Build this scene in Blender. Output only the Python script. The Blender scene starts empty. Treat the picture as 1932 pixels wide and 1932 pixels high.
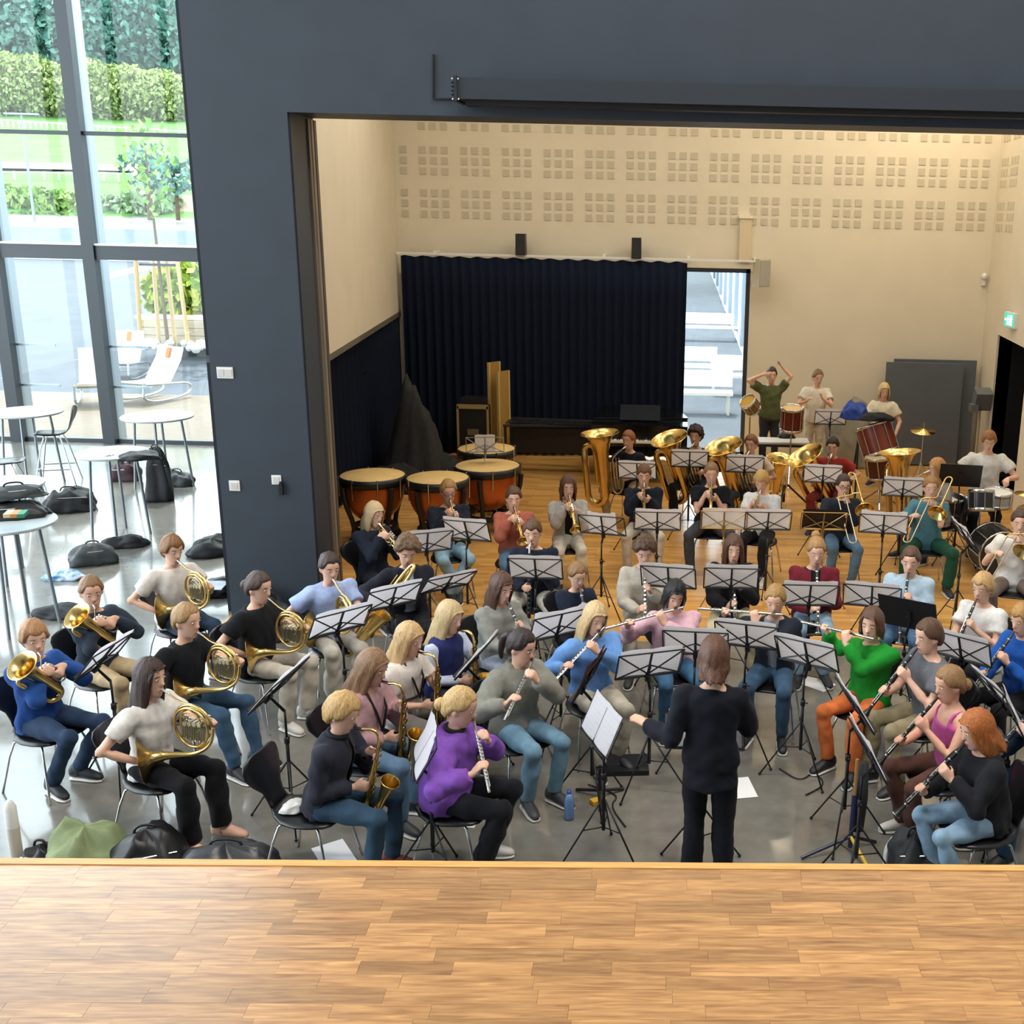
import bpy, bmesh, math, random
import numpy as np
from mathutils import Vector, Matrix, Quaternion, noise

# ------------------------------------------------------------------ camera
IMG = 1932.0
F_PX, CX, CY = 2110.0, 1288.0, 966.0          # focal length and optical centre in pixels of the 1932 frame
CAM_Z, PITCH, ROLL = 4.15, math.radians(15.07), 0.0235
scene = bpy.context.scene
COL = scene.collection
_f = Vector((0, math.cos(PITCH), -math.sin(PITCH)))
_u0 = Vector((0, math.sin(PITCH), math.cos(PITCH)))
_r0 = Vector((1, 0, 0))
_R = _r0 * math.cos(ROLL) + _u0 * math.sin(ROLL)
_U = -_r0 * math.sin(ROLL) + _u0 * math.cos(ROLL)
cam_data = bpy.data.cameras.new('camera')
cam_data.sensor_width = 36.0
cam_data.sensor_fit = 'HORIZONTAL'
cam_data.lens = F_PX / IMG * 36.0
cam_data.shift_x = (IMG / 2 - CX) / IMG
cam_data.shift_y = (CY - IMG / 2) / IMG
cam_data.clip_end = 600
cam = bpy.data.objects.new('camera', cam_data)
COL.objects.link(cam)
cam.matrix_world = Matrix(((_R.x, _U.x, -_f.x, 0), (_R.y, _U.y, -_f.y, 0), (_R.z, _U.z, -_f.z, CAM_Z), (0, 0, 0, 1)))
scene.camera = cam
CAM = Vector((0, 0, CAM_Z))

def ray(px, py):
    return (_f + _R * ((px - CX) / F_PX) - _U * ((py - CY) / F_PX))
def at_z(px, py, z):
    """world point seen at a pixel at height z"""
    d = ray(px, py); t = (z - CAM_Z) / d.z
    return CAM + d * t
def at_y(px, py, y):
    """world point seen at a pixel in the plane y = const"""
    d = ray(px, py); t = y / d.y
    return CAM + d * t
def proj(p):
    v = Vector(p) - CAM
    zc = v.dot(_f)
    return CX + F_PX * v.dot(_R) / zc, CY - F_PX * v.dot(_U) / zc

# ------------------------------------------------------------------ world, sun, exposure
world = bpy.data.worlds.new('world'); scene.world = world
world.use_nodes = True
wn = world.node_tree.nodes; wl = world.node_tree.links
bg = wn['Background']
bg.inputs['Color'].default_value = (0.84, 0.93, 1.0, 1)
bg.inputs["Strength"].default_value = 6.5
sun_d = bpy.data.lights.new('sun', 'SUN'); sun_d.energy = 5.0; sun_d.angle = math.radians(4); sun_d.color = (1.0, 0.96, 0.88)
sun = bpy.data.objects.new('sun', sun_d); COL.objects.link(sun)
sun.rotation_euler = Vector((0.14, -0.47, -0.87)).to_track_quat('-Z', 'Y').to_euler()
vs = scene.view_settings
scene.display_settings.display_device = 'sRGB'
vs.view_transform = 'Standard'; vs.look = 'None'; vs.exposure = 0.0; vs.gamma = 1.0; vs.use_curve_mapping = False
cy = scene.cycles
cy.max_bounces = 6; cy.diffuse_bounces = 3; cy.glossy_bounces = 3; cy.transparent_max_bounces = 12; cy.transmission_bounces = 3
cy.caustics_reflective = False; cy.caustics_refractive = False
cy.sample_clamp_indirect = 6.0
try:
    cy.use_denoising = True
    cy.denoiser = 'OPENIMAGEDENOISE'
except Exception:
    pass
def area_light(name, loc, size, energy, color, target=None, spread=None):
    d = bpy.data.lights.new(name, 'AREA'); d.shape = 'RECTANGLE'
    d.size, d.size_y = size; d.energy = energy; d.color = color
    if spread: d.spread = math.radians(spread)
    o = bpy.data.objects.new(name, d); COL.objects.link(o); o.location = loc
    if target is not None:
        o.rotation_euler = (Vector(target) - Vector(loc)).to_track_quat('-Z', 'Y').to_euler()
    return o
# ------------------------------------------------------------------ helpers
random.seed(7)
rng = random.Random(11)
MATS = {}
def srgb(h):
    if isinstance(h, str):
        c = [int(h[i:i + 2], 16) / 255 for i in (0, 2, 4)]
    else:
        c = list(h)
    return tuple(x / 12.92 if x <= 0.04045 else ((x + 0.055) / 1.055) ** 2.4 for x in c)
def mat(color, rough=0.6, metal=0.0, kind='plain', spec=0.5, var=0.0, scale=20.0, bump=0.0, stretch=None, color2=None, coat=0.0, sheen=0.0):
    key = (color, rough, metal, kind, spec, var, scale, bump, stretch, color2, coat, sheen)
    if key in MATS: return MATS[key]
    m = bpy.data.materials.new('%s_%s' % (kind, color)); m.use_nodes = True
    nt = m.node_tree; N = nt.nodes; L = nt.links
    b = N['Principled BSDF']
    c = srgb(color)
    b.inputs['Base Color'].default_value = (*c, 1)
    b.inputs['Roughness'].default_value = rough
    b.inputs['Metallic'].default_value = metal
    b.inputs['Specular IOR Level'].default_value = spec
    if coat: b.inputs['Coat Weight'].default_value = coat
    if sheen:
        b.inputs['Sheen Weight'].default_value = sheen
    if var or bump:
        tc = N.new('ShaderNodeTexCoord'); mp = N.new('ShaderNodeMapping')
        L.new(tc.outputs['Object'], mp.inputs['Vector'])
        if stretch: mp.inputs['Scale'].default_value = stretch
        nz = N.new('ShaderNodeTexNoise'); nz.inputs['Scale'].default_value = scale; nz.inputs['Detail'].default_value = 4
        L.new(mp.outputs['Vector'], nz.inputs['Vector'])
        if var:
            cr = N.new('ShaderNodeValToRGB')
            c2 = srgb(color2) if color2 else tuple(min(1, x * (1 + var)) for x in c)
            c1 = tuple(x * (1 - var) for x in c) if not color2 else c
            cr.color_ramp.elements[0].position = 0.35; cr.color_ramp.elements[1].position = 0.65
            cr.color_ramp.elements[0].color = (*c1, 1); cr.color_ramp.elements[1].color = (*c2, 1)
            L.new(nz.outputs['Fac'], cr.inputs['Fac']); L.new(cr.outputs['Color'], b.inputs['Base Color'])
        if bump:
            bp = N.new('ShaderNodeBump'); bp.inputs['Strength'].default_value = bump; bp.inputs['Distance'].default_value = 0.01
            L.new(nz.outputs['Fac'], bp.inputs['Height']); L.new(bp.outputs['Normal'], b.inputs['Normal'])
    MATS[key] = m
    return m

class MB:
    """collects shapes into one mesh"""
    def __init__(self):
        self.v = []; self.f = []; self.mi = []; self.cur = 0
    def add(self, verts, faces):
        o = len(self.v)
        self.v.extend([tuple(p) for p in verts])
        for fa in faces:
            self.f.append(tuple(i + o for i in fa)); self.mi.append(self.cur)
        return self
    def box(self, c, s, rot=None, taper=1.0):
        hx, hy, hz = s[0] / 2, s[1] / 2, s[2] / 2
        vs_ = []
        for z in (-1, 1):
            k = taper if z > 0 else 1.0
            for x, y in ((-1, -1), (1, -1), (1, 1), (-1, 1)):
                p = Vector((x * hx * k, y * hy * k, z * hz))
                if rot is not None: p = rot @ p
                vs_.append(p + Vector(c))
        return self.add(vs_, [(3, 2, 1, 0), (4, 5, 6, 7), (0, 1, 5, 4), (1, 2, 6, 5), (2, 3, 7, 6), (3, 0, 4, 7)])
    def bbox(self, x0, x1, y0, y1, z0, z1):
        return self.box(((x0 + x1) / 2, (y0 + y1) / 2, (z0 + z1) / 2), (abs(x1 - x0), abs(y1 - y0), abs(z1 - z0)))
    def tube(self, pts, r, n=8, closed=False, caps=True, flat=None):
        """swept tube; r is a number or one per point"""
        P = [Vector(p) for p in pts]; m = len(P)
        rr = [r] * m if not hasattr(r, '__len__') else list(r)
        if len(rr) != m:
            rr = [float(x) for x in np.interp(np.linspace(0, 1, m), np.linspace(0, 1, len(rr)), rr)]
        tang = []
        for i in range(m):
            a = P[(i - 1) % m] if (i > 0 or closed) else P[i]
            b_ = P[(i + 1) % m] if (i < m - 1 or closed) else P[i]
            t = b_ - a
            tang.append(t.normalized() if t.length > 1e-9 else Vector((0, 0, 1)))
        ref = Vector((0, 0, 1)) if abs(tang[0].z) < 0.9 else Vector((1, 0, 0))
        nrm = (ref - tang[0] * ref.dot(tang[0])).normalized()
        vs_ = []; 
        for i in range(m):
            t = tang[i]
            nrm = nrm - t * nrm.dot(t)
            nrm = nrm.normalized() if nrm.length > 1e-6 else t.orthogonal().normalized()
            bn = t.cross(nrm)
            for k in range(n):
                a = 2 * math.pi * k / n
                x, y = math.cos(a) * rr[i], math.sin(a) * rr[i]
                if flat: y *= flat
                vs_.append(P[i] + nrm * x + bn * y)
        fs = []
        for i in range(m if closed else m - 1):
            j = (i + 1) % m
            for k in range(n):
                k2 = (k + 1) % n
                fs.append((i * n + k, i * n + k2, j * n + k2, j * n + k))
        if caps and not closed:
            fs.append(tuple(range(n - 1, -1, -1))); fs.append(tuple((m - 1) * n + k for k in range(n)))
        return self.add(vs_, fs)
    def lathe(self, prof, n=16, M=None, caps=True):
        """profile [(r, z)] turned about z, then moved by M"""
        vs_ = []
        for r, z in prof:
            for k in range(n):
                a = 2 * math.pi * k / n
                p = Vector((r * math.cos(a), r * math.sin(a), z))
                vs_.append(M @ p if M is not None else p)
        m = len(prof); fs = []
        for i in range(m - 1):
            for k in range(n):
                k2 = (k + 1) % n
                fs.append((i * n + k, i * n + k2, (i + 1) * n + k2, (i + 1) * n + k))
        if caps:
            if prof[0][0] > 1e-4: fs.append(tuple(range(n - 1, -1, -1)))
            if prof[-1][0] > 1e-4: fs.append(tuple((m - 1) * n + k for k in range(n)))
        return self.add(vs_, fs)
    def loft(self, rings, n=14):
        """rings: (centre, axis_a, axis_b) vectors, ellipse with those half axes"""
        vs_ = []
        for c, a_, b_ in rings:
            c, a_, b_ = Vector(c), Vector(a_), Vector(b_)
            for k in range(n):
                t = 2 * math.pi * k / n
                vs_.append(c + a_ * math.cos(t) + b_ * math.sin(t))
        m = len(rings); fs = []
        for i in range(m - 1):
            for k in range(n):
                k2 = (k + 1) % n
                fs.append((i * n + k, i * n + k2, (i + 1) * n + k2, (i + 1) * n + k))
        fs.append(tuple(range(n - 1, -1, -1))); fs.append(tuple((m - 1) * n + k for k in range(n)))
        return self.add(vs_, fs)
    def ball(self, c, r, n=10, m=7, M=None):
        c = Vector(c); r = (r, r, r) if not hasattr(r, '__len__') else r
        vs_ = []
        for i in range(m + 1):
            ph = math.pi * i / m
            for k in range(n):
                t = 2 * math.pi * k / n
                p = Vector((r[0] * math.sin(ph) * math.cos(t), r[1] * math.sin(ph) * math.sin(t), -r[2] * math.cos(ph)))
                if M is not None: p = M @ p
                vs_.append(c + p)
        fs = []
        for i in range(m):
            for k in range(n):
                k2 = (k + 1) % n
                fs.append((i * n + k, i * n + k2, (i + 1) * n + k2, (i + 1) * n + k))
        return self.add(vs_, fs)
    def mesh(self, name, smooth=False):
        me = bpy.data.meshes.new(name)
        me.from_pydata(self.v, [], self.f)
        if any(self.mi): me.polygons.foreach_set('material_index', self.mi)
        if smooth: me.polygons.foreach_set('use_smooth', [True] * len(me.polygons))
        me.update()
        return me
    def build(self, name, material, parent=None, smooth=False, loc=None):
        return link(name, self.mesh(name, smooth), material, parent, loc)

def link(name, me, material=None, parent=None, loc=None):
    if material is not None and len(me.materials) == 0:
        for m in (material if isinstance(material, (list, tuple)) else [material]):
            me.materials.append(m)
    o = bpy.data.objects.new(name, me); COL.objects.link(o)
    if parent is not None: o.parent = parent
    if loc is not None: o.location = loc
    return o
def empty(name, loc=(0, 0, 0), rz=0.0):
    o = bpy.data.objects.new(name, None); COL.objects.link(o)
    o.empty_display_size = 0.1; o.location = loc; o.rotation_euler = (0, 0, rz)
    return o
def tag(o, label, cat, group=None):
    o['label'] = label; o['category'] = cat
    if group: o['group'] = group
    return o
def struct(o, label=None):
    o['kind'] = 'structure'
    if label: o['label'] = label
    return o
def copy_tree(o, parent=None):
    c = o.copy(); COL.objects.link(c); c.parent = parent
    for ch in o.children: copy_tree(ch, c)
    return c
def arc(c, r, a0, a1, n, u=(1, 0, 0), w=(0, 0, 1), r2=None):
    c, u, w = Vector(c), Vector(u), Vector(w); r2 = r if r2 is None else r2
    return [c + u * (r * math.cos(math.radians(a0 + (a1 - a0) * i / n))) + w * (r2 * math.sin(math.radians(a0 + (a1 - a0) * i / n))) for i in range(n + 1)]
def smooth_path(pts, it=2):
    P = [Vector(p) for p in pts]
    for _ in range(it):
        Q = [P[0]]
        for a, b_ in zip(P[:-1], P[1:]):
            Q.append(a * 0.75 + b_ * 0.25); Q.append(a * 0.25 + b_ * 0.75)
        Q.append(P[-1]); P = Q
    return P
def frame(d, up=(0, 0, 1)):
    """matrix whose z axis is d"""
    z = Vector(d).normalized(); x = Vector(up).cross(z)
    x = x.normalized() if x.length > 1e-5 else z.orthogonal().normalized()
    y = z.cross(x)
    return Matrix(((x.x, y.x, z.x), (x.y, y.y, z.y), (x.z, y.z, z.z))).to_4x4()
# ------------------------------------------------------------------ materials of the setting
def node_mat(name):
    m = bpy.data.materials.new(name); m.use_nodes = True
    return m, m.node_tree.nodes, m.node_tree.links, m.node_tree.nodes['Principled BSDF']

def concrete():
    m, N, L, b = node_mat('polished_concrete')
    tc = N.new('ShaderNodeTexCoord'); n1 = N.new('ShaderNodeTexNoise'); n1.inputs['Scale'].default_value = 0.9; n1.inputs['Detail'].default_value = 8
    n2 = N.new('ShaderNodeTexNoise'); n2.inputs['Scale'].default_value = 9; n2.inputs['Detail'].default_value = 6
    L.new(tc.outputs['Object'], n1.inputs['Vector']); L.new(tc.outputs['Object'], n2.inputs['Vector'])
    mx = N.new('ShaderNodeMix'); mx.inputs['Factor'].default_value = 0.4
    L.new(n1.outputs['Fac'], mx.inputs[2]); L.new(n2.outputs['Fac'], mx.inputs[3])
    cr = N.new('ShaderNodeValToRGB'); cr.color_ramp.elements[0].position = 0.3; cr.color_ramp.elements[1].position = 0.7
    cr.color_ramp.elements[0].color = (*srgb('66645e'), 1); cr.color_ramp.elements[1].color = (*srgb('827f77'), 1)
    L.new(mx.outputs[0], cr.inputs['Fac']); L.new(cr.outputs['Color'], b.inputs['Base Color'])
    rr = N.new('ShaderNodeMapRange'); rr.inputs[3].default_value = 0.14; rr.inputs[4].default_value = 0.26
    b.inputs['Coat Weight'].default_value = 0.6; b.inputs['Coat Roughness'].default_value = 0.08
    L.new(n2.outputs['Fac'], rr.inputs[0]); L.new(rr.outputs[0], b.inputs['Roughness'])
    return m
def parquet(scale_along=(2.2, 14.0), cols=('b98444', 'd9a862'), rough=0.28):
    """strip parquet too fine to pick apart: brick texture along x"""
    m, N, L, b = node_mat('strip_parquet')
    tc = N.new('ShaderNodeTexCoord')
    br = N.new('ShaderNodeTexBrick'); br.offset = 0.37; br.squash = 1.0
    br.inputs['Scale'].default_value = 1.0; br.inputs['Brick Width'].default_value = 0.45; br.inputs['Row Height'].default_value = 0.07
    br.inputs['Mortar Size'].default_value = 0.0012; br.inputs['Bias'].default_value = 0.1
    br.inputs['Color1'].default_value = (*srgb(cols[0]), 1); br.inputs['Color2'].default_value = (*srgb(cols[1]), 1); br.inputs['Mortar'].default_value = (*srgb('7a5226'), 1)
    L.new(tc.outputs['Object'], br.inputs['Vector'])
    mp = N.new('ShaderNodeMapping'); mp.inputs['Scale'].default_value = (3, 40, 3); L.new(tc.outputs['Object'], mp.inputs['Vector'])
    nz = N.new('ShaderNodeTexNoise'); nz.inputs['Scale'].default_value = 2; nz.inputs['Detail'].default_value = 5; L.new(mp.outputs['Vector'], nz.inputs['Vector'])
    mx = N.new('ShaderNodeMix'); mx.data_type = 'RGBA'; mx.blend_type = 'OVERLAY'; mx.inputs[0].default_value = 0.35
    L.new(br.outputs['Color'], mx.inputs[6]); L.new(nz.outputs['Color'], mx.inputs[7]); L.new(mx.outputs[2], b.inputs['Base Color'])
    b.inputs['Roughness'].default_value = rough
    return m
def strip_wood(hue):
    m, N, L, b = node_mat('oak_strip')
    tc = N.new('ShaderNodeTexCoord'); oi = N.new('ShaderNodeObjectInfo')
    ad = N.new('ShaderNodeVectorMath'); ad.operation = 'ADD'
    ml = N.new('ShaderNodeMath'); ml.operation = 'MULTIPLY'; ml.inputs[1].default_value = 37.0
    L.new(oi.outputs['Random'], ml.inputs[0])
    L.new(tc.outputs['Object'], ad.inputs[0]); L.new(ml.outputs[0], ad.inputs[1])
    mp = N.new('ShaderNodeMapping'); mp.inputs['Scale'].default_value = (2.2, 26, 2); L.new(ad.outputs[0], mp.inputs['Vector'])
    nz = N.new('ShaderNodeTexNoise'); nz.inputs['Scale'].default_value = 2.5; nz.inputs['Detail'].default_value = 6; nz.inputs['Distortion'].default_value = 0.6
    L.new(mp.outputs['Vector'], nz.inputs['Vector'])
    cr = N.new('ShaderNodeValToRGB')
    cr.color_ramp.elements[0].position = 0.25; cr.color_ramp.elements[1].position = 0.8
    cr.color_ramp.elements[0].color = (*srgb('875524'), 1); cr.color_ramp.elements[1].color = (*srgb('cf9b56'), 1)
    L.new(nz.outputs['Fac'], cr.inputs['Fac'])
    hs = N.new('ShaderNodeHueSaturation')
    mr = N.new('ShaderNodeMapRange'); mr.inputs[3].default_value = 0.74; mr.inputs[4].default_value = 1.2
    L.new(oi.outputs['Random'], mr.inputs[0]); L.new(mr.outputs[0], hs.inputs['Value']); L.new(cr.outputs['Color'], hs.inputs['Color'])
    hs.inputs['Saturation'].default_value = 0.92
    L.new(hs.outputs['Color'], b.inputs['Base Color'])
    b.inputs['Roughness'].default_value = 0.36; b.inputs['Coat Weight'].default_value = 1.0; b.inputs['Coat Roughness'].default_value = 0.30
    return m
def glass_mat():
    m = bpy.data.materials.new('window_glass'); m.use_nodes = True
    N = m.node_tree.nodes; L = m.node_tree.links
    for n in list(N): N.remove(n)
    out = N.new('ShaderNodeOutputMaterial'); t = N.new('ShaderNodeBsdfTransparent'); t.inputs['Color'].default_value = (0.93, 0.97, 0.97, 1)
    g = N.new('ShaderNodeBsdfGlossy'); g.inputs['Roughness'].default_value = 0.02
    lw = N.new('ShaderNodeLayerWeight'); pw = N.new('ShaderNodeMath'); pw.operation = 'POWER'; pw.inputs[1].default_value = 4.0; L.new(lw.outputs['Facing'], pw.inputs[0])
    fr = N.new('ShaderNodeMath'); fr.operation = 'MULTIPLY_ADD'; fr.inputs[1].default_value = 0.15; fr.inputs[2].default_value = 0.02; L.new(pw.outputs[0], fr.inputs[0])
    mx = N.new('ShaderNodeMixShader'); L.new(fr.outputs[0], mx.inputs[0]); L.new(t.outputs[0], mx.inputs[1]); L.new(g.outputs[0], mx.inputs[2]); L.new(mx.outputs[0], out.inputs[0])
    return m
def perforated():
    m, N, L, b = node_mat('perforated_tile')
    tc = N.new('ShaderNodeTexCoord'); mp = N.new('ShaderNodeMapping'); mp.inputs['Scale'].default_value = (46, 46, 46)
    L.new(tc.outputs['Object'], mp.inputs['Vector'])
    vo = N.new('ShaderNodeTexVoronoi'); vo.inputs['Randomness'].default_value = 0.0; vo.inputs['Scale'].default_value = 1.0
    L.new(mp.outputs['Vector'], vo.inputs['Vector'])
    cr = N.new('ShaderNodeValToRGB'); cr.color_ramp.elements[0].position = 0.28; cr.color_ramp.elements[1].position = 0.34
    cr.color_ramp.elements[0].color = (*srgb('857c6a'), 1); cr.color_ramp.elements[1].color = (*srgb('ccc2ab'), 1)
    L.new(vo.outputs['Distance'], cr.inputs['Fac']); L.new(cr.outputs['Color'], b.inputs['Base Color'])
    b.inputs['Roughness'].default_value = 0.8
    return m
M_CONC = concrete(); M_PARQ = parquet(); M_OAK = strip_wood(0); M_GLASS = glass_mat(); M_PERF = perforated()
M_DARK = mat('313a45', 0.55, var=0.05, scale=3, kind='dark_paint')
M_DARK2 = mat('2a323c', 0.5, kind='dark_reveal')
M_BEIGE = mat('e0d6c0', 0.75, var=0.025, scale=2, kind='beige_paint')
M_WHITE = mat('e8e8e4', 0.5, kind='white_plastic')
M_BLACK = mat('16171a', 0.45, kind='black_plastic')
M_CURT = mat('121a2c', 0.9, var=0.12, scale=40, stretch=(1, 1, 0.05), kind='curtain_cloth', spec=0.15)
M_ALU = mat('9aa6ac', 0.35, 0.6, kind='aluminium')
M_FRAME = mat('333b41', 0.45, kind='dark_frame')
M_CHROME = mat('c8cacc', 0.18, 1.0, kind='chrome')

# ------------------------------------------------------------------ room shell
Y_W, Y_B, Y_R = 10.4, 11.1, 19.25           # front of the dark wall, its back, rear wall
X_E, X_O, X_OR, Z_O = -4.44, -3.565, 5.2, 4.91
ZL, XC = 2.32, -4.88                        # underside of the cream side wall, rear left corner
H_TOP = 14.0
XL, XR, YF = -16.0, 9.0, -5.0
def wl_x(y): return -4.02 + (y - Y_B) * (XC + 4.02) / (Y_R - Y_B)      # splayed left wall of the back room
def wr_x(y): return 5.06 - 0.06 * (Y_R - y)
XB = XC - 0.03; YB1 = 11.55                 # side bay wall
HX = X_E * Y_B / Y_W * 0.985

def prism(m_, pts, z0, z1):
    n = len(pts); m_.add([(x, y, z0) for x, y in pts] + [(x, y, z1) for x, y in pts], [tuple(range(n - 1, -1, -1)), tuple(range(n, 2 * n))] + [(i, (i + 1) % n, n + (i + 1) % n, n + i) for i in range(n)])
f = MB(); f.bbox(XL, XR, YF, Y_W + 0.02, -0.2, 0.0); prism(f, [(XL, Y_W + 0.02), (HX, Y_W + 0.02), (HX, Y_B - 0.1), (XB - 0.05, YB1), (XB - 0.05, Y_R + 0.3), (XL, Y_R + 0.3)], -0.2, 0.0)
struct(f.build('floor', M_CONC), 'grey polished concrete floor of the hall')
f = MB(); prism(f, [(HX, Y_W + 0.02), (7.0, Y_W + 0.02), (7.0, Y_R + 0.3), (XB - 0.05, Y_R + 0.3), (XB - 0.05, YB1), (HX, Y_B - 0.1)], -0.2, 0.0)
struct(f.build('floor', M_PARQ), 'oak strip floor of the music room behind the opening')
c = MB(); c.bbox(XL, XR, YF, Y_R + 0.3, H_TOP, H_TOP + 0.2)
ceil_hall = struct(c.build('ceiling', mat('c9c9c5', 0.8, kind='ceiling_paint')), 'ceiling of the tall hall')
c = MB(); c.bbox(XB - 0.3, 7.2, Y_B, Y_R + 0.2, 7.2, 7.35)
ceil_room = struct(c.build('ceiling', mat('dcd6c8', 0.8, kind='ceiling_paint')), 'ceiling of the music room')
w = MB()
w.bbox(X_E, X_O, Y_W, Y_B, 0, H_TOP); w.bbox(X_O, X_OR, Y_W, Y_B, Z_O, H_TOP); w.bbox(X_OR, XR, Y_W, Y_B, 0, H_TOP)
wall_front = struct(w.build('wall_front', M_DARK), 'dark grey wall around the wide opening')
w = MB(); w.bbox(X_O, X_O + 0.012, Y_W + 0.03, Y_B - 0.25, 0, Z_O); w.build('reveal_panel', M_DARK2, wall_front)
for i in range(3):
    w = MB(); w.bbox(X_O, X_O + 0.03, Y_B - 0.24 + i * 0.085, Y_B - 0.18 + i * 0.085, 0, Z_O - 0.02)
    w.build('sliding_rail', mat(('6b6257', '8a7f70', '5a5148')[i], 0.45, 0.3, kind='rail'), wall_front)
# shell parts out of view that close the room
w = MB(); w.bbox(XL, XR, YF - 0.2, YF, 0, H_TOP); struct(w.build('wall_back', mat('8d8f90', 0.8, kind='paint')))
w = MB(); w.bbox(XR, XR + 0.2, YF, Y_B, 0, H_TOP); struct(w.build('wall_side', mat('8d8f90', 0.8, kind='paint')))
# window wall on the far left side of the hall: sill, head and mullions
w = MB(); w.bbox(XL - 0.2, XL, YF, Y_R, 13.2, H_TOP)
for k in range(8): w.bbox(XL - 0.2, XL, -5 + k * 3.4, -4.8 + k * 3.4, 0, 13.2)
struct(w.build('window_2', M_FRAME), 'tall glazed side of the hall')

# rear wall of the music room with its window opening
w = MB()
WX0, WX1, WZ = -1.6, 1.05, 3.23
w.bbox(XB - 0.1, WX0, Y_R, Y_R + 0.3, 0, 7.2); w.bbox(WX1, 5.4, Y_R, Y_R + 0.3, 0, 7.2); w.bbox(WX0, WX1, Y_R, Y_R + 0.3, WZ, 7.2)
wall_rear = struct(w.build('wall_rear', M_BEIGE), 'cream rear wall with perforated squares')
def wall_quad(name, xf, y0, y1, z0, z1, th, material, label=None, parent=None):
    m_ = MB()
    a, b_ = xf(y0), xf(y1)
    vs_ = [(a, y0, z0), (b_, y1, z0), (b_ + th, y1, z0), (a + th, y0, z0), (a, y0, z1), (b_, y1, z1), (b_ + th, y1, z1), (a + th, y0, z1)]
    m_.add(vs_, [(3, 2, 1, 0), (4, 5, 6, 7), (0, 1, 5, 4), (1, 2, 6, 5), (2, 3, 7, 6), (3, 0, 4, 7)])
    o = m_.build(name, material, parent)
    return o
struct(wall_quad('wall_left', wl_x, Y_B, Y_R, ZL, 7.2, -0.12, M_BEIGE), 'cream side wall above the dark side bay')
b_ = MB()
prism(b_, [(HX, Y_B - 0.1), (XB, YB1), (XB - 0.05, YB1), (HX - 0.06, Y_B - 0.1)], 0, 2.6)
prism(b_, [(XB, YB1), (XB, Y_R + 0.1), (XB - 0.05, Y_R + 0.1), (XB - 0.05, YB1)], 0, 7.3)
prism(b_, [(HX, Y_B), (wl_x(Y_B), Y_B), (wl_x(Y_R), Y_R), (XB, Y_R), (XB, YB1)], ZL, ZL + 0.08)
struct(b_.build('wall_bay', mat('20262f', 0.8, kind='bay_paint')), 'dark side bay under the cream wall')
DY0, DY1, DZ = 16.0, 18.1, 2.35
wall_right = struct(wall_quad('wall_right', wr_x, DY1, Y_R, 0, 7.2, 0.25, M_BEIGE), 'cream right wall with the dark doorway')
for y0, y1, z0, z1 in ((Y_B, DY0, 0, 7.2), (DY0, DY1, DZ, 7.2)):
    wall_quad('wall_panel', wr_x, y0, y1, z0, z1, 0.25, M_BEIGE, parent=wall_right)
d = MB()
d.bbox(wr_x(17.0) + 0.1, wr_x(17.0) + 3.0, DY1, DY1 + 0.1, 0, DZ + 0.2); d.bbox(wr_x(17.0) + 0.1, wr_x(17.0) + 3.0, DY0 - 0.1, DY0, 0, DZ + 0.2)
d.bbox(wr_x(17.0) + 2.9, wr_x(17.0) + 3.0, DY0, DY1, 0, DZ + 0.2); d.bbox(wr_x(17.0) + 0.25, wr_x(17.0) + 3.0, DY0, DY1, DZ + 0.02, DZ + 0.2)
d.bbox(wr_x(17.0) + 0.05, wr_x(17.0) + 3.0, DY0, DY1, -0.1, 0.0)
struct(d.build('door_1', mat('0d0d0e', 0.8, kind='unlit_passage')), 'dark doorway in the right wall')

# perforated squares of the rear wall (7 rows), each a shallow tile
tile_me = None
def tile_mesh():
    m_ = MB(); m_.box((0, 0, 0), (0.112, 0.012, 0.112)); me = m_.mesh('perforated_tile'); me.materials.append(M_PERF); return me
tile_me = tile_mesh()
rows_px = (238, 283, 303, 323, 364, 384, 404)
zs = [at_y(818, y_, Y_R).z for y_ in rows_px]
centers = [at_y(818 + 78.5 * k, 300 + 1.85 * k, Y_R).x for k in range(14)]
cols = [at_y(761, 300, Y_R).x] + [cx_ + dx for cx_ in centers for dx in (-0.182, 0, 0.182)]
for z_ in zs:
    for k, x_ in enumerate(cols):
        if k == 0 and z_ == zs[0]: continue
        if x_ > wr_x(Y_R) - 0.09: continue
        o = bpy.data.objects.new('perforated_tile', tile_me); COL.objects.link(o); o.parent = wall_rear; o.location = (x_, Y_R - 0.004, z_)
tile2 = tile_me
for z_ in zs:
    for k in range(6):
        y_ = Y_R - 0.30 - (k // 3) * 0.73 - (k % 3) * 0.182
        o = bpy.data.objects.new('perforated_tile', tile2); COL.objects.link(o); o.parent = wall_right
        o.location = (wr_x(y_) - 0.002, y_, z_); o.rotation_euler = (0, 0, math.pi / 2 - math.atan(0.06))

# rear window: frame and pane
w = MB(); fw = 0.07
w.bbox(WX0, WX1, Y_R + 0.02, Y_R + 0.14, WZ - fw, WZ); w.bbox(WX1 - fw, WX1, Y_R + 0.02, Y_R + 0.14, 0, WZ); w.bbox(WX0, WX0 + fw, Y_R + 0.02, Y_R + 0.14, 0, WZ)
w.bbox(WX0, WX1, Y_R + 0.02, Y_R + 0.14, 0, 0.08)
win3 = struct(w.build('window_3', M_FRAME), 'tall window beside the black curtain')
w = MB(); w.bbox(WX0 + fw, WX1 - fw, Y_R + 0.07, Y_R + 0.08, 0.08, WZ - fw); w.build('pane', M_GLASS, win3)

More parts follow.
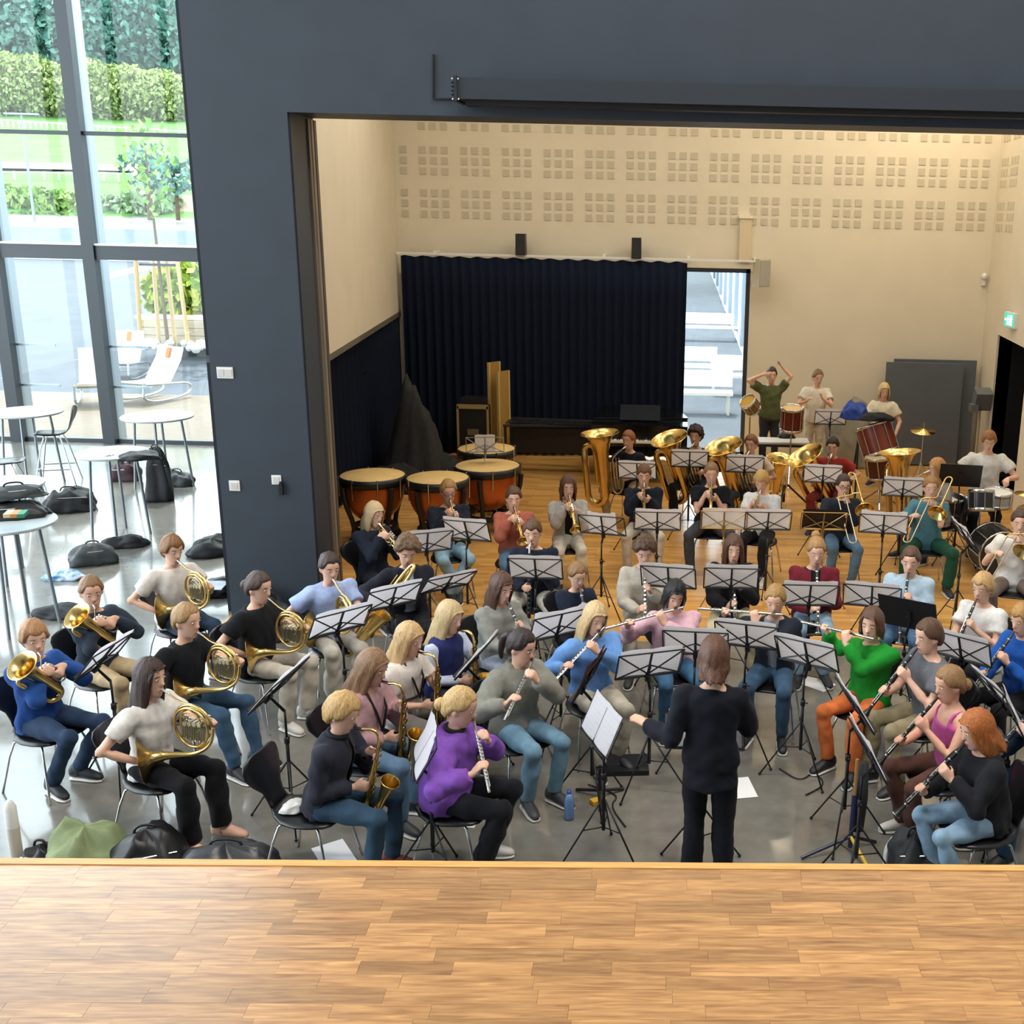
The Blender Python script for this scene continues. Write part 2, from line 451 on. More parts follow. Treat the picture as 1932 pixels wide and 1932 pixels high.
# hall window wall (left of the dark wall)
mulls = (-15.0, -13.3, -11.62, -10.01, -7.9, -6.2)
win1 = MB()
for x_ in mulls: win1.bbox(x_ - 0.10, x_ + 0.10, Y_R - 0.20, Y_R - 0.02, 0, H_TOP)
Z_T = 3.29
win1.bbox(XL, XB - 0.05, Y_R - 0.16, Y_R, Z_T - 0.15, Z_T + 0.08)
win1.bbox(XL, XB - 0.05, Y_R - 0.14, Y_R, 5.12, 5.18)
win1.bbox(XL, XB - 0.05, Y_R - 0.1, Y_R, 0.0, 0.07)
win1.bbox(XL, XB - 0.05, Y_R - 0.2, Y_R, H_TOP - 0.3, H_TOP)
win1 = struct(win1.build('window_1', M_FRAME), 'tall gridded window wall of the hall')
for x_ in mulls:
    p = MB(); p.bbox(x_ - 0.07, x_ + 0.07, Y_R - 0.02, Y_R + 0.30, 0, H_TOP); p.build('mullion_fin', M_ALU, win1)
    for z_ in (0.45, 1.15):
        p = MB(); p.bbox(x_ + 0.05, x_ + 0.75, Y_R + 0.02, Y_R + 0.05, z_ + 0.5, z_ + 0.54); p.build('guard_rail', M_ALU, win1)
p = MB(); p.bbox(XL, XB - 0.05, Y_R - 0.18, Y_R - 0.0, Z_T + 0.08, Z_T + 0.11); p.build('ledge', M_WHITE, win1)
for a, b_ in zip((XL,) + mulls, mulls + (XB - 0.1,)):
    for z0, z1 in ((0.07, Z_T - 0.15), (Z_T + 0.11, 5.12), (5.18, H_TOP - 0.3)):
        p = MB(); p.bbox(a + 0.1, b_ - 0.1, Y_R - 0.08, Y_R - 0.07, z0, z1); p.build('pane', M_GLASS, win1)

# stage edge in the foreground: a deck of separate oak strips
ST_Z = 1.55
e0, e1 = at_z(0, 1623, ST_Z), at_z(1932, 1636.5, ST_Z)
stage_ang = math.atan2(e1.y - e0.y, e1.x - e0.x)
sd = Vector((math.cos(stage_ang), math.sin(stage_ang), 0)); sn = Vector((-sd.y, sd.x, 0))
stage_o = Vector((e0.x, e0.y, 0)) - sd * 0.6
rotS = Matrix.Rotation(stage_ang, 4, 'Z')
s = MB(); s.box((3.0, -2.55, ST_Z / 2 - 0.012), (9.0, 4.98, ST_Z - 0.024))
stage = s.build('stage', mat('3a3d40', 0.6, kind='stage_body'))
stage.location = (stage_o.x, stage_o.y, 0); stage.rotation_euler = (0, 0, stage_ang)
struct(stage, 'raised stage floor of oak strips in the foreground')
s = MB(); s.bbox(-1.5, 7.5, -0.03, 0.012, ST_Z - 0.09, ST_Z + 0.004); s.build('edge_nosing', mat('cf9f5f', 0.4, var=0.15, scale=6, stretch=(1, 20, 20), kind='oak_nosing'), stage)
rs = random.Random(3); row = 0; y = -0.03; strips = {}
n_str = 0
while y > -1.16:
    x = 0.0 - rs.random() * 0.4
    wdt = 0.0735
    while x < 5.6:
        ln = rs.choice((0.28, 0.33, 0.36, 0.46, 0.52))
        key = ln
        if key not in strips:
            m_ = MB(); m_.box((0, 0, 0), (ln - 0.0008, wdt - 0.0007, 0.022)); me = m_.mesh('oak_strip'); me.materials.append(M_OAK); strips[key] = me
        o = bpy.data.objects.new('oak_strip', strips[key]); COL.objects.link(o); o.parent = stage
        o.location = (x + ln / 2, y - wdt / 2, ST_Z - 0.011 + rs.uniform(-0.0004, 0.0004)); n_str += 1
        x += ln
    y -= wdt; row += 1
s = MB(); s.bbox(-1.5, 7.5, -5.0, y, ST_Z - 0.024, ST_Z); s.build('deck_behind', M_PARQ, stage)
s = MB(); s.bbox(5.3, 7.5, y, -0.03, ST_Z - 0.024, ST_Z - 0.001); s.build('deck_side', M_PARQ, stage)
s = MB(); s.bbox(-1.5, -0.2, y, -0.03, ST_Z - 0.024, ST_Z - 0.001); s.build('deck_side', M_PARQ, stage)

# ------------------------------------------------------------------ lamps above the frame: unseen fill lamps added to brighten, warm wall washers
M_LAMP = None
def luminaire(name, x, y, z, sx, sy, energy, color, host, target=None):
    h = MB(); h.bbox(x - sx / 2 - 0.03, x + sx / 2 + 0.03, y - sy / 2 - 0.03, y + sy / 2 + 0.03, z + 0.02, z + 0.14); h.build(name, M_WHITE, host)
    area_light(name + '_light', (x, y, z), (sx, sy), energy, color, target=target or (x, y, 0))
for k, (x_, y_) in enumerate(((-2.9, 13.2), (0.4, 13.2), (3.4, 13.2), (-3.2, 15.9), (0.4, 15.9), (3.6, 15.9))):
    luminaire('added_fill_lamp', x_, y_, 7.0, 2.4, 0.8, 56, (1.0, 0.93, 0.80), ceil_room)  # unseen fill, added to brighten the music room
for k, x_ in enumerate((-2.5, 0.0, 1.8, 3.4, 4.5)):
    luminaire('wall_washer', x_, Y_R - 1.1, 7.0, 0.6, 0.2, (6, 10, 20, 34, 34)[k], (1.0, 0.84, 0.60), ceil_room, target=(x_, Y_R, 4.0))
for k, (x_, y_) in enumerate(((0.0, 6.5), (4.5, 6.5), (0.0, 1.5), (4.5, 1.5))):
    luminaire('added_fill_lamp', x_, y_, 13.8, 3.0, 1.0, 470, (1.0, 0.93, 0.84), ceil_hall)  # unseen fill, added to brighten the hall and the players
# ------------------------------------------------------------------ outdoors
def ztab(px, tab):
    return [(Y_, at_y(px, y_, Y_).z) for y_, Y_ in tab]
deck = MB()
nb = 0
deck_root = empty('terrace_deck', (0, 0, 0)); struct(deck_root, 'pale timber deck outside the window wall')
plank_me = None
m_ = MB(); m_.box((0, 0, 0), (14.0, 0.135, 0.03)); plank_me = m_.mesh('deck_plank'); plank_me.materials.append(mat('6f6150', 0.7, var=0.1, scale=4, stretch=(1, 10, 10), kind='deck_board'))
for k in range(33):
    o = bpy.data.objects.new('deck_plank', plank_me); COL.objects.link(o); o.parent = deck_root; o.location = (-13.5, Y_R + 0.42 + k * 0.145, -0.03)
prof = [(19.4, -0.06), (24.2, -0.05), (28, 0.1)] + ztab(200, [(600, 34), (530, 44), (492, 52)])
z_road = at_y(200, 462, 52.4).z
def strip_mesh(prof, x0, x1, nx=10, amp=0.0):
    vs_, fs = [], []
    for (Y_, z_) in prof:
        for i in range(nx + 1):
            x_ = x0 + (x1 - x0) * i / nx
            vs_.append((x_, Y_, z_ + amp * noise.noise(Vector((x_ * 0.1, Y_ * 0.1, 0)))))
    m = len(prof)
    for j in range(m - 1):
        for i in range(nx):
            a = j * (nx + 1) + i
            fs.append((a, a + 1, a + nx + 2, a + nx + 1))
    return MB().add(vs_, fs)
M_ASPH = mat('464c54', 0.85, var=0.12, scale=1.2, kind='asphalt', bump=0.2)
struct(strip_mesh(prof, -60, -7).build('ground', M_ASPH), 'pale asphalt yard sloping up outside')
struct(strip_mesh([(19.4, -0.06), (60, -0.05), (260, -0.05)], -7, 60).build('ground', M_ASPH), 'paved yard outside the rear window')
# retaining kerb, path, banks, lawns going up the hill
z1 = at_y(200, 431, 52.5).z
k_ = MB(); k_.bbox(-60, -7, 52.3, 52.9, z_road - 1.5, z1); struct(k_.build('wall_kerb', mat('8c979f', 0.8, var=0.08, scale=2, kind='kerb')), 'grey retaining kerb outside')
pp = [(52.9, z1)] + ztab(200, [(410, 60), (408, 60.2)])
struct(strip_mesh(pp, -60, -7).build('path', mat('6d6b66', 0.85, kind='path_gravel')), 'pale footpath above the kerb')
gz = ztab(200, [(408, 60.2), (352, 66), (330, 68), (312, 72), (262, 85), (240, 89), (225, 95), (150, 122), (60, 158)])
M_GRASS = mat('48732a', 0.9, var=0.2, scale=0.6, kind='lawn')
struct(strip_mesh(gz, -80, -7, 16, 0.25).build('ground', M_GRASS), 'green lawn on the slope')
p2 = ztab(200, [(330, 68), (318, 71.2)])
struct(strip_mesh([(a, b_ + 0.25) for a, b_ in p2], -80, -7, 16).build('path', mat('908a7e', 0.85, kind='path_gravel')), 'pale path across the lawn')

def leaf_mesh(name, n, shape, size, rs, squash=0.6):
    """scattered leaf quads in a volume; shape(rs) -> point"""
    vs_, fs = [], []
    for i in range(n):
        p = shape(rs)
        q = Quaternion((rs.uniform(-1, 1), rs.uniform(-1, 1), rs.uniform(-1, 1), rs.uniform(-1, 1))).normalized().to_matrix()
        s_ = size * rs.uniform(0.6, 1.3)
        for c_ in ((-s_, 0, 0), (0, -s_ * squash, 0.1 * s_), (s_, 0, 0), (0, s_ * squash, 0.1 * s_)):
            vs_.append(p + q @ Vector(c_))
        fs.append((4 * i, 4 * i + 1, 4 * i + 2, 4 * i + 3))
    return MB().add(vs_, fs)
def blob(cx, cy_, cz, rx, ry, rz):
    def fn(rs):
        while True:
            p = Vector((rs.gauss(0, 1), rs.gauss(0, 1), rs.gauss(0, 1)))
            if p.length > 0.01: break
        p = p.normalized() * (rs.random() ** 0.35)
        k = 1 + 0.25 * noise.noise(Vector((p.x * 2 + cx, p.y * 2 + cy_, p.z * 2)))
        return Vector((cx + p.x * rx * k, cy_ + p.y * ry * k, cz + p.z * rz * k))
    return fn
def leaf_mat(c1, c2):
    m = mat(c1, 0.7, var=0.3, scale=1.3, kind='foliage', color2=c2)
    return m
def tree(name, label, px, top_px, base_px, Y_, rx, c1, c2, n, size, group, trunk=True, rs=None, crown_frac=1.0, tpx=None):
    rs = rs or random.Random(int(px * 7 + Y_))
    b_ = at_y(px, base_px, Y_); t_ = at_y(px, top_px, Y_)
    h = t_.z - b_.z
    r = empty(name, (b_.x, b_.y, b_.z)); tag(r, label, 'tree' if trunk else 'shrub', group)
    cz = h * (1 - 0.5 * crown_frac)
    fo = leaf_mesh('foliage', n, blob(0, 0, cz, rx, rx * 0.8, h * 0.5 * crown_frac), size, rs).build('foliage', leaf_mat(c1, c2), r)
    fo['kind'] = 'stuff'
    st = MB(); tr_ = 0.05 + 0.012 * h
    st.tube([(0, 0, -0.4), (0.05, 0, h * 0.4), (-0.06, 0.05, h * 0.85)], [tr_ * 1.4, tr_, tr_ * 0.4], 7)
    for k in range(4):
        a = k * 1.7; st.tube([(0, 0, h * (0.3 + 0.1 * k)), (rx * 0.6 * math.cos(a), rx * 0.5 * math.sin(a), h * (0.5 + 0.1 * k))], [tr_ * 0.6, tr_ * 0.25], 5)
    st.build('trunk' if trunk else 'stem', mat('5a4a3a', 0.9, var=0.2, scale=6, kind='bark'), r)
    return r
HED = ('6a7a3c', '8f9c5e')
for i, (px, tp) in enumerate(((-60, 92), (30, 98), (110, 118), (205, 118), (265, 128), (330, 138))):
    lab = ('clipped light green tree at the far left of the hedge row', 'tall light green tree left in the hedge row', 'light green hedge tree just left of the window mullion', 'light green hedge tree just right of the window mullion', 'light green hedge tree above the bright path', 'light green hedge tree beside the dark wall edge')[i]
    if px < 0: continue
    tree('hedge_tree', lab, px, tp, 238, 97, 4.3, *HED, 9000, 0.20, 'hedge trees beyond the white fence')
DK = ('264f48', '4d7a6a')
for i, (px, tp, Y_, rx) in enumerate(((20, -60, 118, 7), (95, -90, 124, 7.5), (160, -40, 116, 5), (240, -80, 126, 7), (300, -20, 119, 6), (350, -70, 128, 7))):
    lab = ('tall dark blue green tree at the top left corner', 'dark green tree with bare branches behind the hedge', 'dark green tree behind the window mullion', 'tall dark green tree with white gaps in its crown', 'dark green tree in front of the orange house', 'dark green tree next to the dark wall at the top')[i]
    tree('forest_tree', lab, px, tp, 200, Y_, rx, *DK, 5500, 0.40, 'dark trees at the top of the slope')
# orange house glimpsed between the trees
h0 = at_y(262, 120, 135)
r = empty('orange_house', (h0.x, h0.y, h0.z - 6)); tag(r, 'pale house with an orange roof between the dark trees', 'house')
b_ = MB(); b_.bbox(-2.6, 2.6, 0, 7, 0, 9.2); b_.build('wall', mat('e9dfd2', 0.8, kind='render'), r)
b_ = MB(); b_.add([(-3, -0.4, 9), (3, -0.4, 9), (3, 7.4, 9), (-3, 7.4, 9), (-3, 3.5, 12.3), (3, 3.5, 12.3)], [(0, 1, 5, 4), (2, 3, 4, 5), (0, 4, 3), (1, 2, 5), (3, 2, 1, 0)]); b_.build('roof', mat('c8764a', 0.8, kind='tile_roof'), r)
for k in (-1.3, 1.3):
    b_ = MB(); b_.bbox(k - 0.5, k + 0.5, -0.06, 0.02, 5, 7); b_.build('window', mat('8098a4', 0.2, kind='house_glass'), r)
# white picket fence at the top of the lawn and a light railing lower down
def fence(px0, px1, top, base, Y_, step, col, label, name='picket_fence', dy=0.0):
    a0 = at_y(px0, base, Y_); a1 = at_y(px1, base + dy, Y_); t0 = at_y(px0, top, Y_)
    h = t0.z - a0.z; Ln = a1.x - a0.x
    r = empty(name, (a0.x, Y_, a0.z)); tag(r, label, 'fence')
    sl = (a1.z - a0.z) / Ln
    for zz in (h * 0.3, h * 0.92):
        m_ = MB(); m_.tube([(0, 0, zz), (Ln, 0, zz + sl * Ln)], 0.05, 6); m_.build('rail', mat(col, 0.7, kind='fence_paint'), r)
    n = int(Ln / step); me = None
    m_ = MB(); m_.bbox(-0.05, 0.05, -0.02, 0.02, -0.3, h); me = m_.mesh('picket'); me.materials.append(mat(col, 0.7, kind='fence_paint'))
    for i in range(n + 1):
        o = bpy.data.objects.new('picket', me); COL.objects.link(o); o.parent = r; o.location = (i * step, -0.06, i * step * sl)
    return r
fence(-25, 375, 222, 248, 88, 0.42, 'e6e8e6', 'white picket fence running along the top of the lawn', dy=26)
fence(-25, 375, 322, 350, 66.5, 0.85, 'cdd6d8', 'pale railing beside the lower path', 'railing', dy=6)
# shrubs on the bank and small young trees
for i, (px, tp, bp, Y_, rx, c, n, lab) in enumerate((
        (40, 352, 412, 62, 2.0, ('55782e', '7d9a48'), 700, 'low green shrub at the left end of the bank'),
        (95, 358, 412, 61.8, 2.0, ('55782e', '7d9a48'), 700, 'low green shrub next to the thin lamp post'),
        (145, 362, 412, 61.6, 1.8, ('5c7c34', '849f4e'), 700, 'low green shrub touching the window mullion'),
        (235, 368, 412, 61.9, 1.6, ('607a52', '86a070'), 500, 'grey green shrub right of the mullion'),
        (290, 350, 415, 61.5, 1.5, ('667f5a', '8fa67c'), 520, 'loose grey green shrub beside the timber steps'))):
    tree('shrub', lab, px, tp, bp, Y_, rx, *c, n, 0.26, 'shrubs on the bank', trunk=False)
for i, (px, tp, bp, Y_, lab) in enumerate(((282, 268, 400, 58, 'thin young tree with blue green leaves'), (335, 300, 400, 57.5, 'small young tree beside the dark wall edge'))):
    tree('young_tree', lab, px, tp, bp, Y_, 1.3, '3a6666', '5f8a70', 220, 0.2, 'young trees on the bank', crown_frac=0.7)
# timber steps
for i, zz in enumerate((372, 385, 398)):
    a = at_y(330, zz, 62.5 - i * 0.4); s_ = MB(); s_.bbox(-2.6, 2.6, -0.2, 0.2, -0.25, 0.12)
    tag(s_.build('timber_step', mat('b6a794', 0.8, kind='timber'), loc=a), ('topmost', 'middle', 'lowest')[i] + ' pale timber step on the bank', 'step', 'timber steps')
# thin lamp post
a = at_y(64, 408, 56); t = at_y(50, 215, 56)
r = empty('lamp_post', a); tag(r, 'thin grey lamp post on the slope outside', 'lamp post')
s_ = MB(); s_.tube([(0, 0, -0.3), (0, 0, t.z - a.z)], [0.07, 0.045], 7); s_.build('pole', mat('7b858a', 0.5, kind='galvanised'), r)
s_ = MB(); s_.box((0, 0, t.z - a.z), (1.6, 0.18, 0.08)); s_.build('lamp_head', mat('7b858a', 0.5, kind='galvanised'), r)
# blue person-sized sign far off, raised planter with staked tree, gravel bed
pl = at_z(330, 640, 0.3)
PY = 28.5
a = at_y(262, 646, PY); b_ = at_y(420, 646, PY)
zg = a.z
r = empty('planter', (a.x, PY, zg)); tag(r, 'long timber planter outside the lower right pane', 'planter')
wd = b_.x - a.x
for i in range(3):
    m_ = MB(); m_.bbox(0, wd, 0, 0.08, 0.01 + i * 0.19, 0.19 + i * 0.19); m_.build('plank', mat('b7a78f', 0.75, var=0.1, scale=3, stretch=(1, 8, 8), kind='planter_board'), r)
m_ = MB(); m_.bbox(0, wd, 0.08, 3.5, 0.01, 0.50); m_.build('soil', mat('5b4a38', 0.95, kind='soil'), r)
m_ = MB(); m_.bbox(-0.1, wd, 0.1, 3.4, 0.58, 0.66); m_.box((0.4, 0.2, 1.9), (2.2, 0.1, 0.15), Matrix.Rotation(-0.25, 3, 'Y')); m_.build('coping', mat('cfc4b2', 0.7, kind='timber'), r)
tree('planter_shrub', 'bright yellow green leafy bush in the planter', 352, 488, 610, PY + 1.2, 1.0, '6a9a2a', 'b8b83c', 900, 0.16, 'planter plants', trunk=False)
tree('planter_shrub', 'bright green leafy bush beside the dark wall in the planter', 382, 500, 610, PY + 1.4, 0.9, '4f8a24', '96b430', 700, 0.16, 'planter plants', trunk=False)
a = at_y(312, 650, 27.4)
r = empty('staked_tree', a); tag(r, 'slender tree tied to four pale wooden stakes', 'tree')
for dx, dy in ((-0.55, 0), (-0.35, 0.5), (0.1, 0.3), (0.5, 0.05)):
    m_ = MB(); m_.tube([(dx * 1.1, dy, -0.1), (dx * 0.9, dy, 2.4)], 0.05, 7); m_.build('stake', mat('c9ab7c', 0.7, kind='stake'), r)
m_ = MB(); m_.box((0, 0.1, 2.2), (1.1, 0.04, 0.06)); m_.box((0, 0.12, 1.9), (1.0, 0.04, 0.06)); m_.build('tie', M_BLACK, r)
m_ = MB(); m_.tube([(0, 0.15, -0.1), (-0.05, 0.15, 2.5), (-0.1, 0.15, 4.6)], [0.05, 0.035, 0.015], 6); m_.build('trunk', mat('6b5a48', 0.9, kind='bark'), r)
rs = random.Random(9); fo = leaf_mesh('foliage', 120, blob(-0.1, 0.15, 4.2, 0.7, 0.6, 1.2), 0.10, rs).build('foliage', leaf_mat('5f9a3a', '9cc35e'), r); fo['kind'] = 'stuff'
rs = random.Random(5)
m_ = MB()
for i in range(60):
    m_.ball((rs.uniform(-1.3, 1.5), rs.uniform(-0.9, 0.4), 0.02), rs.uniform(0.05, 0.12), 6, 4)
g = m_.build('pebbles', mat('d8dad8', 0.8, kind='pebble'), loc=a); g['kind'] = 'stuff'; tag(g, 'white pebbles around the staked tree', 'pebbles')
# low lounge chairs on the deck
def lounge(px, py, rz, lab):
    a = at_z(px, py, 0.0)
    r = empty('lounge_chair', a, rz); tag(r, lab, 'lounge chair', 'outdoor lounge chairs')
    for sx in (-0.36, 0.36):
        m_ = MB(); m_.tube(smooth_path([(sx, -0.55, 0.42), (sx, -0.6, 0.03), (sx, 0.75, 0.03), (sx, 0.85, 0.30), (sx, 0.2, 0.36), (sx, -0.5, 0.42)], 2), 0.025, 6); m_.build('runner', mat('b9c0c2', 0.3, 0.7, kind='steel'), r)
    m_ = MB()
    pts = [(-0.6, 0.44), (-0.2, 0.34), (0.25, 0.36), (0.62, 0.80), (0.72, 1.02)]
    for i in range(len(pts) - 1):
        (y0, z0), (y1, z1_) = pts[i], pts[i + 1]
        m_.add([(-0.33, y0, z0), (0.33, y0, z0), (0.33, y1, z1_), (-0.33, y1, z1_), (-0.33, y0, z0 + 0.05), (0.33, y0, z0 + 0.05), (0.33, y1, z1_ + 0.05), (-0.33, y1, z1_ + 0.05)], [(3, 2, 1, 0), (4, 5, 6, 7), (0, 1, 5, 4), (1, 2, 6, 5), (2, 3, 7, 6), (3, 0, 4, 7)])
    m_.build('sling', mat('e3dccf', 0.8, kind='canvas'), r)
    m_ = MB(); m_.box((0, 0.66, 0.93), (0.08, 0.12, 0.22), Matrix.Rotation(-0.4, 3, 'X')); m_.build('tab', mat('c9743a', 0.7, kind='orange_tab'), r)
lounge(185, 760, 0.4, 'white lounge chair left of the mullion on the deck')
lounge(285, 755, -0.3, 'white lounge chair right of the mullion on the deck')
lounge(232, 715, 0.1, 'white lounge chair farther back behind the mullion')
# white building and furniture seen through the rear window
b0, b1 = at_z(1408, 700, 0), at_z(1350, 545, 0)
r = empty('white_building', (b0.x, b0.y, -0.1)); tag(r, 'long white building with a striped facade beyond the rear window', 'building')
sl = (b1.x - b0.x) / (b1.y - b0.y)
def fx(y): return (y - b0.y) * sl
m_ = MB(); y0, y1 = -7.0, 150.0
m_.add([(fx(y0), y0, 0), (fx(y1), y1, 0), (fx(y1) + 14, y1, 0), (fx(y0) + 14, y0, 0), (fx(y0), y0, 11), (fx(y1), y1, 11), (fx(y1) + 14, y1, 11), (fx(y0) + 14, y0, 11)], [(3, 2, 1, 0), (4, 5, 6, 7), (0, 1, 5, 4), (1, 2, 6, 5), (2, 3, 7, 6), (3, 0, 4, 7)])
m_.build('wall', mat('e6e8ea', 0.7, kind='white_cladding'), r)
for k in range(16):
    y_ = -5 + k * 3.6 * (1 + k * 0.06)
    m_ = MB(); m_.bbox(fx(y_) - 0.12, fx(y_) + 0.1, y_, y_ + 0.9, 0.4, 8.5); m_.build('window', mat('8f9aa6', 0.3, kind='facade_glass'), r)
a = at_z(1335, 560, 0)
r = empty('far_house', (a.x - 2, a.y, 0)); tag(r, 'pale far building at the end of the yard', 'building')
m_ = MB(); m_.bbox(-9, -1, 0, 12, -0.1, 6.5); m_.build('wall', mat('b8c4c6', 0.8, kind='render'), r)
for k in range(3):
    m_ = MB(); m_.bbox(-8 + k * 2.4, -6.8 + k * 2.4, -0.1, 0.05, 2.0, 4.5); m_.build('window', mat('708890', 0.3, kind='house_glass'), r)
for i, (px, py, sx, lab) in enumerate(((1318, 775, 0.9, 'white garden bench nearest the rear window'), (1390, 740, 0.8, 'white garden bench beside the window frame'), (1310, 720, 0.7, 'white garden bench close to the black curtain'), (1348, 640, 1.6, 'white planter box at the facade'))):
    a = at_z(px, py, 0)
    r = empty('garden_bench', (a.x, max(a.y, Y_R + 1.2), -0.05)); tag(r, lab, 'bench', 'white garden furniture')
    m_ = MB(); m_.box((0, 0, 0.45), (sx * 1.6, 0.5, 0.06)); m_.build('seat', mat('ecebe6', 0.6, kind='white_paint'), r)
    m_ = MB(); m_.box((0, 0.25, 0.72), (sx * 1.6, 0.05, 0.35)); m_.build('backrest', mat('ecebe6', 0.6, kind='white_paint'), r)
    for s1 in (-1, 1):
        m_ = MB(); m_.box((s1 * sx * 0.7, 0, 0.21), (0.06, 0.45, 0.42)); m_.build('leg', mat('d8d6d0', 0.6, kind='white_paint'), r)
# ------------------------------------------------------------------ people
PENDING = []       # meshes to be fused into one skin once everything is laid out
def fuse(mb, name, material, parent, voxel, smooth_it=0, post=None):
    me = mb.mesh(name); o = link(name, me, material, parent)
    r = o.modifiers.new('fuse', 'REMESH'); r.mode = 'VOXEL'; r.voxel_size = voxel; r.use_smooth_shade = True
    if smooth_it:
        s_ = o.modifiers.new('soften', 'SMOOTH'); s_.factor = 0.5; s_.iterations = smooth_it
    PENDING.append((o, post))
    return o
def flush():
    bpy.context.view_layer.update()
    dg = bpy.context.evaluated_depsgraph_get()
    done = []
    for o, post in PENDING:
        ev = o.evaluated_get(dg)
        done.append(bpy.data.meshes.new_from_object(ev, depsgraph=dg))
    for (o, post), me in zip(PENDING, done):
        old = o.data; mats_ = list(old.materials)
        o.modifiers.clear(); o.data = me; me.name = o.name
        me.materials.clear()
        for m in mats_: me.materials.append(m)
        if post: post(me)
        me.polygons.foreach_set('use_smooth', [True] * len(me.polygons))
        bpy.data.meshes.remove(old)
    PENDING.clear()

def V(*a): return Vector(a)
def ik(S, W, l1, l2, hint):
    S, W = Vector(S), Vector(W); d = W - S; L = d.length
    if L > (l1 + l2) * 0.985:
        W = S + d.normalized() * (l1 + l2) * 0.985; d = W - S; L = d.length
    a = (l1 * l1 - l2 * l2 + L * L) / (2 * L)
    h = math.sqrt(max(l1 * l1 - a * a, 1e-6))
    u = d.normalized(); hv = Vector(hint); hv = hv - u * hv.dot(u)
    hv = hv.normalized() if hv.length > 1e-5 else u.orthogonal().normalized()
    return S + u * a + hv * h, W
def limb(mb, pts, radii, n=10, flat=1.0):
    mb.tube(pts, radii, n)
    return mb
def rounded_limb(mb, P, R, n=10):
    """limb through joints with balls at the bends"""
    mb.tube(P, R, n)
    for p, r in zip(P[1:-1], R[1:-1]): mb.ball(p, r * 1.0, n, 6)
def hand(mb, W, d, n_, side, s, curl, spread=0.0):
    """palm and five fingers; d wrist->knuckles, n_ palm normal, side +1 right hand, -1 left hand"""
    d = Vector(d).normalized(); n_ = Vector(n_); n_ = (n_ - d * n_.dot(d)).normalized()
    t = d.cross(n_) * (1 if side > 0 else -1)       # towards the thumb
    W = Vector(W)
    mb.loft([(W - d * 0.01 * s, t * 0.026 * s, n_ * 0.019 * s), (W + d * 0.03 * s, t * 0.036 * s, n_ * 0.017 * s), (W + d * 0.075 * s, t * 0.041 * s, n_ * 0.014 * s), (W + d * 0.092 * s, t * 0.036 * s, n_ * 0.010 * s)], 10)
    for k, (off, ln) in enumerate(((0.031, 0.070), (0.010, 0.078), (-0.011, 0.073), (-0.031, 0.057))):
        p = W + d * 0.082 * s + t * off * s
        c = math.radians(curl * (0.92 + 0.08 * k))
        dirs = []; a = c * 0.45
        pts = [p - d * 0.012 * s]; dd = d
        for fr, ad in ((0.45, c * 0.55), (0.32, c * 0.75), (0.23, c * 0.5)):
            dd = Quaternion(t if side > 0 else -t, 0) @ dd
            ax = d.cross(n_)
            dd = Quaternion(ax, ad) @ dd
            pts.append(pts[-1] + dd * ln * fr * s * 1.12)
        mb.tube(pts, [0.0098 * s, 0.0092 * s, 0.0085 * s, 0.0068 * s], 7)
    b0 = W + d * 0.018 * s + t * 0.030 * s
    td = (d * 0.62 + t * 0.62 + n_ * 0.48).normalized()
    td2 = (d * 0.85 + t * 0.1 + n_ * 0.5).normalized()
    mb.tube([b0 - td * 0.012 * s, b0 + td * 0.034 * s, b0 + td * 0.034 * s + td2 * 0.032 * s], [0.013 * s, 0.0105 * s, 0.008 * s], 7)

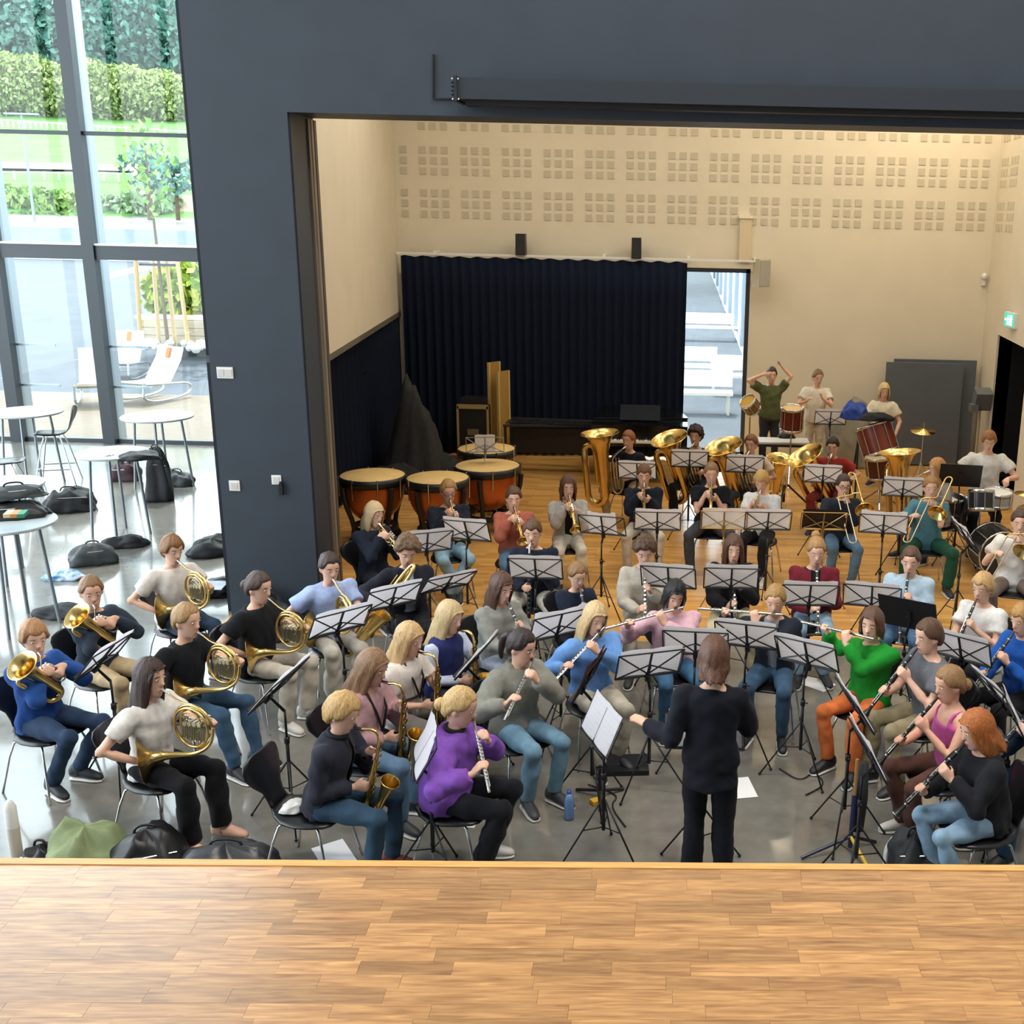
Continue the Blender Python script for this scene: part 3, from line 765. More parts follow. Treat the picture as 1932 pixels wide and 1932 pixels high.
HEAD = ((-0.116, .026, .030, .050), (-0.104, .040, .048, .034), (-0.078, .051, .068, .016), (-0.045, .060, .082, .006), (-0.010, .067, .091, .001), (0.028, .072, .096, -.002), (0.062, .071, .094, -.004), (0.090, .060, .080, -.006), (0.110, .042, .056, -.006), (0.121, .018, .024, -.006))
def hair_rim(az, style):
    """lowest elevation (deg) of the hair cap by azimuth, 0 = face"""
    a = abs((az + 180) % 360 - 180)
    if a < 35: e = 34
    elif a < 62: e = 34 - (a - 35) / 27 * 26
    elif a < 100: e = 8 - (a - 62) / 38 * 12
    elif a < 130: e = -4 - (a - 100) / 30 * 34
    else: e = -38 - (a - 130) / 50 * 14
    if style in ('fringe', 'mop'):
        if a < 55: e -= 10 * (1 - a / 55)
    if style == 'mop' and a > 60: e -= 10
    return e
def make_hair(style, length, seed, s):
    mb = MB(); rs = random.Random(seed)
    NA, NC, ND = 40, 9, 9
    curly = style in ('curly', 'mop')
    th = {'curly': 0.036, 'mop': 0.017, 'long': 0.015, 'bob': 0.016, 'pony': 0.0135, 'bun': 0.0140, 'short': 0.0145, 'crop': 0.0125, 'fringe': 0.014}.get(style, 0.012)
    falls = style in ('long', 'bob')
    outer, inner = [], []
    off = rs.uniform(0, 20)
    for i in range(NA):
        az = 360.0 * i / NA; ar = math.radians(az); a = abs((az + 180) % 360 - 180)
        e0 = hair_rim(az, style)
        if falls and a > 48: e0 = max(e0, -14)
        co, ci = [], []
        for j in range(NC + 1):
            e = math.radians(90 + (e0 - 90) * j / NC)
            dx, dy, dz = math.sin(ar) * math.cos(e), math.cos(ar) * math.cos(e), math.sin(e)
            k = noise.noise(Vector((dx * 3 + off, dy * 3, dz * 3)))
            g = 0.0028 * math.sin(ar * 14 + off + 3 * dz) * (1 - dz * dz) + 0.0015 * math.sin(ar * 31 + off)
            t_ = th * (1 + 0.25 * k) + g
            if curly:
                t_ += (0.024 if style == 'curly' else 0.005) * noise.noise(Vector((dx * 9 + off, dy * 9, dz * 9))) + (0.014 if style == 'curly' else 0.003) * noise.noise(Vector((dx * 19, dy * 19 + off, dz * 19)))
            if falls and a < 120: t_ -= 0.004 * math.exp(-(dx / 0.10) ** 2) * (1 if dy > -0.3 else 0)
            if j == NC and not falls: t_ *= 0.5
            rx, ry, rz = 0.0735 + t_, 0.0965 + t_, 0.121 + t_
            co.append(Vector((dx * rx, dy * ry - 0.004, dz * rz)))
            ci.append(Vector((dx * 0.066, dy * 0.088 - 0.004, dz * 0.112)))
        if falls:
            fall = max(0.0, min(1.0, (a - 46) / 22.0)) * length
            if a > 46: fall = max(fall, 0.03)
            p0 = co[-1]
            for j in range(1, ND + 1):
                t = j / ND
                z = p0.z - fall * t * (1 + 0.10 * math.sin(ar * 7 + off) + 0.07 * math.sin(ar * 17 + 3 * off))
                w_ = 1 + 0.08 * math.sin(t * 2.2) - 0.20 * t * t
                back = max(0.0, (a - 80) / 100.0)
                gq = 1 + 0.045 * math.sin(ar * 13 + off) + 0.03 * math.sin(ar * 29 + 2 * off)
                x = p0.x * w_ * gq + 0.004 * math.sin(ar * 5 + t * 5 + off)
                y = p0.y * (1 + 0.05 * t) * gq - 0.045 * t * back * min(1.0, fall / 0.2) - 0.008 * t + 0.004 * math.cos(ar * 6 + t * 4)
                if a < 100: y += 0.012 * t
                co.append(Vector((x, y, z)))
                q = Vector((x, y, z)); hv = Vector((x, y + 0.01, 0)); hv = hv.normalized() if hv.length > 0 else hv
                ci.append(q - hv * (0.016 if t < 1 else 0.004) + Vector((0, 0, 0.01)))
        outer.append(co); inner.append(ci)
    K = len(outer[0]); vs_ = [p * s for c_ in outer for p in c_] + [p * s for c_ in inner for p in c_]
    fs = []; O = NA * K
    for i in range(NA):
        i2 = (i + 1) % NA
        for j in range(K - 1):
            fs.append((i * K + j, i * K + j + 1, i2 * K + j + 1, i2 * K + j))
            fs.append((O + i2 * K + j, O + i2 * K + j + 1, O + i * K + j + 1, O + i * K + j))
        fs.append((i * K + K - 1, O + i * K + K - 1, O + i2 * K + K - 1, i2 * K + K - 1))
    mb.add(vs_, fs)
    if style == 'pony':
        L = length or 0.2
        pt = smooth_path([(0, -0.085, 0.035), (0, -0.125, 0.03), (0, -0.150, -0.02), (0.01, -0.145, -L * 0.6), (0.0, -0.13, -L)], 2)
        mb.tube([p * s for p in pt], [s * 0.030 * (0.45 + min(1, q * 5) * 0.6 - max(0, q - 0.45) * 1.25) for q in [i_ / (len(pt) - 1) for i_ in range(len(pt))]], 9)
    if style == 'bun':
        mb.ball(Vector((0, -0.118, length if length else 0.02)) * s, (0.042 * s, 0.038 * s, 0.042 * s), 12, 8)
    return mb
TORSO = ((-0.05, .140, .100, 0.0), (0.0, .163, .112, 0.0), (0.06, .152, .105, 0.0), (0.14, .128, .092, .004), (0.22, .134, .096, .006), (0.31, .150, .104, .006), (0.38, .160, .102, .0), (0.43, .158, .088, -.006), (0.465, .120, .070, -.010), (0.490, .075, .056, -.008), (0.51, .054, .052, -.004))
def hairmat(c, c2=None):
    return mat(c, 0.42, var=0.22, scale=16, stretch=(9, 9, 1.0), kind='hair', spec=0.4, color2=c2, bump=0.6)
M_SKIN = {}
def skin(c='e3b59c'): return mat(c, 0.5, var=0.06, scale=14, kind='skin', spec=0.35)
M_EYE = mat('241c18', 0.2, kind='eye'); M_EYEW = mat('e9e4de', 0.35, kind='eye_white')
SOLE_W = mat('e4e1da', 0.6, kind='rubber_sole')

def wrinkler(amp, seed, scale=7.0):
    def post(me):
        n = len(me.vertices)
        co = np.empty(n * 3); me.vertices.foreach_get('co', co); co = co.reshape(-1, 3)
        no = np.empty(n * 3); me.vertices.foreach_get('normal', no); no = no.reshape(-1, 3)
        r_ = np.random.RandomState(seed % 100000)
        acc = np.zeros(n)
        for k in range(7):
            d = r_.normal(size=3); d[2] *= 0.8; d /= np.linalg.norm(d)
            f_ = scale * (1 + k * 0.55)
            w2 = r_.normal(size=3); 
            acc += np.sin(co @ d * f_ * 2.2 + r_.uniform(0, 6.28) + 1.8 * np.sin(co @ w2 * scale * 0.6)) / (1 + 0.35 * k)
        co += no * (acc * amp * 0.45)[:, None]
        me.vertices.foreach_set('co', co.reshape(-1)); me.update()
    return post

PEOPLE = {}
def person(key, desc, head_px, a, playing=None, hair=('short', 0.0), hair_c='6b4c33', hair_c2=None, top='long', top_c='2a2f3a', top_fit=1.0, inner_c=None,
           bottom_c='30435c', bottom_fit=1.0, shoe_c='25262a', s=0.95, lean=6, hp=10, hy=0, ht=0, skin_c='e3b59c', stand=False, legs=None, arms=None, head_z=None,
           feet=0.36, knees=0.13, seed=None, sole=SOLE_W, glasses=False, label=None, barefoot=False, patch=None, collar=None, seat_dz=0.0, top_mat=None, sock=None, dist=None, cross=False, hem=None, twist=0, strap=None, neck_c=None):
    """a: facing angle (0 = to the camera, 90 = to the right of the picture, 180 = away)"""
    seed = seed or (sum(ord(c) * (i + 3) for i, c in enumerate(key)) * 37) % 9973
    rs = random.Random(seed)
    hip_z = (0.915 * s if stand else 0.525 + seat_dz)
    th = math.radians(lean)
    up = V(0, math.sin(th), math.cos(th)); fw = V(0, math.cos(th), -math.sin(th)); rt = V(1, 0, 0)
    if twist:
        q = Quaternion(up, math.radians(twist)); fw = q @ fw; rt = q @ rt
    pel = V(0, 0, hip_z)
    def T(x, y, z): return pel + rt * (x * s) + fw * (y * s) + up * (z * s)
    neck = T(0, 0, 0.50)
    hq = Quaternion((0, 0, 1), math.radians(hy)) @ Quaternion((0, 1, 0), math.radians(ht)) @ Quaternion((1, 0, 0), math.radians(-hp))
    hq = Quaternion((0, 0, 1), math.radians(twist)) @ hq
    hk = min(1.0, 0.55 + 0.45 * s) * 1.07
    Hc = neck + (up * 0.05 + V(0, 0, 0.105)) * hk + (hq @ V(0, 0.028, 0)) * hk
    def Hh(x, y, z): return Hc + (hq @ V(x, y, z)) * hk
    HM = hq.to_matrix()
    # world placement from the pixel of the head centre
    phi = math.radians(a) + math.pi
    w = at_z(head_px[0], head_px[1], Hc.z) if dist is None else at_y(head_px[0], head_px[1], dist)
    rot = Matrix.Rotation(phi, 3, 'Z')
    loc = w - rot @ Hc; loc.z = 0.0
    D = max(5.0, loc.y)
    root = empty('person', loc, phi)
    tag(root, label or ('person in ' + desc), 'person', 'band members')
    vox = 0.0092 + 0.00055 * (D - 5.0); cvox = 0.0135 + 0.0006 * (D - 5.0)
    mouth = Hh(0, 0.095, -0.062)
    info = dict(root=root, loc=loc, phi=phi, rot=rot, mouth=mouth, desc=desc, s=s, T=T, D=D, up=up, fw=fw, Hc=Hc, a=a, Hh=Hh, group=None)
    # ---- hands
    if playing is not None:
        grips, IM = playing(info)
        arms = grips
    if arms is None:
        arms = {1: (V(0.14, 0.32, hip_z + 0.12), V(-0.3, 0.9, -0.1), V(0, 0, -1), 35, V(0.6, -0.3, -1)), -1: (V(-0.14, 0.32, hip_z + 0.12), V(0.3, 0.9, -0.1), V(0, 0, -1), 35, V(-0.6, -0.3, -1))}
    body = MB()
    body.loft([(T(0, yo, z), rt * (a_ * s), fw * (b_ * s)) for z, a_, b_, yo in TORSO], 16)
    body.loft([(neck - up * 0.04 * s, rt * 0.058 * s, fw * 0.056 * s), (neck + up * 0.03 * s + fw * 0.004, rt * 0.050 * s, fw * 0.050 * s), (Hh(0, -0.006, -0.06), HM @ V(0.050, 0, 0) * hk, HM @ V(0, 0.054, 0) * hk)], 14)
    body.loft([(Hh(0, yo, z), HM @ V(a_ * hk, 0, 0), HM @ V(0, b_ * hk, 0)) for z, a_, b_, yo in HEAD], 18)
    body.loft([(Hh(0, 0.082, 0.022), HM @ V(.007, 0, 0), HM @ V(0, .008, 0)), (Hh(0, 0.094, -0.006), HM @ V(.010, 0, 0), HM @ V(0, .010, 0)), (Hh(0, 0.100, -0.026), HM @ V(.014, 0, 0), HM @ V(0, .013, 0)), (Hh(0, 0.092, -0.038), HM @ V(.010, 0, 0), HM @ V(0, .010, 0))], 8)
    body.loft([(Hh(0, 0.080, -0.075), HM @ V(.024, 0, 0), HM @ V(0, .010, 0)), (Hh(0, 0.084, -0.064), HM @ V(.022, 0, 0), HM @ V(0, .012, 0)), (Hh(0, 0.080, -0.054), HM @ V(.022, 0, 0), HM @ V(0, .010, 0))], 8)
    for sx in (-1, 1):
        body.ball(Hh(sx * 0.071, -0.008, -0.012), (0.012 * hk, 0.019 * hk, 0.032 * hk), 8, 6, HM)
    shirt = MB(); fit = top_fit
    ez = 0.014 * fit
    slv = {'long': 2, 'hoodie': 2, 'jacket': 2, 'short': 1, 'tank': 0, 'vest': 0}[top]
    el = {}
    for sd in (1, -1):
        W, d, n_, curl, hint = arms[sd]
        Sh = T(sd * 0.168, -0.008, 0.425)
        E, W = ik(Sh, W, 0.275 * s, 0.245 * s, hint)
        el[sd] = (Sh, E, W)
        body.tube([T(sd * 0.12, 0, 0.41), Sh, Sh.lerp(E, 0.5), E, E.lerp(W, 0.35), W], [.045 * s, .047 * s, .041 * s, .037 * s, .036 * s, .0235 * s], 10)
        body.ball(E, 0.038 * s, 9, 6)
        hand(body, W, d, n_, sd, s * 0.97, curl)
        if slv >= 1:
            hem_t = 0.62
            if slv == 1:
                shirt.tube([T(sd * 0.10, 0, 0.40), Sh + up * 0.0, Sh.lerp(E, 0.35), Sh.lerp(E, hem_t)], [(.058 + ez) * s, (.057 + ez) * s, (.050 + ez * 1.3) * s, (.049 + ez * 1.6) * s], 12)
                shirt.ball(Sh, (.055 + ez) * s, 12, 8)
            else:
                shirt.tube([T(sd * 0.10, 0, 0.40), Sh, Sh.lerp(E, 0.5), E, E.lerp(W, 0.5), E.lerp(W, 0.93)], [(.056 + ez) * s, (.055 + ez) * s, (.047 + ez * 1.3) * s, (.042 + ez * 1.4) * s, (.037 + ez * 1.4) * s, (.029 + ez) * s], 12)
                shirt.ball(Sh, (.053 + ez) * s, 12, 8); shirt.ball(E, (.042 + ez * 1.4) * s, 10, 7)
    # legs inside the body too
    leg = {}
    for sd in (1, -1):
        if legs is not None and sd in legs:
            hipj, kn, an, fd = legs[sd]
            hipj, kn, an, fd = Vector(hipj), Vector(kn), Vector(an), Vector(fd)
        elif stand:
            hipj = V(sd * 0.085 * s, 0, hip_z - 0.02); kn = V(sd * 0.095 * s, 0.02, 0.48 * s); an = V(sd * 0.10 * s, -0.01, 0.085); fd = V(sd * 0.25, 1, 0)
        else:
            hipj = V(sd * 0.085 * s, 0.02, hip_z - 0.005)
            kx = sd * (knees + rs.uniform(-0.02, 0.03))
            kn = V(kx, 0.43 * s, 0.505 * (0.6 + 0.4 * s) + 0.01)
            fy = feet + rs.uniform(-0.05, 0.05)
            an = V(kx * (0.9 if not cross else -0.35), fy * s + (0.04 * sd if cross else 0), 0.09)
            fd = V(sd * 0.22, 1, 0)
        leg[sd] = (hipj, kn, an, fd.normalized())
    body_o = fuse(body, 'body', skin(skin_c), root, vox)
    # face details
    for sx in (-1, 1):
        fm = MB(); fm.ball(Hh(sx * 0.030, 0.082, 0.010), (0.0120 * hk, 0.0065 * hk, 0.0046 * hk), 8, 5, HM)
        ey = fm.build('eye', M_EYEW, root, True)
        fm = MB(); fm.ball(Hh(sx * 0.030, 0.0875, 0.009), (0.0060 * hk, 0.0036 * hk, 0.0046 * hk), 7, 4, HM)
        fm.build('iris', M_EYE, ey, True)
    fm = MB(); fm.ball(Hh(0, 0.092, -0.063), (0.020 * hk, 0.006 * hk, 0.0065 * hk), 8, 5, HM)
    fm.build('lips', mat('b5655c', 0.45, kind='lips'), root, True)
    for sx in (-1, 1):
        fm = MB(); fm.tube([Hh(sx * 0.015, 0.090, 0.030), Hh(sx * 0.032, 0.088, 0.033), Hh(sx * 0.049, 0.076, 0.027)], [0.0026, 0.0034, 0.002], 5)
        fm.build('eyebrow', hairmat(hair_c), root, True)
    hm = make_hair(hair[0], hair[1], seed, hk)
    hm.v = [tuple(Hc + HM @ Vector(p)) for p in hm.v]
    hm.build('hair', hairmat(hair_c, hair_c2), root, True)
    if glasses:
        g = MB()
        for sx in (-1, 1):
            g.tube([Hh(sx * 0.031 + 0.022 * math.cos(t), 0.100, 0.008 + 0.018 * math.sin(t)) for t in [i * math.pi / 6 for i in range(12)]], 0.0022, 5, closed=True)
            g.tube([Hh(sx * 0.053, 0.098, 0.012), Hh(sx * 0.074, 0.0, 0.010)], 0.002, 5)
        g.tube([Hh(-0.010, 0.101, 0.012), Hh(0.010, 0.101, 0.012)], 0.002, 5)
        g.build('glasses', M_BLACK, root, True)
    # ---- top
    hemz = -0.075 if hem is None else hem
    rings = []
    for z, a_, b_, yo in TORSO:
        if z < hemz: continue
        if top == 'tank' and z > 0.39: continue
        k = ez * (1.25 if z < 0.3 else 1.0)
        rings.append((z, a_ + k, b_ + k, yo))
    if rings[0][0] > hemz: rings.insert(0, (hemz, .158 + ez * 1.3, .112 + ez * 1.3, 0))
    # fuller waist for loose tops
    loose = max(0.0, fit - 1.0)
    rings = [(z, a_ + (0.022 * loose if 0.05 < z < 0.3 else 0.012 * loose), b_ + (0.03 * loose if 0.02 < z < 0.3 else 0.012 * loose), yo) for z, a_, b_, yo in rings]
    if top != 'tank': rings = [r_ for r_ in rings if r_[0] < 0.50]
    shirt.loft([(T(0, yo, z), rt * (a_ * s), fw * (b_ * s)) for z, a_, b_, yo in rings], 18)
    if collar or top == 'hoodie':
        shirt.tube([T(0.062 * math.cos(t), -0.010 + 0.058 * math.sin(t) * (1.5 if (top == 'hoodie' and math.sin(t) < 0) else 1), 0.485 - (0.02 if math.sin(t) > 0 else -0.012)) for t in [i * math.pi / 7 for i in range(14)]], (0.026 if top == 'hoodie' else 0.014) * s, 8, closed=True)
    if top == 'tank':
        for sd in (1, -1): shirt.tube([T(sd * 0.085, 0.095, 0.37), T(sd * 0.095, 0.06, 0.455), T(sd * 0.095, -0.02, 0.475), T(sd * 0.085, -0.085, 0.42), T(sd * 0.08, -0.10, 0.36)], 0.016 * s, 8)
    tm = top_mat or mat(top_c, 0.85, var=0.08, scale=30, kind='cloth', sheen=0.04, spec=0.2)
    wr = wrinkler(0.0085 * (0.8 + 0.4 * fit), seed, 8.0)
    names = {'long': 'sweater', 'hoodie': 'hoodie', 'jacket': 'jacket', 'short': 'shirt', 'tank': 'top', 'vest': 'vest'}
    post = wr
    if inner_c:
        inn = MB()
        inn.loft([(T(0, yo, z), rt * ((a_ + 0.006) * s), fw * ((b_ + 0.006) * s)) for z, a_, b_, yo in TORSO if z > -0.06 and z < 0.50], 16)
        if top == 'vest':
            for sd in (1, -1):
                Sh, E, W = el[sd]
                inn.tube([T(sd * 0.10, 0, 0.40), Sh, Sh.lerp(E, 0.5), E, E.lerp(W, 0.9)], [.062 * s, .062 * s, .058 * s, .052 * s, .042 * s], 12)
        fuse(inn, 'undershirt', mat(inner_c, 0.85, var=0.06, scale=30, kind='cloth', sheen=0.1, spec=0.25), root, cvox, 2, wrinkler(0.002, seed + 5))
        if top != 'vest':
            def post(me, wr=wr, T=T, pel=pel, rt=rt, fw=fw, up=up, s=s):
                wr(me)
                bm = bmesh.new(); bm.from_mesh(me); kill = []
                for fc in bm.faces:
                    c_ = fc.calc_center_median() - pel
                    x, y, z = c_.dot(rt) / s, c_.dot(fw) / s, c_.dot(up) / s
                    if y > 0.02 and abs(x) < 0.042 + 0.06 * (0.3 - abs(z - 0.2)) * 0.3 and z < 0.52 and z > -0.12: kill.append(fc)
                bmesh.ops.delete(bm, geom=kill, context='FACES'); bm.to_mesh(me); bm.free()
    fuse(shirt, names[top], tm, root, cvox, 2, post)
    if strap:
        bk = mat('15161a', 0.7, kind='webbing')
        for sd in (1, -1):
            st_ = MB(); st_.tube([T(sd * 0.055, -0.055, 0.505), T(sd * 0.075, 0.045, 0.49), T(sd * 0.060, 0.135, 0.36), T(0.0, 0.165, 0.20)], 0.009 * s, 6); st_.build('neck_strap', bk, root, True)
        if strap == 'harness':
            st_ = MB(); st_.tube([T(0.165 * math.cos(t), 0.005 + 0.125 * math.sin(t), 0.20) for t in [i * math.pi / 10 for i in range(20)]], 0.011 * s, 6, closed=True); st_.build('harness_belt', bk, root, True)
    for (x_, y_, z_, c_, rx_, rz_) in (patch or ()):
        st_ = MB(); st_.ball(T(x_, y_, z_), (rx_ * s, 0.006 * s, rz_ * s), 10, 6, Matrix.Rotation(-th, 3, 'X')); st_.build('shirt_print', mat(c_, 0.7, kind='print'), root, True)
    if neck_c:
        st_ = MB(); st_.tube([T(0.060 * math.cos(t), -0.004 + 0.058 * math.sin(t), 0.505) for t in [i * math.pi / 8 for i in range(16)]], 0.017 * s, 8, closed=True); st_.build('collar', mat(neck_c, 0.85, kind='cloth'), root, True)
    # ---- trousers
    tr_ = MB(); bf = bottom_fit
    tr_.loft([(T(0, 0, -0.085) + V(0, 0.02, 0), rt * 0.145 * s, fw * 0.11 * s), (T(0, 0, -0.03), rt * 0.172 * s, fw * 0.122 * s), (T(0, 0, 0.03), rt * 0.168 * s, fw * 0.118 * s), (T(0, 0, 0.11), rt * 0.143 * s, fw * 0.104 * s)], 16)
    for sd in (1, -1):
        hipj, kn, an, fd = leg[sd]
        top_an = an + V(0, 0, 0.012)
        r0, r1, r2, r3 = 0.092 * s, (0.066 + 0.012 * (bf - 1)) * s, (0.060 + 0.035 * (bf - 1)) * s, (0.048 + 0.055 * (bf - 1)) * s
        tr_.tube([hipj, hipj.lerp(kn, 0.5), kn, kn.lerp(top_an, 0.4), top_an], [r0, (r0 + r1) / 2 * 1.02, r1, r2, r3], 12)
        tr_.ball(hipj, r0 * 1.05, 12, 8); tr_.ball(kn, r1 * 1.02, 12, 8)
    fuse(tr_, 'trousers', mat(bottom_c, 0.85, var=0.10, scale=18, kind='cloth', sheen=0.04, spec=0.2), root, cvox, 3, wrinkler(0.0075 * bf, seed + 9, 7.5))
    # ---- feet
    for sd in (1, -1):
        hipj, kn, an, fd = leg[sd]
        sdv = V(-fd.y, fd.x, 0) * -1
        hz = an.z - 0.09
        sh = MB(); base = V(an.x, an.y, hz)
        col = skin(skin_c) if barefoot else mat(shoe_c, 0.55, kind='shoe')
        P = [(-0.075, 0.052, 0.030, 0.045), (-0.05, 0.056, 0.036, 0.055), (0.0, 0.058, 0.037, 0.055), (0.06, 0.047, 0.040, 0.040), (0.12, 0.036, 0.043, 0.028), (0.165, 0.030, 0.034, 0.020), (0.185, 0.026, 0.018, 0.012)]
        sh.loft([(base + fd * (y * s) + V(0, 0, 0.018 + h_), sdv * (w_ * s), V(0, 0, h_)) for y, h0, w_, h_ in P], 12)
        sh.tube([base + V(0, 0, 0.05), base + V(0, 0, 0.125) + (kn - an) * 0.03], [0.040 * s, 0.037 * s], 10)
        so = sh.build('foot' if barefoot else 'shoe', col, root, True)
        if not barefoot:
            sl_ = MB(); sl_.loft([(base + fd * (y * s) + V(0, 0, 0.011), sdv * ((w_ + 0.004) * s), V(0, 0, 0.011)) for y, h0, w_, h_ in P], 12)
            sl_.build('sole', sole, so, True)
    PEOPLE[key] = info
    return info
# ------------------------------------------------------------------ instruments (mouthpiece at the origin, +Y away from the player, +X to the player's right)
M_BRASS = mat('dfc07a', 0.24, 1.0, kind='brass', var=0.08, scale=6)
M_BRASS_D = mat('b48a40', 0.30, 1.0, kind='dark_brass', var=0.1, scale=6)
M_SILVER = mat('cfcfc9', 0.22, 1.0, kind='silver')
M_NICKEL = mat('b9b39c', 0.28, 1.0, kind='nickel')
M_EBONY = mat('17161a', 0.32, kind='ebony', spec=0.6)
BELL_IN = None
def flare(r0, r1, L, n=8, p=4.0):
    return [(r0 + (r1 - r0) * (i / n) ** p, L * i / n) for i in range(n + 1)]
def bell_mesh(mb, M, r0, r1, L, n=20, p=4.0):
    pr = flare(r0, r1, L, 9, p)
    pr += [(r1 + 0.003, L), (r1 + 0.003, L - 0.004), ] + [(max(r - 0.003, 0.002), z - 0.001) for r, z in reversed(pr)]
    # outside, rim and inside surface
    mb.lathe(pr, n, M, caps=False)

def b_flute():
    P = {}
    t = MB(); t.tube([(-0.07, 0.012, 0), (0.60, 0.012, 0)], 0.0105, 10); P['tube'] = (t, M_SILVER)
    k = MB()
    for i in range(13): k.lathe([(0.009, 0), (0.009, 0.005)], 8, Matrix.Translation((0.13 + i * 0.031, 0.012, 0.009)))
    k.tube([(0.12, 0.026, 0.003), (0.56, 0.026, 0.003)], 0.003, 6); k.box((0, 0.010, 0.008), (0.035, 0.022, 0.007))
    for x in (0.09, 0.42): k.tube([(x, 0.012, 0), (x + 0.02, 0.012, 0)], 0.0125, 10)
    P['keys'] = (k, M_SILVER)
    grips = {-1: ((0.14, 0.085, -0.055), (0.15, -0.15, 0.95), (0.0, -1, 0.1), 75, (-0.75, 0.3, -0.85)), 1: ((0.40, -0.055, -0.055), (-0.2, 0.55, 0.8), (0.1, 0.9, -0.5), 65, (0.8, -0.4, -0.7))}
    return P, grips
def b_clarinet():
    P = {}
    t = MB(); t.tube([(0, 0, 0.0), (0, 0, -0.03), (0, 0, -0.07), (0, 0, -0.075), (0, 0, -0.14), (0, 0, -0.56), (0, 0, -0.60), (0, 0, -0.635), (0, 0, -0.655)], [0.006, 0.009, 0.011, 0.0135, 0.0125, 0.0125, 0.015, 0.026, 0.032], 12); P['body'] = (t, M_EBONY)
    k = MB()
    for z in (-0.075, -0.14, -0.34, -0.555): k.tube([(0, 0, z), (0, 0, z - 0.010)], 0.0155, 12)
    for i in range(9): k.lathe([(0.0085, 0), (0.0085, 0.004)], 7, Matrix.Translation((0, 0.0125, -0.18 - i * 0.040)) @ Matrix.Rotation(-math.pi / 2, 4, 'X'))
    k.tube([(0.012, 0.012, -0.17), (0.012, 0.012, -0.32)], 0.003, 5); k.tube([(-0.013, 0.011, -0.36), (-0.013, 0.011, -0.54)], 0.003, 5); k.tube([(0.013, 0.011, -0.36), (0.013, 0.011, -0.54)], 0.003, 5)
    k.tube([(0, 0, -0.653), (0, 0, -0.658)], 0.0345, 12)
    P['keys'] = (k, M_SILVER)
    grips = {-1: ((-0.050, -0.075, -0.235), (0.15, 0.95, 0.15), (1, -0.05, 0), 70, (-0.7, -0.5, -0.7)), 1: ((0.050, -0.075, -0.43), (-0.15, 0.95, 0.15), (-1, -0.05, 0), 70, (0.7, -0.5, -0.7))}
    return P, grips
def b_bassclarinet():
    P = {}
    n = MB(); n.tube(smooth_path([(0, 0, 0), (0, 0.06, 0.015), (0, 0.11, 0.0), (0, 0.12, -0.08)], 2), 0.011, 9); P['neck'] = (n, M_SILVER)
    t = MB(); t.tube([(0, 0.12, -0.08), (0, 0.12, -0.72)], 0.018, 12); P['body'] = (t, M_EBONY)
    b = MB(); b.tube(smooth_path([(0, 0.12, -0.72), (0, 0.12, -0.80), (0, 0.17, -0.84), (0, 0.23, -0.78), (0, 0.26, -0.70)], 2), [0.018 + 0.047 * (i / 19) ** 2.2 for i in range(20)], 14); P['bell'] = (b, M_SILVER)
    k = MB()
    for i in range(12): k.lathe([(0.011, 0), (0.011, 0.005)], 7, Matrix.Translation((0, 0.137, -0.14 - i * 0.045)) @ Matrix.Rotation(-math.pi / 2, 4, 'X'))
    for x in (-0.016, 0.016): k.tube([(x, 0.13, -0.12), (x, 0.13, -0.68)], 0.0032, 5)
    P['keys'] = (k, M_SILVER)
    grips = {-1: ((-0.052, 0.05, -0.22), (0.15, 0.95, 0.1), (1, 0, 0), 70, (-0.7, -0.5, -0.7)), 1: ((0.052, 0.05, -0.42), (-0.15, 0.95, 0.1), (-1, 0, 0), 70, (0.7, -0.5, -0.7))}
    return P, grips
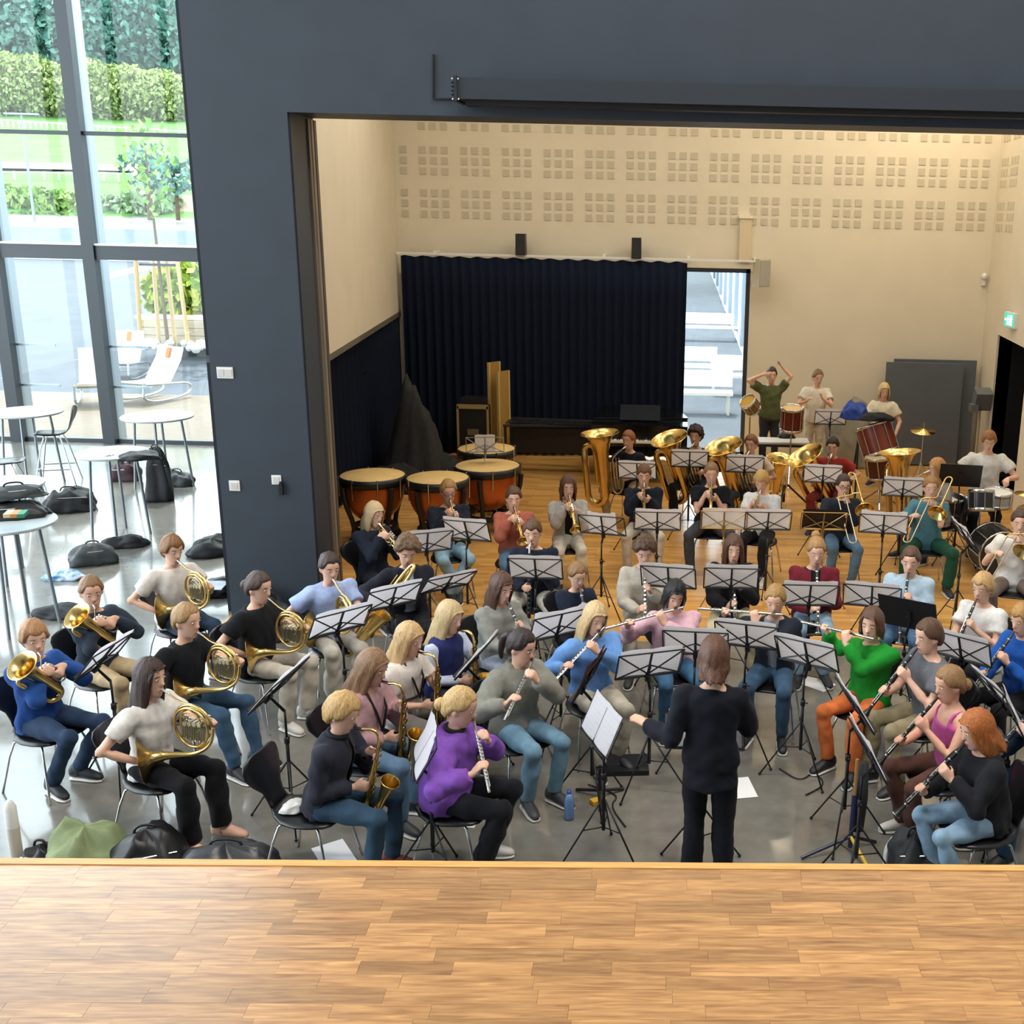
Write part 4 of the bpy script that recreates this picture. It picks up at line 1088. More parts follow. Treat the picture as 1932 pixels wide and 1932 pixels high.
def b_sax():
    P = {}
    m = MB(); m.tube([(0, -0.005, 0), (0, 0.07, 0.006)], [0.008, 0.012], 9); P['mouthpiece'] = (m, M_EBONY)
    n = MB(); n.tube(smooth_path([(0, 0.06, 0.006), (0, 0.12, 0.025), (0, 0.175, 0.01), (0, 0.19, -0.06)], 2), 0.011, 10); P['neck'] = (n, M_BRASS)
    t = MB(); pt = [(0, 0.19, -0.05), (0, 0.175, -0.20), (0, 0.16, -0.35), (0, 0.145, -0.50)]
    bow = smooth_path([(0, 0.145, -0.50), (0, 0.135, -0.575), (0, 0.165, -0.625), (0, 0.215, -0.615), (0, 0.235, -0.55)], 2)
    t.tube(pt + bow[1:], [0.012, 0.016, 0.021, 0.026] + [0.026 + 0.005 * i / (len(bow) - 2) for i in range(len(bow) - 1)], 14); P['body'] = (t, M_BRASS)
    b = MB(); ax = Vector((0, 0.28, 0.96)); bell_mesh(b, Matrix.Translation((0, 0.230, -0.565)) @ frame(ax), 0.031, 0.066, 0.235, 20, 2.4); P['bell'] = (b, M_BRASS)
    k = MB()
    for i in range(8):
        z = -0.11 - i * 0.052; y = 0.19 - 0.1 * (-z - 0.05) + 0.018 + 0.012 * i / 8 + 0.004
        k.lathe([(0.011 + 0.001 * i, 0), (0.011 + 0.001 * i, 0.006)], 8, Matrix.Translation((0.006 * (-1) ** i, y, z)) @ Matrix.Rotation(-math.pi / 2, 4, 'X'))
    for x in (-0.03, 0.032): k.tube([(x * 0.6, 0.19, -0.09), (x, 0.165, -0.52)], 0.0035, 6)
    k.lathe([(0.024, 0), (0.024, 0.006)], 10, Matrix.Translation((-0.045, 0.25, -0.47)) @ Matrix.Rotation(-math.pi / 2, 4, 'Y'))
    k.lathe([(0.022, 0), (0.022, 0.006)], 10, Matrix.Translation((0.048, 0.21, -0.57)) @ Matrix.Rotation(math.pi / 2, 4, 'Y'))
    k.tube([(-0.045, 0.25, -0.40), (-0.045, 0.20, -0.56)], 0.003, 5)
    P['keys'] = (k, M_BRASS_D)
    grips = {-1: ((-0.055, 0.095, -0.19), (0.2, 0.92, 0.15), (1, 0.1, 0), 72, (-0.7, -0.5, -0.8)), 1: ((0.058, 0.065, -0.42), (-0.2, 0.92, 0.12), (-1, 0.1, 0), 68, (0.7, -0.7, -0.5))}
    return P, grips
def b_barisax():
    P = {}
    m = MB(); m.tube([(0, -0.005, 0), (0, 0.08, 0.0)], [0.009, 0.015], 9); P['mouthpiece'] = (m, M_EBONY)
    n = MB(); n.tube(smooth_path([(0, 0.07, 0), (0, 0.15, 0.03), (0, 0.20, 0.0), (0, 0.205, -0.06)], 2), 0.013, 10)
    n.tube(smooth_path([(0, 0.205, -0.06), (0, 0.21, -0.30), (0.0, 0.26, -0.33), (0, 0.30, -0.28), (0, 0.295, 0.02), (0.02, 0.25, 0.07), (0.03, 0.22, 0.02), (0.035, 0.215, -0.06)], 2), 0.016, 10); P['neck'] = (n, M_BRASS)
    t = MB(); bow = smooth_path([(0.035, 0.19, -0.78), (0.035, 0.18, -0.87), (0.035, 0.22, -0.93), (0.035, 0.29, -0.91), (0.035, 0.31, -0.82)], 2)
    t.tube([(0.035, 0.215, -0.05), (0.035, 0.21, -0.3), (0.035, 0.20, -0.55)] + bow, [0.017, 0.024, 0.032] + [0.039 + 0.009 * i / (len(bow) - 1) for i in range(len(bow))], 14); P['body'] = (t, M_BRASS)
    b = MB(); bell_mesh(b, Matrix.Translation((0.035, 0.305, -0.84)) @ frame((0, 0.24, 0.97)), 0.048, 0.095, 0.42, 22, 2.6); P['bell'] = (b, M_BRASS)
    k = MB()
    for i in range(9): k.lathe([(0.017, 0), (0.017, 0.007)], 8, Matrix.Translation((0.035, 0.245 + 0.002 * i, -0.14 - i * 0.075)) @ Matrix.Rotation(-math.pi / 2, 4, 'X'))
    for x in (0.0, 0.075): k.tube([(x, 0.21, -0.1), (x, 0.20, -0.76)], 0.0045, 6)
    k.lathe([(0.035, 0), (0.035, 0.007)], 10, Matrix.Translation((-0.03, 0.33, -0.66)) @ Matrix.Rotation(-math.pi / 2, 4, 'Y'))
    P['keys'] = (k, M_BRASS_D)
    grips = {-1: ((-0.04, 0.10, -0.22), (0.2, 0.92, 0.15), (1, 0.1, 0), 60, (-0.7, -0.5, -0.8)), 1: ((0.12, 0.08, -0.52), (-0.3, 0.92, 0.0), (-1, 0.1, 0), 60, (0.7, -0.7, -0.5))}
    return P, grips
def b_trumpet(big=False):
    P = {}
    r1 = 0.078 if big else 0.062; L = 0.50 if not big else 0.47
    t = MB(); t.tube([(0, -0.01, 0), (0, 0.012, 0), (0, 0.05, 0)], [0.013, 0.010, 0.004], 9); P['mouthpiece'] = (t, M_SILVER)
    t = MB()
    t.tube(smooth_path([(0, 0.04, 0), (0, 0.34, 0), (0, 0.39, -0.01), (0, 0.40, -0.04), (0, 0.36, -0.065), (0, 0.24, -0.065)], 2), 0.0065, 8)
    t.tube(smooth_path([(0.02, 0.24, -0.04), (0.035, 0.20, -0.065), (0.03, 0.10, -0.06), (0.025, 0.06, -0.04), (0.022, 0.055, -0.015), (0.018, 0.09, 0.0), (0.015, 0.22, 0.0)], 2), 0.0065, 8)
    t.tube(smooth_path([(0.0, 0.27, -0.03), (0.0, 0.31, -0.03), (0.0, 0.33, -0.045), (0, 0.31, -0.06), (0, 0.27, -0.06)], 2), 0.006, 7)
    P['tubing'] = (t, M_BRASS)
    b = MB(); bell_mesh(b, Matrix.Translation((0.015, 0.20, 0)) @ frame((0, 1, 0)), 0.0075 if not big else 0.013, r1, L - 0.20, 20, 4.5 if not big else 3.2); P['bell'] = (b, M_BRASS)
    v = MB()
    for i in range(3):
        y = 0.185 + i * 0.028; v.tube([(0.008, y, 0.035), (0.008, y, -0.085)], 0.0125, 9); v.tube([(0.008, y, 0.035), (0.008, y, 0.06)], 0.004, 6); v.tube([(0.008, y, 0.058), (0.008, y, 0.063)], 0.009, 8)
    P['valves'] = (v, M_SILVER)
    grips = {-1: ((-0.050, 0.135, -0.075), (0.10, 0.75, 0.45), (1, -0.1, 0), 80, (-0.6, -0.3, -0.9)), 1: ((0.060, 0.115, -0.035), (-0.15, 0.85, 0.5), (-1, 0.0, -0.2), 60, (0.6, -0.3, -0.9))}
    return P, grips
def b_flugel(): return b_trumpet(True)
def b_tenorhorn(): return b_tuba()
def b_horn():
    P = {}
    C = Vector((0.0, 0.235, -0.205)); U = (0, 1, 0); Wd = (0, 0, 1)
    m = MB(); m.tube([(0, -0.01, 0), (0, 0.02, -0.008), (0, 0.06, -0.025)], [0.012, 0.007, 0.004], 9); P['mouthpiece'] = (m, M_SILVER)
    t = MB()
    t.tube(smooth_path([(0, 0.05, -0.02), (0, 0.13, -0.055), (0, 0.22, -0.058)], 1), 0.0065, 8)
    t.tube(arc(C, 0.150, 90, 450, 40, U, Wd, 0.148), 0.010, 8)
    t.tube(arc(C + Vector((0.022, 0, 0)), 0.132, 0, 360, 36, U, Wd, 0.134), 0.0085, 8)
    t.tube(arc(C + Vector((-0.020, 0.0, 0.0)), 0.118, 20, 340, 34, U, Wd, 0.118), 0.0075, 8)
    t.tube(arc(C + Vector((0.012, -0.01, 0.03)), 0.080, -60, 220, 26, U, Wd, 0.072), 0.0065, 8)
    P['coils'] = (t, M_BRASS)
    s_ = MB()
    for i in range(5):
        y = C.y - 0.075 + i * 0.036
        for x in (-0.014, 0.016):
            s_.tube(smooth_path([(x, y, C.z + 0.055 - 0.01 * i), (x, y, C.z - 0.085), (x, y + 0.009, C.z - 0.098), (x, y + 0.018, C.z - 0.085), (x, y + 0.018, C.z + 0.055 - 0.01 * i)], 1), 0.0055, 6)
    P['slides'] = (s_, M_NICKEL)
    v = MB()
    for i in range(4): v.tube([(-0.035, C.y - 0.045 + i * 0.037, C.z + 0.02 + 0.006 * i), (0.032, C.y - 0.045 + i * 0.037, C.z + 0.02 + 0.006 * i)], 0.0165, 10)
    v.tube([(-0.04, C.y + 0.10, C.z + 0.08), (-0.02, C.y + 0.06, C.z + 0.10)], 0.004, 5); v.tube([(-0.04, C.y + 0.115, C.z + 0.06), (-0.02, C.y + 0.07, C.z + 0.06)], 0.004, 5)
    P['valves'] = (v, M_NICKEL)
    path = smooth_path([C + Vector((0.01, 0.162, 0.03)), C + Vector((0.015, 0.150, -0.09)), C + Vector((0.03, 0.05, -0.170)), C + Vector((0.055, -0.05, -0.195)), C + Vector((0.085, -0.12, -0.20)), C + Vector((0.11, -0.165, -0.205))], 2)
    n = len(path)
    b = MB(); b.tube(path, [0.011 + 0.026 * (i / (n - 1)) ** 2.2 for i in range(n)], 12)
    e = path[-1]; dr = (path[-1] - path[-2]).normalized(); dr = (dr + Vector((0.25, 0, -0.1))).normalized()
    bell_mesh(b, Matrix.Translation(e - dr * 0.01) @ frame(dr), 0.036, 0.155, 0.13, 24, 3.0)
    P['bell'] = (b, M_BRASS)
    rim = e + dr * 0.135
    grips = {1: (tuple(rim + dr * 0.005), tuple(-dr), (-0.4, 0.4, 0.8), 20, (0.9, -0.5, -0.4)), -1: ((-0.075, C.y + 0.075, C.z - 0.02), (0.25, 0.45, 0.85), (0.95, 0.1, -0.2), 70, (-0.6, -0.1, -1))}
    return P, grips
def b_trombone(ext=0.72):
    P = {}
    m = MB(); m.tube([(0, -0.012, 0), (0, 0.02, 0), (0, 0.06, 0)], [0.014, 0.009, 0.005], 9); P['mouthpiece'] = (m, M_SILVER)
    t = MB()
    t.tube(smooth_path([(0, 0.05, 0), (0, ext - 0.02, 0), (0.005, ext + 0.03, 0), (0.045, ext + 0.05, 0), (0.085, ext + 0.03, 0), (0.09, ext - 0.02, 0), (0.09, 0.09, 0)], 2), 0.0075, 8)
    t.tube([(0, 0.10, 0), (0.09, 0.10, 0)], 0.005, 6); t.tube([(0, 0.33, 0), (0.09, 0.33, 0)], 0.005, 6)
    P['slide'] = (t, M_NICKEL)
    b = MB()
    b.tube(smooth_path([(0.09, 0.12, 0), (0.09, 0.06, 0.0), (0.02, 0.06, 0.03), (-0.075, 0.05, 0.03), (-0.08, 0.0, 0.03), (-0.08, -0.24, 0.04), (-0.09, -0.30, 0.04), (-0.125, -0.315, 0.04), (-0.16, -0.29, 0.04), (-0.165, -0.24, 0.04), (-0.165, 0.02, 0.04)], 2), 0.0085, 8)
    bell_mesh(b, Matrix.Translation((-0.165, 0.0, 0.04)) @ frame((0, 1, 0)), 0.0095, 0.106, 0.30, 24, 4.0)
    P['bell'] = (b, M_BRASS)
    t = MB(); t.tube([(-0.08, 0.02, 0.03), (-0.165, 0.02, 0.04)], 0.005, 6); t.tube([(-0.08, -0.20, 0.04), (-0.165, -0.20, 0.04)], 0.005, 6); P['braces'] = (t, M_NICKEL)
    grips = {-1: ((-0.045, 0.045, -0.075), (0.25, 0.55, 0.75), (0.95, 0.0, -0.2), 85, (-0.6, -0.2, -1)), 1: ((0.135, 0.30, -0.055), (-0.55, 0.35, 0.65), (-0.6, 0.2, -0.7), 60, (0.6, -0.2, -1))}
    return P, grips
def b_tuba():
    P = {}
    m = MB(); m.tube([(0, -0.015, 0), (0, 0.02, -0.003), (0.01, 0.06, -0.01)], [0.018, 0.012, 0.006], 9); P['mouthpiece'] = (m, M_SILVER)
    bx, by = 0.20, 0.20
    b = MB()
    prof = [(0.052, -0.50), (0.060, -0.30), (0.070, -0.12), (0.084, 0.0), (0.105, 0.09), (0.140, 0.155), (0.180, 0.19), (0.212, 0.205), (0.216, 0.203)]
    prof += [(max(r - 0.004, 0.01), z - 0.003) for r, z in reversed(prof[:-1])]
    b.lathe(prof, 28, Matrix.Translation((bx, by, 0)), caps=False); P['bell'] = (b, M_BRASS)
    t = MB()
    pth = [(bx, by, -0.49)] + arc((bx + 0.105, by, -0.50), 0.105, 180, 360, 12, (1, 0, 0), (0, 0, 1)) + [(bx + 0.21, by, -0.2), (bx + 0.21, by, -0.02)] + arc((bx + 0.15, by - 0.01, 0.0), 0.06, 0, 180, 10, (1, 0, 0), (0, 0, 1)) + [(bx + 0.09, by - 0.02, -0.2), (bx + 0.09, by - 0.02, -0.36)]
    n = len(pth); t.tube(pth, [0.052 - 0.032 * (i / (n - 1)) for i in range(n)], 12); P['branch'] = (t, M_BRASS)
    t = MB()
    t.tube(smooth_path([(0.01, 0.05, -0.01), (0.06, 0.10, -0.05), (0.11, 0.12, -0.10), (0.12, 0.13, -0.16)], 2), [0.006 + 0.004 * i / 13 for i in range(14)], 8)
    t.tube(smooth_path([(0.10, 0.12, -0.20), (0.06, 0.12, -0.16), (0.0, 0.13, -0.22), (-0.01, 0.14, -0.38), (0.03, 0.15, -0.48), (0.10, 0.15, -0.50), (0.14, 0.14, -0.44), (0.14, 0.13, -0.25)], 2), 0.012, 8)
    for i in range(3):
        x = 0.05 + i * 0.035; t.tube(smooth_path([(x, 0.115, -0.30), (x, 0.10, -0.44), (x + 0.012, 0.10, -0.465), (x + 0.026, 0.10, -0.44), (x + 0.026, 0.115, -0.30)], 2), 0.008, 7)
    P['tubing'] = (t, M_NICKEL)
    v = MB()
    for i in range(4):
        x = 0.035 + i * 0.037; v.tube([(x, 0.12, -0.14), (x, 0.12, -0.33)], 0.016, 9); v.tube([(x, 0.12, -0.14), (x, 0.12, -0.10)], 0.004, 6); v.tube([(x, 0.12, -0.10), (x, 0.12, -0.094)], 0.011, 8)
    P['valves'] = (v, M_SILVER)
    grips = {1: ((0.15, 0.035, -0.18), (-0.35, 0.85, 0.25), (-0.2, 0.3, -0.9), 55, (0.8, -0.4, -0.6)), -1: ((-0.06, 0.10, -0.33), (0.55, 0.75, 0.1), (0.9, -0.4, 0), 65, (-0.8, -0.3, -0.7))}
    return P, grips
BUILD = dict(flute=b_flute, clarinet=b_clarinet, bass_clarinet=b_bassclarinet, alto_saxophone=b_sax, baritone_saxophone=b_barisax, trumpet=b_trumpet, flugelhorn=b_flugel, french_horn=b_horn, trombone=b_trombone, tuba=b_tuba, tenor_horn=b_tenorhorn)
CACHE = {}
ADJ = dict(flute='silver flute', clarinet='black clarinet', bass_clarinet='bass clarinet', alto_saxophone='alto saxophone', baritone_saxophone='baritone saxophone', trumpet='brass trumpet', flugelhorn='brass flugelhorn', french_horn='french horn', trombone='brass trombone', tuba='brass tuba', tenor_horn='tenor horn')
CATS = dict(flute='flute', clarinet='clarinet', bass_clarinet='clarinet', alto_saxophone='saxophone', baritone_saxophone='saxophone', trumpet='trumpet', flugelhorn='flugelhorn', french_horn='horn', trombone='trombone', tuba='tuba', tenor_horn='horn')
def play(kind, pitch=0, yaw=0, roll=0, off=(0, 0, 0), scale=1.0, silver=False, note=None):
    """returns the playing function: puts the instrument at the mouth and gives hand positions"""
    def fn(info):
        ck = (kind, silver)
        if ck not in CACHE:
            P, G = BUILD[kind]()
            ms = []
            for pn, (mb, m) in P.items():
                me = mb.mesh(pn, True)
                if silver and m in (M_BRASS, M_BRASS_D): m = M_SILVER
                me.materials.append(m)
                if hasattr(me, 'set_sharp_from_angle'): me.set_sharp_from_angle(angle=math.radians(50))
                ms.append((pn, me))
            CACHE[ck] = (ms, G)
        ms, G = CACHE[ck]
        q = Matrix.Rotation(math.radians(yaw), 3, 'Z') @ Matrix.Rotation(math.radians(pitch), 3, 'X') @ Matrix.Rotation(math.radians(roll), 3, 'Y')
        o = info['mouth'] + Vector(off)
        W = Matrix.Translation(info['loc'] + info['rot'] @ o) @ (info['rot'] @ q).to_4x4() @ Matrix.Scale(scale, 4)
        r = empty(kind); r.matrix_world = W
        tag(r, note or ('%s of person in %s' % (ADJ[kind], info['desc'])), CATS[kind], kind.replace('_', ' ') + 's of the band')
        for pn, me in ms:
            ob = bpy.data.objects.new(pn, me); COL.objects.link(ob); ob.parent = r
            if pn in ('keys', 'slides', 'valves', 'tubing', 'braces', 'coils'): ob['kind'] = 'stuff'
        arms = {}
        for sd, (w_, d, n_, c_, h) in G.items():
            hint = Vector(h)
            arms[sd] = (o + q @ (Vector(w_) * scale), q @ Vector(d), q @ Vector(n_), c_, hint)
        info['instr'] = r
        return arms, W
    return fn
# ------------------------------------------------------------------ chairs and music stands
M_SHELL = mat('17181b', 0.30, kind='lacquered_shell', spec=0.5)
def shell_part(prof, t=0.012):
    """prof: list of (y, z, half width, side curl); a curved plywood sheet with thickness"""
    NX = 8; vs_ = []; fs = []
    n = len(prof)
    for layer in (0, 1):
        for i, (y, z, w_, cu) in enumerate(prof):
            y0, z0 = (prof[i - 1][:2] if i else prof[i][:2]); y1, z1 = (prof[i + 1][:2] if i < n - 1 else prof[i][:2])
            ty, tz = y1 - y0, z1 - z0; L = math.hypot(ty, tz) or 1
            ny, nz = -tz / L, ty / L
            for k in range(NX + 1):
                u = -1 + 2 * k / NX
                c = cu * u * u
                vs_.append((u * w_, y + ny * (c - layer * t), z + nz * (c - layer * t)))
    M_ = n * (NX + 1)
    for i in range(n - 1):
        for k in range(NX):
            a = i * (NX + 1) + k
            fs.append((a, a + 1, a + NX + 2, a + NX + 1)); fs.append((M_ + a + NX + 1, M_ + a + NX + 2, M_ + a + 1, M_ + a))
    for i in range(n - 1):
        a = i * (NX + 1); b_ = a + NX
        fs.append((a + NX + 1, M_ + a + NX + 1, M_ + a, a)); fs.append((b_, M_ + b_, M_ + b_ + NX + 1, b_ + NX + 1))
    for k in range(NX):
        fs.append((k, M_ + k, M_ + k + 1, k + 1)); e = (n - 1) * (NX + 1) + k
        fs.append((e + 1, M_ + e + 1, M_ + e, e))
    return MB().add(vs_, fs)
def chair_proto():
    m = {}
    seat = shell_part([(0.235, 0.425, 0.10, 0.0), (0.225, 0.432, 0.155, 0.004), (0.19, 0.440, 0.195, 0.010), (0.10, 0.438, 0.212, 0.014), (0.0, 0.430, 0.210, 0.014), (-0.10, 0.430, 0.185, 0.012), (-0.17, 0.442, 0.135, 0.010), (-0.205, 0.468, 0.095, 0.008)])
    back = shell_part([(-0.200, 0.463, 0.095, 0.008), (-0.228, 0.51, 0.088, 0.008), (-0.245, 0.57, 0.100, 0.012), (-0.262, 0.63, 0.150, 0.024), (-0.276, 0.69, 0.188, 0.034), (-0.288, 0.745, 0.196, 0.036), (-0.297, 0.785, 0.180, 0.032), (-0.303, 0.812, 0.135, 0.02), (-0.306, 0.822, 0.09, 0.01)])
    leg = MB(); leg.tube(smooth_path([(0.03, 0.02, 0.412), (0.13, 0.10, 0.412), (0.175, 0.155, 0.38), (0.225, 0.225, 0.0)], 1), 0.0085, 7)
    legb = MB(); legb.tube(smooth_path([(0.03, -0.02, 0.412), (0.13, -0.09, 0.412), (0.175, -0.135, 0.38), (0.225, -0.23, 0.0)], 1), 0.0085, 7)
    for nm, mb, mt in (('seat', seat, M_SHELL), ('backrest', back, M_SHELL), ('leg', leg, M_CHROME), ('legb', legb, M_CHROME)):
        me = mb.mesh('leg' if nm == 'legb' else nm, True); me.materials.append(mt); m[nm] = me
    return m
CH = chair_proto()
def chair(loc, phi, label, group='black shell chairs', sc=1.0, back=True):
    r = empty('shell_chair', (loc[0], loc[1], 0), phi); r.scale = (1, 1, sc)
    tag(r, label, 'chair', group)
    for nm in (('seat', 'backrest') if back else ('seat',)):
        o = bpy.data.objects.new(nm, CH[nm]); COL.objects.link(o); o.parent = r
    for nm in ('leg', 'legb'):
        for sx in (1, -1):
            o = bpy.data.objects.new('leg', CH[nm]); COL.objects.link(o); o.parent = r; o.scale = (sx, 1, 1)
    return r
M_STAND = mat('1d1e22', 0.4, 0.3, kind='stand_metal')
M_PAPER = None
def paper_mat():
    m, N, L, b = node_mat('sheet_paper')
    b.inputs['Base Color'].default_value = (*srgb('e6e6ea'), 1); b.inputs['Roughness'].default_value = 0.8
    tc = N.new('ShaderNodeTexCoord'); 
    w1 = N.new('ShaderNodeTexWave'); w1.bands_direction = 'Z'; w1.inputs['Scale'].default_value = 10.0; w1.inputs['Distortion'].default_value = 0.0
    L.new(tc.outputs['Object'], w1.inputs['Vector'])
    nz = N.new('ShaderNodeTexNoise'); nz.inputs['Scale'].default_value = 55; L.new(tc.outputs['Object'], nz.inputs['Vector'])
    mul = N.new('ShaderNodeMath'); mul.operation = 'MULTIPLY'; L.new(w1.outputs['Fac'], mul.inputs[0]); L.new(nz.outputs['Fac'], mul.inputs[1])
    cr = N.new('ShaderNodeValToRGB'); cr.color_ramp.elements[0].position = 0.44; cr.color_ramp.elements[1].position = 0.62
    cr.color_ramp.elements[0].color = (*srgb('f0eff2'), 1); cr.color_ramp.elements[1].color = (*srgb('d2d2da'), 1)
    L.new(mul.outputs[0], cr.inputs['Fac']); L.new(cr.outputs['Color'], b.inputs['Base Color'])
    # thin paper lets some light through
    tl = N.new('ShaderNodeBsdfTranslucent'); tl.inputs['Color'].default_value = (0.95, 0.94, 0.96, 1)
    mx = N.new('ShaderNodeMixShader'); mx.inputs[0].default_value = 0.6
    out = [n for n in N if n.type == 'OUTPUT_MATERIAL'][0]
    L.new(b.outputs[0], mx.inputs[1]); L.new(tl.outputs[0], mx.inputs[2]); L.new(mx.outputs[0], out.inputs[0])
    return m
M_PAPER = paper_mat()
M_CARD = mat('7b2f2c', 0.7, kind='red_folder'); M_BLKCARD = mat('17181a', 0.6, kind='black_folder')
SCH = {}
def stand_meshes(style, frame_c):
    """desk faces +Y local (towards the player); built around the desk centre at the origin, tilted by the caller"""
    key = (style, frame_c)
    if key in SCH: return SCH[key]
    m = M_STAND if frame_c == 'black' else mat('9a7c45', 0.35, 0.7, kind='stand_brass') if frame_c == 'brass' else mat('a9adb0', 0.3, 0.8, kind='stand_chrome')
    d = MB(); W2, H = 0.245, 0.25
    if style == 'solid':
        d.box((0, 0, 0.0), (0.50, 0.006, 0.33)); d.box((0, 0.025, -0.165), (0.50, 0.055, 0.006)); d.box((0, -0.012, -0.02), (0.06, 0.02, 0.12))
    else:
        r_ = 0.0045
        z0, z1 = -0.125, 0.115
        def bar(a, b_, w_=0.011):
            d.tube([(a[0], -0.004, a[1]), (b_[0], -0.004, b_[1])], w_ * 0.55, 5)
        bar((-W2, z0), (W2, z0), 0.014); bar((-W2, z1), (W2, z1)); bar((-W2, z0), (-W2, z1)); bar((W2, z0), (W2, z1)); bar((0, -0.15), (0, z1), 0.018)
        bar((0, z0 + 0.115), (-W2, z0)); bar((0, z0 + 0.115), (W2, z0)); bar((0, z0 + 0.02), (-W2, z1)); bar((0, z0 + 0.02), (W2, z1))
        d.box((0, 0.012, z0 - 0.006), (0.44, 0.030, 0.004)); d.box((0, -0.012, z0 - 0.01), (0.035, 0.025, 0.06))
    dm = d.mesh('desk', False); dm.materials.append(m)
    SCH[key] = (dm, m)
    return SCH[key]
def sheet_mesh(w_=0.46, h=0.30, kind='pair', seed=0):
    key = ('sheet', w_, h, kind, seed % 4)
    if key in SCH: return SCH[key]
    rs = random.Random(seed); mb = MB(); n = 10; vs_, fs = [], []
    for layer in (0, 1):
        for i in range(n + 1):
            u = -1 + 2 * i / n
            bulge = 0.010 * math.sin(abs(u) * math.pi) if kind == 'pair' else 0.012 * u * u
            for z in (-0.5, 0.0, 0.5):
                vs_.append((u * w_ / 2, 0.004 + bulge + (0.012 if z > 0.3 else 0.0) * (abs(u) > 0.7) * (seed % 3) - layer * 0.0015, z * h + 0.014))
    K = 3; O = (n + 1) * 3
    for i in range(n):
        for j in range(2):
            a = i * K + j
            fs.append((a, a + K, a + K + 1, a + 1)); fs.append((O + a + 1, O + a + K + 1, O + a + K, O + a))
    mb.add(vs_, fs); me = mb.mesh('sheet_music', True)
    SCH[key] = me
    return me
STANDS = []
def music_stand(px, b, desc, size=1.0, z=0.98, style='wire', fc='black', tilt=25, paper='pair', w_=0.46, h=0.268, dist=None, label=None, leg_rot=0.0, sheet_col=None, solid_desk=False):
    """px: pixel of the desk centre; b: direction the page faces (0 = camera, 180 = away from it)"""
    c = at_z(px[0], px[1], z) if dist is None else at_y(px[0], px[1], dist)
    z = c.z
    phi = math.radians(b) + math.pi
    r = empty('music_stand', (c.x, c.y, 0), phi)
    tag(r, label or ('music stand before person in ' + desc), 'music stand', 'music stands')
    dm, m = stand_meshes(style, fc)
    o = bpy.data.objects.new('desk', dm); COL.objects.link(o); o.parent = r
    o.location = (0, 0, z); o.rotation_euler = (math.radians(tilt), 0, 0); o.scale = (size, 1, size)
    p = MB(); p.tube([(0, -0.02, 0.22), (0, -0.02, 0.62)], 0.013, 8); p.tube([(0, -0.02, 0.60), (0, -0.02, z - 0.19)], 0.0085, 8); p.tube([(0, -0.02, 0.585), (0, -0.02, 0.63)], 0.019, 8); tq = math.radians(tilt); p.tube([(0, -0.02, z - 0.20), (0, 0.13 * math.sin(tq), z - 0.13 * math.cos(tq)), (0, -0.012, z - 0.01)], 0.011, 7)
    p.tube([(0, -0.02, 0.61), (0.04, -0.02, 0.61)], 0.006, 6)
    p.build('pole', m, r, True)
    for k in range(3):
        a = math.radians(90 + 120 * k + leg_rot); x, y = 0.30 * math.cos(a), 0.30 * math.sin(a) - 0.02
        l = MB(); l.tube([(0, -0.02, 0.46), (x, y, 0.012)], 0.0065, 6); l.tube([(x * 0.48, -0.02 + (y + 0.02) * 0.48, 0.245), (0, -0.02, 0.24)], 0.0045, 5); l.ball((x, y, 0.012), 0.012, 7, 5)
        l.build('leg', m, r, True)
    if paper:
        me = sheet_mesh(w_, h, paper, int(px[0]))
        sm = M_PAPER if not sheet_col else mat(sheet_col, 0.7, kind='folder')
        if sheet_col: me = me.copy(); me.materials.clear()
        if len(me.materials) == 0: me.materials.append(sm)
        so = bpy.data.objects.new('sheet_music', me); COL.objects.link(so)
        so.matrix_world = Matrix.Translation((c.x, c.y, z)) @ Matrix.Rotation(phi, 4, 'Z') @ Matrix.Rotation(math.radians(tilt), 4, 'X')
        tag(so, 'sheet music on ' + (label if label else 'stand before person in ' + desc), 'sheet music', 'sheet music on the stands')
    return r
# ------------------------------------------------------------------ the band
W_ = dict
NAVY, JEAN, LJEAN, CREAM, BLK, WHT = '1d2330', '33465c', '7f9bb3', 'cfc7b6', '17181c', 'dcdad6'
# horns and tenor horns on the left
person('blue', 'royal blue sweatshirt at the left edge', (64, 1203), 70, play('tenor_horn', pitch=-16, yaw=-20, roll=40, scale=0.52, off=(0.02, 0.02, 0)), ('mop', 0), '9a6f4a', 'b98c60', 'long', '234a8c', 1.3, None, '2c3f5a', 1.1, '20242c', s=0.95, hy=-25, lean=4, feet=0.16)
person('navyhorn', 'dark navy sweater and khaki trousers', (172, 1116), 62, play('tenor_horn', pitch=-16, yaw=-20, roll=40, scale=0.52, off=(0.02, 0.02, 0)), ('crop', 0), '8a6a4c', None, 'long', '2b3442', 1.2, None, 'b29c7a', 1.1, '3a3430', s=0.97, hy=-25, lean=2)
person('whitehorn', 'white t-shirt blowing a gold horn under the window', (325, 1036), 52, play('french_horn', pitch=-4, yaw=10), ('mop', 0), '8a623f', None, 'short', 'd6d0ca', 1.4, None, '2f4056', 1.1, '25282c', s=0.98, hp=14, lean=3)
person('blackhorn', 'black t-shirt and blue jeans with blond hair', (352, 1170), 72, play('french_horn', pitch=-2, yaw=-5), ('crop', 0), 'a58257', None, 'short', '14171c', 1.2, None, '3a556f', 1.1, '1d1f24', s=0.97, hp=8, feet=0.50)
person('whitegirl', 'white t-shirt and black trousers with long dark hair', (283, 1277), 72, play('french_horn', pitch=-4, yaw=0), ('long', 0.22), '3b2b26', None, 'short', 'd8d5d0', 1.2, None, '14151a', 1.5, '8a6a58', s=0.94, hp=6, feet=0.42, barefoot=True, lean=4)
